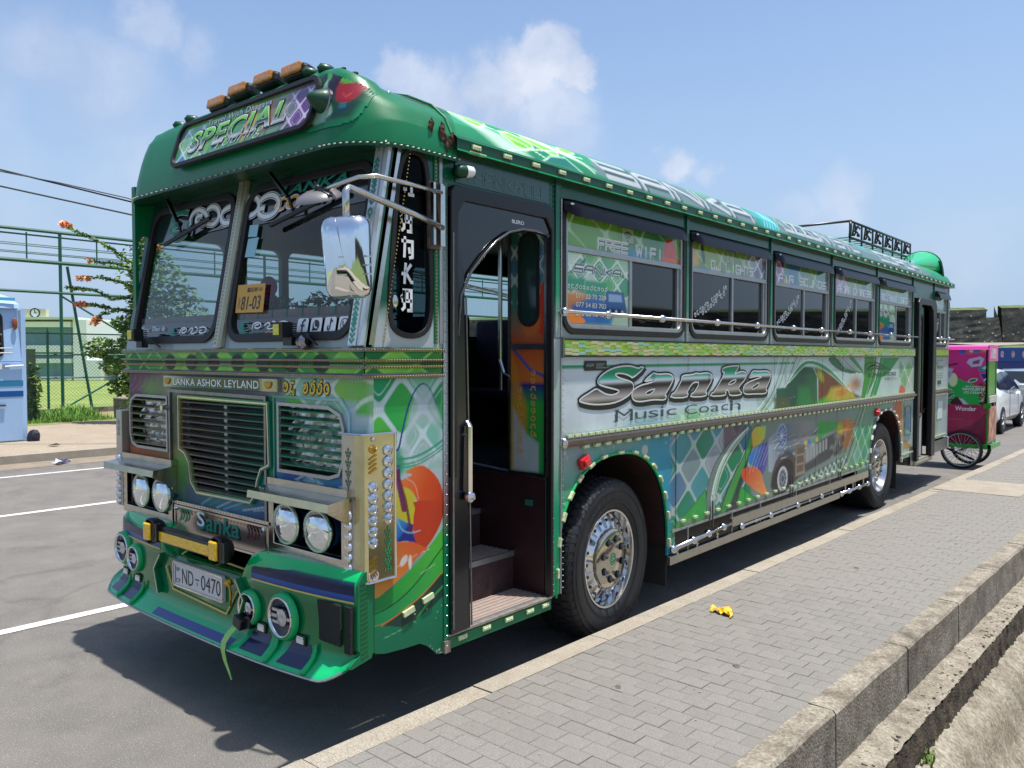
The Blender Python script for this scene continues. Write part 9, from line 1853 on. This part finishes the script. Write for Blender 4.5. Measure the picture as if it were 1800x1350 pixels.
# ================================================================ ice cream cart
mag = mat('magenta_panel', '#a01a4e', .3, coat=.4, noise=.05); cgr = mat('cart_green', '#1c8a24', .35, coat=.3)
ct = thing('ice_cream_cart', 'magenta and green ice cream cart with spoked wheels behind the green bus', 'cart', (-.4, 12.4, 0))
X0, X1, Y0, Y1 = -1.15, .34, 12.1, 12.78
def paint_cart(P):
    P = np.asarray(P)-np.array([.13, 0]); A = Art(P, '#d0247e'); A.grad(-2, 1, 0, 2.5, (0, 2.0), (0, 1.1), [(0, '#f048b0'), (.2, '#dc2c8c'), (1, '#a01a50')])
    A.poly([(-.50, 1.62), (-.18, 1.42), (.34, 1.20), (.34, 1.02), (-.9, 1.02), (-.62, 1.3)], '#16a848', 1, .006); A.poly([(-.9, 1.8), (-.5, 1.62), (-.3, 1.6), (-.42, 1.2), (-.9, 1.02), (-1.2, 1.0), (-1.2, 1.8)], '#b4c0d8', .95, .02)
    A.blob(-.30, 1.42, .07, .12, '#d8e0b0', 1, .2); A.blob(-.42, 1.5, .12, .1, '#6f8ab8', .8, .5); A.line(smoothpoly([(-.62, 1.68), (-.4, 1.64), (-.25, 1.68)], 2, False), .03, '#1c2230', .95); A.line([(-.5, 1.5), (-.38, 1.25)], .02, '#3a4a6a', .8)
    A.poly([(-.15, 1.94), (.22, 1.93), (.30, 1.88), (-.10, 1.83)], '#d8704a', 1, .006); A.blob(-.17, 1.89, .045, .07, '#2f6fd0', 1, .1); A.blob(.02, 1.89, .06, .045, '#3f7fd8', .9, .2); A.blob(.14, 1.90, .06, .03, '#e8d8a0', .95, .3); A.blob(-.05, 1.89, .035, .04, '#e8e0e8', .9, .3)
    A.poly([(-.08, 1.76), (.08, 1.80), (.14, 1.76), (.10, 1.64), (-.04, 1.62), (-.12, 1.70)], '#d0b8d8', 1, .006, '#8a2a6a', .008); A.poly([(-.02, 1.72), (.08, 1.75), (.06, 1.68), (-.03, 1.67)], '#7a2a6a', .9, .006)
    A.poly([(.05, 1.60), (.28, 1.74), (.33, 1.70), (.33, 1.58), (.07, 1.56)], '#1c8a9a', 1, .006); A.poly([(.10, 1.61), (.24, 1.70), (.26, 1.66), (.14, 1.59)], '#b8e0e8', .9, .008)
    A.poly([(.08, 1.52), (.33, 1.56), (.33, 1.38), (.16, 1.36)], '#1c1c7a', 1, .006, '#a8a0d8', .005); A.line([(.14, 1.42), (.2, 1.48), (.22, 1.44), (.28, 1.50)], .025, '#d8dcf0', 1)
    A.speck(110, '#5a2c20', .08, .33, 1.10, 1.36, .022, .9, 4); A.speck(60, '#c8a08a', .10, .33, 1.12, 1.36, .014, .9, 5); A.speck(90, '#3a3038', -.62, -.30, 1.10, 1.25, .018, .9, 6); A.speck(60, '#c8c0c0', -.62, -.28, 1.10, 1.27, .014, .9, 7)
    A.poly([(-.36, 1.02), (-.30, 1.12), (-.22, 1.16), (-.14, 1.10), (-.10, 1.02)], '#3a1410', 1, .006, sm=1); A.poly([(-.22, 1.14), (-.16, 1.12), (-.06, 1.02), (-.14, 1.02)], '#c0c8d0', 1, .006); A.poly([(.06, 1.02), (.10, 1.14), (.20, 1.19), (.31, 1.15), (.34, 1.02)], '#3a1410', 1, .006, sm=1); A.poly([(.07, 1.08), (.15, 1.17), (.13, 1.08)], '#b8b0a8', .9, .006)
    A.blob(-.02, 1.415, .075, .035, '#c0d8c8', 1, .1, .3); A.blob(-.02, 1.415, .06, .024, '#1c7a3a', 1, .15, .3)
    return A.c
def paint_cart2(P):
    A = Art(P, '#a01a4c'); A.poly([(.34, .85), (.34, .95), (-.15, .42), (-.45, .42)], '#8a1440', 1, .006); A.poly([(.34, .95), (.34, .42), (-.15, .42)], '#761038', 1, .006); A.line([(-.4, .80), (-.02, .79)], .02, '#a84a6c', .6, .02); return A.c
art_panel('side_panel', lin(X0, X1-.03, .008), lin(1.03, 1.93, .008), lambda u, v: np.stack([u, Y0+0*u, v], 1), paint_cart, ct, material=mat('cart_print', rough=.25, vc=True, coat=.3))
art_panel('lower_panel', lin(X0, X1-.03, .012), lin(.42, 1.03, .012), lambda u, v: np.stack([u, Y0-.012+0*u, v], 1), paint_cart2, ct, material=mat('cart_print'))
mb = MB(); mb.box(X0, X1-.03, Y0+.005, Y0+.02, .42, 1.95); mb.box(X0, X1-.04, Y1-.02, Y1, .42, 1.95); mb.box(X0, X1-.04, Y0+.02, Y1-.02, .42, .46); mb.box(X0, X0+.02, Y0, Y1, .42, 1.95); mb.box(X1-.04, X1-.01, Y0+.02, Y1-.02, .42, 1.0); mb.build('body', mag, ct)
mb = MB(); mb.loft([[(x, Y0-.03, 1.90), (x, Y0-.01, 1.955), (x, Y0+.1, 1.975), (x, Y1, 1.975)] for x in (X0, X1)], closed=False); mb.box(X1-.02, X1+.0, Y0-.02, Y1, 1.72, 1.97); mb.build('canopy', mat('pink_canopy', '#f050b0', .35, coat=.3), ct)
mb = MB(); mb.box(X1, X1+.004, Y0+.08, Y0+.5, 1.76, 1.92); mb.build('canopy_sign', mat('canopy_print', '#e0d0dc', .4, col2='#b88aa8', nscale=14), ct)
mb = MB(); mb.box(X1-.05, X1-.01, Y0, Y0+.03, .40, 1.93); mb.box(X1-.03, X1-.01, Y1-.05, Y1-.01, .40, 1.93); mb.box(X0-.1, X1+.04, Y0-.05, Y0-.01, .34, .41); mb.box(X1-.0, X1+.05, Y0-.05, Y1+.05, .34, .41); mb.box(X1-.045, X1-.02, Y0+.02, Y1-.02, 1.18, 1.72); mb.box(X1-.07, X1+.03, Y0-.03, Y0+.02, .98, 1.05); mb.build('frame', cgr, ct)
mb = MB(); mb.box(X1-.02, X1+.0, Y0+.04, Y1-.04, .46, .98); mb.build('end_panel', mat('end_print', '#a8605a', .4, noise=.4, nscale=6, col2='#c89a78'), ct); mb = MB(); mb.box(X1-.03, X1+.002, Y0+.04, Y1-.04, 1.06, 1.17); mb.build('end_board', mat('white_card', '#c8c4bc', .6, noise=.2, nscale=12), ct)
mb = MB(); put_text(mb, 'Wonder', 'y', -.13, .17, .93, 1.0, Y0-.014, offset=.02); mb.build('lettering', wht, ct)
mb = MB(); put_text(mb, 'SRI LANKA\'S', 'y', .01, .24, 1.305, 1.33, Y0-.004, offset=.02); put_text(mb, 'FAVOURITE', 'y', -.03, .28, 1.255, 1.295, Y0-.004, offset=.03); put_text(mb, 'ICE CREAM', 'y', -.01, .24, 1.205, 1.24, Y0-.004, offset=.02); mb.build('lettering', wht, ct)
for yw in (Y0-.06, Y1-.04):
    c = (-.02, yw, .31); mb = MB(); mb.lathe([(.265, -.02), (.29, -.022), (.305, 0), (.29, .022), (.265, .02)], c, (0, 1, 0), 40); wl = mb.build('wheel', black_r, ct, smooth=True)
    mb = MB(); mb.lathe([(.25, -.012), (.266, -.014), (.266, .014), (.25, .012), (.25, -.012)], c, (0, 1, 0), 36); mb.lathe([(.03, -.03), (.03, .03)], c, (0, 1, 0), 12); mb.build('rim', alu, wl)
    mb = MB()
    for k in range(28): a = 2*math.pi*k/28; b = a+.5*(1 if k % 2 else -1); mb.tube([(c[0]+.03*math.cos(b), yw+.02*(1 if k % 2 else -1), .31+.03*math.sin(b)), (c[0]+.255*math.cos(a), yw, .31+.255*math.sin(a))], .0028, 4)
    mb.build('spokes', alu, wl)
mb = MB(); mb.tube([(-.02, Y0-.06, .31), (-.02, Y1, .31)], .02, 8); mb.box(-.5, .3, Y0+.1, Y1-.1, .36, .42); mb.tube([(-.5, Y0+.2, .38), (.1, Y0+.3, .12)], .02, 6); mb.build('axle', black_m, ct)
# ================================================================ cars behind
def car(name, label, loc, m, sc=1.0):
    t = thing(name, label, 'car', loc, 0, None); x0, y0, z0 = loc; T_ = lambda x, y, z: (x0+x*sc, y0+y*sc, z0+z*sc)
    st = [(-2.15, .80, .30, .62, .95, .95), (-2.05, .86, .26, .66, 1.02, 1.04), (-1.7, .87, .24, .70, 1.03, 1.20), (-1.2, .88, .24, .72, 1.0, 1.42), (-.5, .88, .24, .74, .97, 1.50), (.2, .88, .24, .75, .95, 1.48), (.7, .88, .24, .75, .94, 1.32), (1.15, .87, .24, .76, .92, 1.05), (1.3, .87, .24, .76, .90, .93), (1.7, .84, .26, .72, .82, .84), (2.05, .76, .30, .62, .72, .74), (2.2, .62, .36, .50, .60, .62)]
    rings = []
    for y, w, zb, zs, zg, zr in st:
        wr = w*.74 if zr > zg+.05 else w*.93; rings.append([(-w*.9, y, zb), (-w, y, zb+.12), (-w, y, zs), (-w*.96, y, zg), (-wr, y, zr-.04), (-wr*.8, y, zr), (0, y, zr+.02), (wr*.8, y, zr), (wr, y, zr-.04), (w*.96, y, zg), (w, y, zs), (w, y, zb+.12), (w*.9, y, zb)])
    mb = MB(); mb.loft([[T_(*p) for p in r] for r in rings], closed=True); n = 13; mb.f += [tuple(range(n)), tuple((len(rings)-1)*n+i for i in range(n))[::-1]]; body = mb.build('body', m, t, smooth='auto')
    for s_ in (-1, 1):
        for pts in ([(-1.55, 1.05), (-1.25, 1.36), (-.52, 1.43), (-.46, .99)], [(-.40, .99), (-.46, 1.43), (.18, 1.41), (.62, 1.28), (1.02, .97)]):
            mb = MB(); mb.prism(pts, lambda y, z, d: T_(s_*(.872-(max(0, z-.97))*.44+d), y, z), .0, .008); mb.build('side_window', mat('car_glass', '#14181c', .08, spec=.25), body)
        mb = MB(); mb.cbox(T_(s_*.98, .82, 1.03), (.10*sc, .06*sc, .07*sc)); mb.build('wing_mirror', m, t, bevel=.02)
        mb = MB(); mb.box(*sorted((T_(s_*.882, 0, 0)[0], T_(s_*.888, 0, 0)[0])), y0-.44*sc, y0-.43*sc, z0+.32*sc, z0+.98*sc); mb.build('door_gap', black_m, body)
        for y in (-1.3, 1.35):
            mb = MB(); mb.lathe([(.20, .0), (.30, .0), (.32, -.02), (.32, -.18), (.2, -.18)], T_(s_*.89, y, .32), (s_, 0, 0), 28); w_ = mb.build('wheel', tyre, t, smooth='auto'); mb = MB(); mb.lathe([(0, .01), (.05, .012), (.06, -.02), (.19, -.01), (.205, .006)], T_(s_*.89, y, .32), (s_, 0, 0), 24)
            for k in range(5): a = k*1.2566; c_ = Vector(T_(s_*.905, y, .32)); mb.bar(c_, c_+Vector((0, .19*math.cos(a), .19*math.sin(a))), .045, .02, up=(1, 0, 0))
            mb.build('rim', alu, w_)
    mb = MB(); mb.add([T_(-.6, .75, 1.34), T_(.6, .75, 1.34), T_(.74, 1.28, .96), T_(-.74, 1.28, .96)], [(0, 1, 2, 3)]); mb.build('windscreen', mat('car_glass', '#14181c'), body); mb = MB(); mb.add([T_(-.6, -1.25, 1.44), T_(.6, -1.25, 1.44), T_(.72, -1.95, 1.10), T_(-.72, -1.95, 1.10)], [(0, 1, 2, 3)]); mb.build('rear_window', mat('car_glass', '#14181c'), body)
    for s_ in (-1, 1): mb = MB(); mb.cbox(T_(s_*.7, -2.08, .85), (.12, .05, .1)); mb.build('tail_lamp', redm, body, bevel=.02)
    return t
car('white_hatchback', 'white hatchback parked behind the ice cream cart', (-1.46, 20.5, 0), mat('white_car_paint', '#eef0f4', .2, coat=.5))
car('grey_car', 'small grey car parked beyond the white hatchback', (-1.1, 26.0, 0), mat('grey_car_paint', '#7f8f94', .2, coat=.8), .95)
# blue kiosk van
kv = thing('blue_food_cart', 'dark blue food cart with a lit menu fascia beyond the white car', 'cart', (-.6, 28.3, 0))
mb = MB(); mb.box(-2.2, 1.0, 28.0, 29.6, .35, 2.02); mb.build('body', mat('royal_blue', '#14287a', .3, coat=.4, noise=.08), kv, bevel=.03); mb = MB(); mb.box(-2.25, 1.05, 27.9, 29.7, 1.62, 2.08); fc = mb.build('fascia', mat('fascia_blue', '#1c4a8a', .3), kv, bevel=.02)
for k in range(9): mb = MB(); x = -2.0+.3*k; mb.prism(ell(x, 1.86, .05, .12, 10), 'y', 27.895, None); mb.build('menu_picture', mat('menu_print', '#b8c4d4', .4, col2='#c85a4a', nscale=9), fc)
mb = MB(); mb.prism(ell(-1.1, 1.15, .22, .13, 20), 'y', 27.98, None); mb.prism(ell(-1.0, .75, .2, .14, 20), 'y', 27.98, None); mb.build('badge', mat('badge_print', '#a8b8c4', .4, col2='#b0784a', nscale=12), kv); mb = MB(); mb.box(-.7, .6, 27.97, 28.0, 1.0, 1.5); mb.build('hatch', black_g, kv)
for x in (-1.6, .4): mb = MB(); mb.lathe([(.15, 0), (.3, 0), (.3, .15), (.15, .15)], (x, 28.0, .3), (0, 1, 0), 24); mb.build('wheel', tyre, kv)
print('OBJECTS', len(bpy.data.objects))
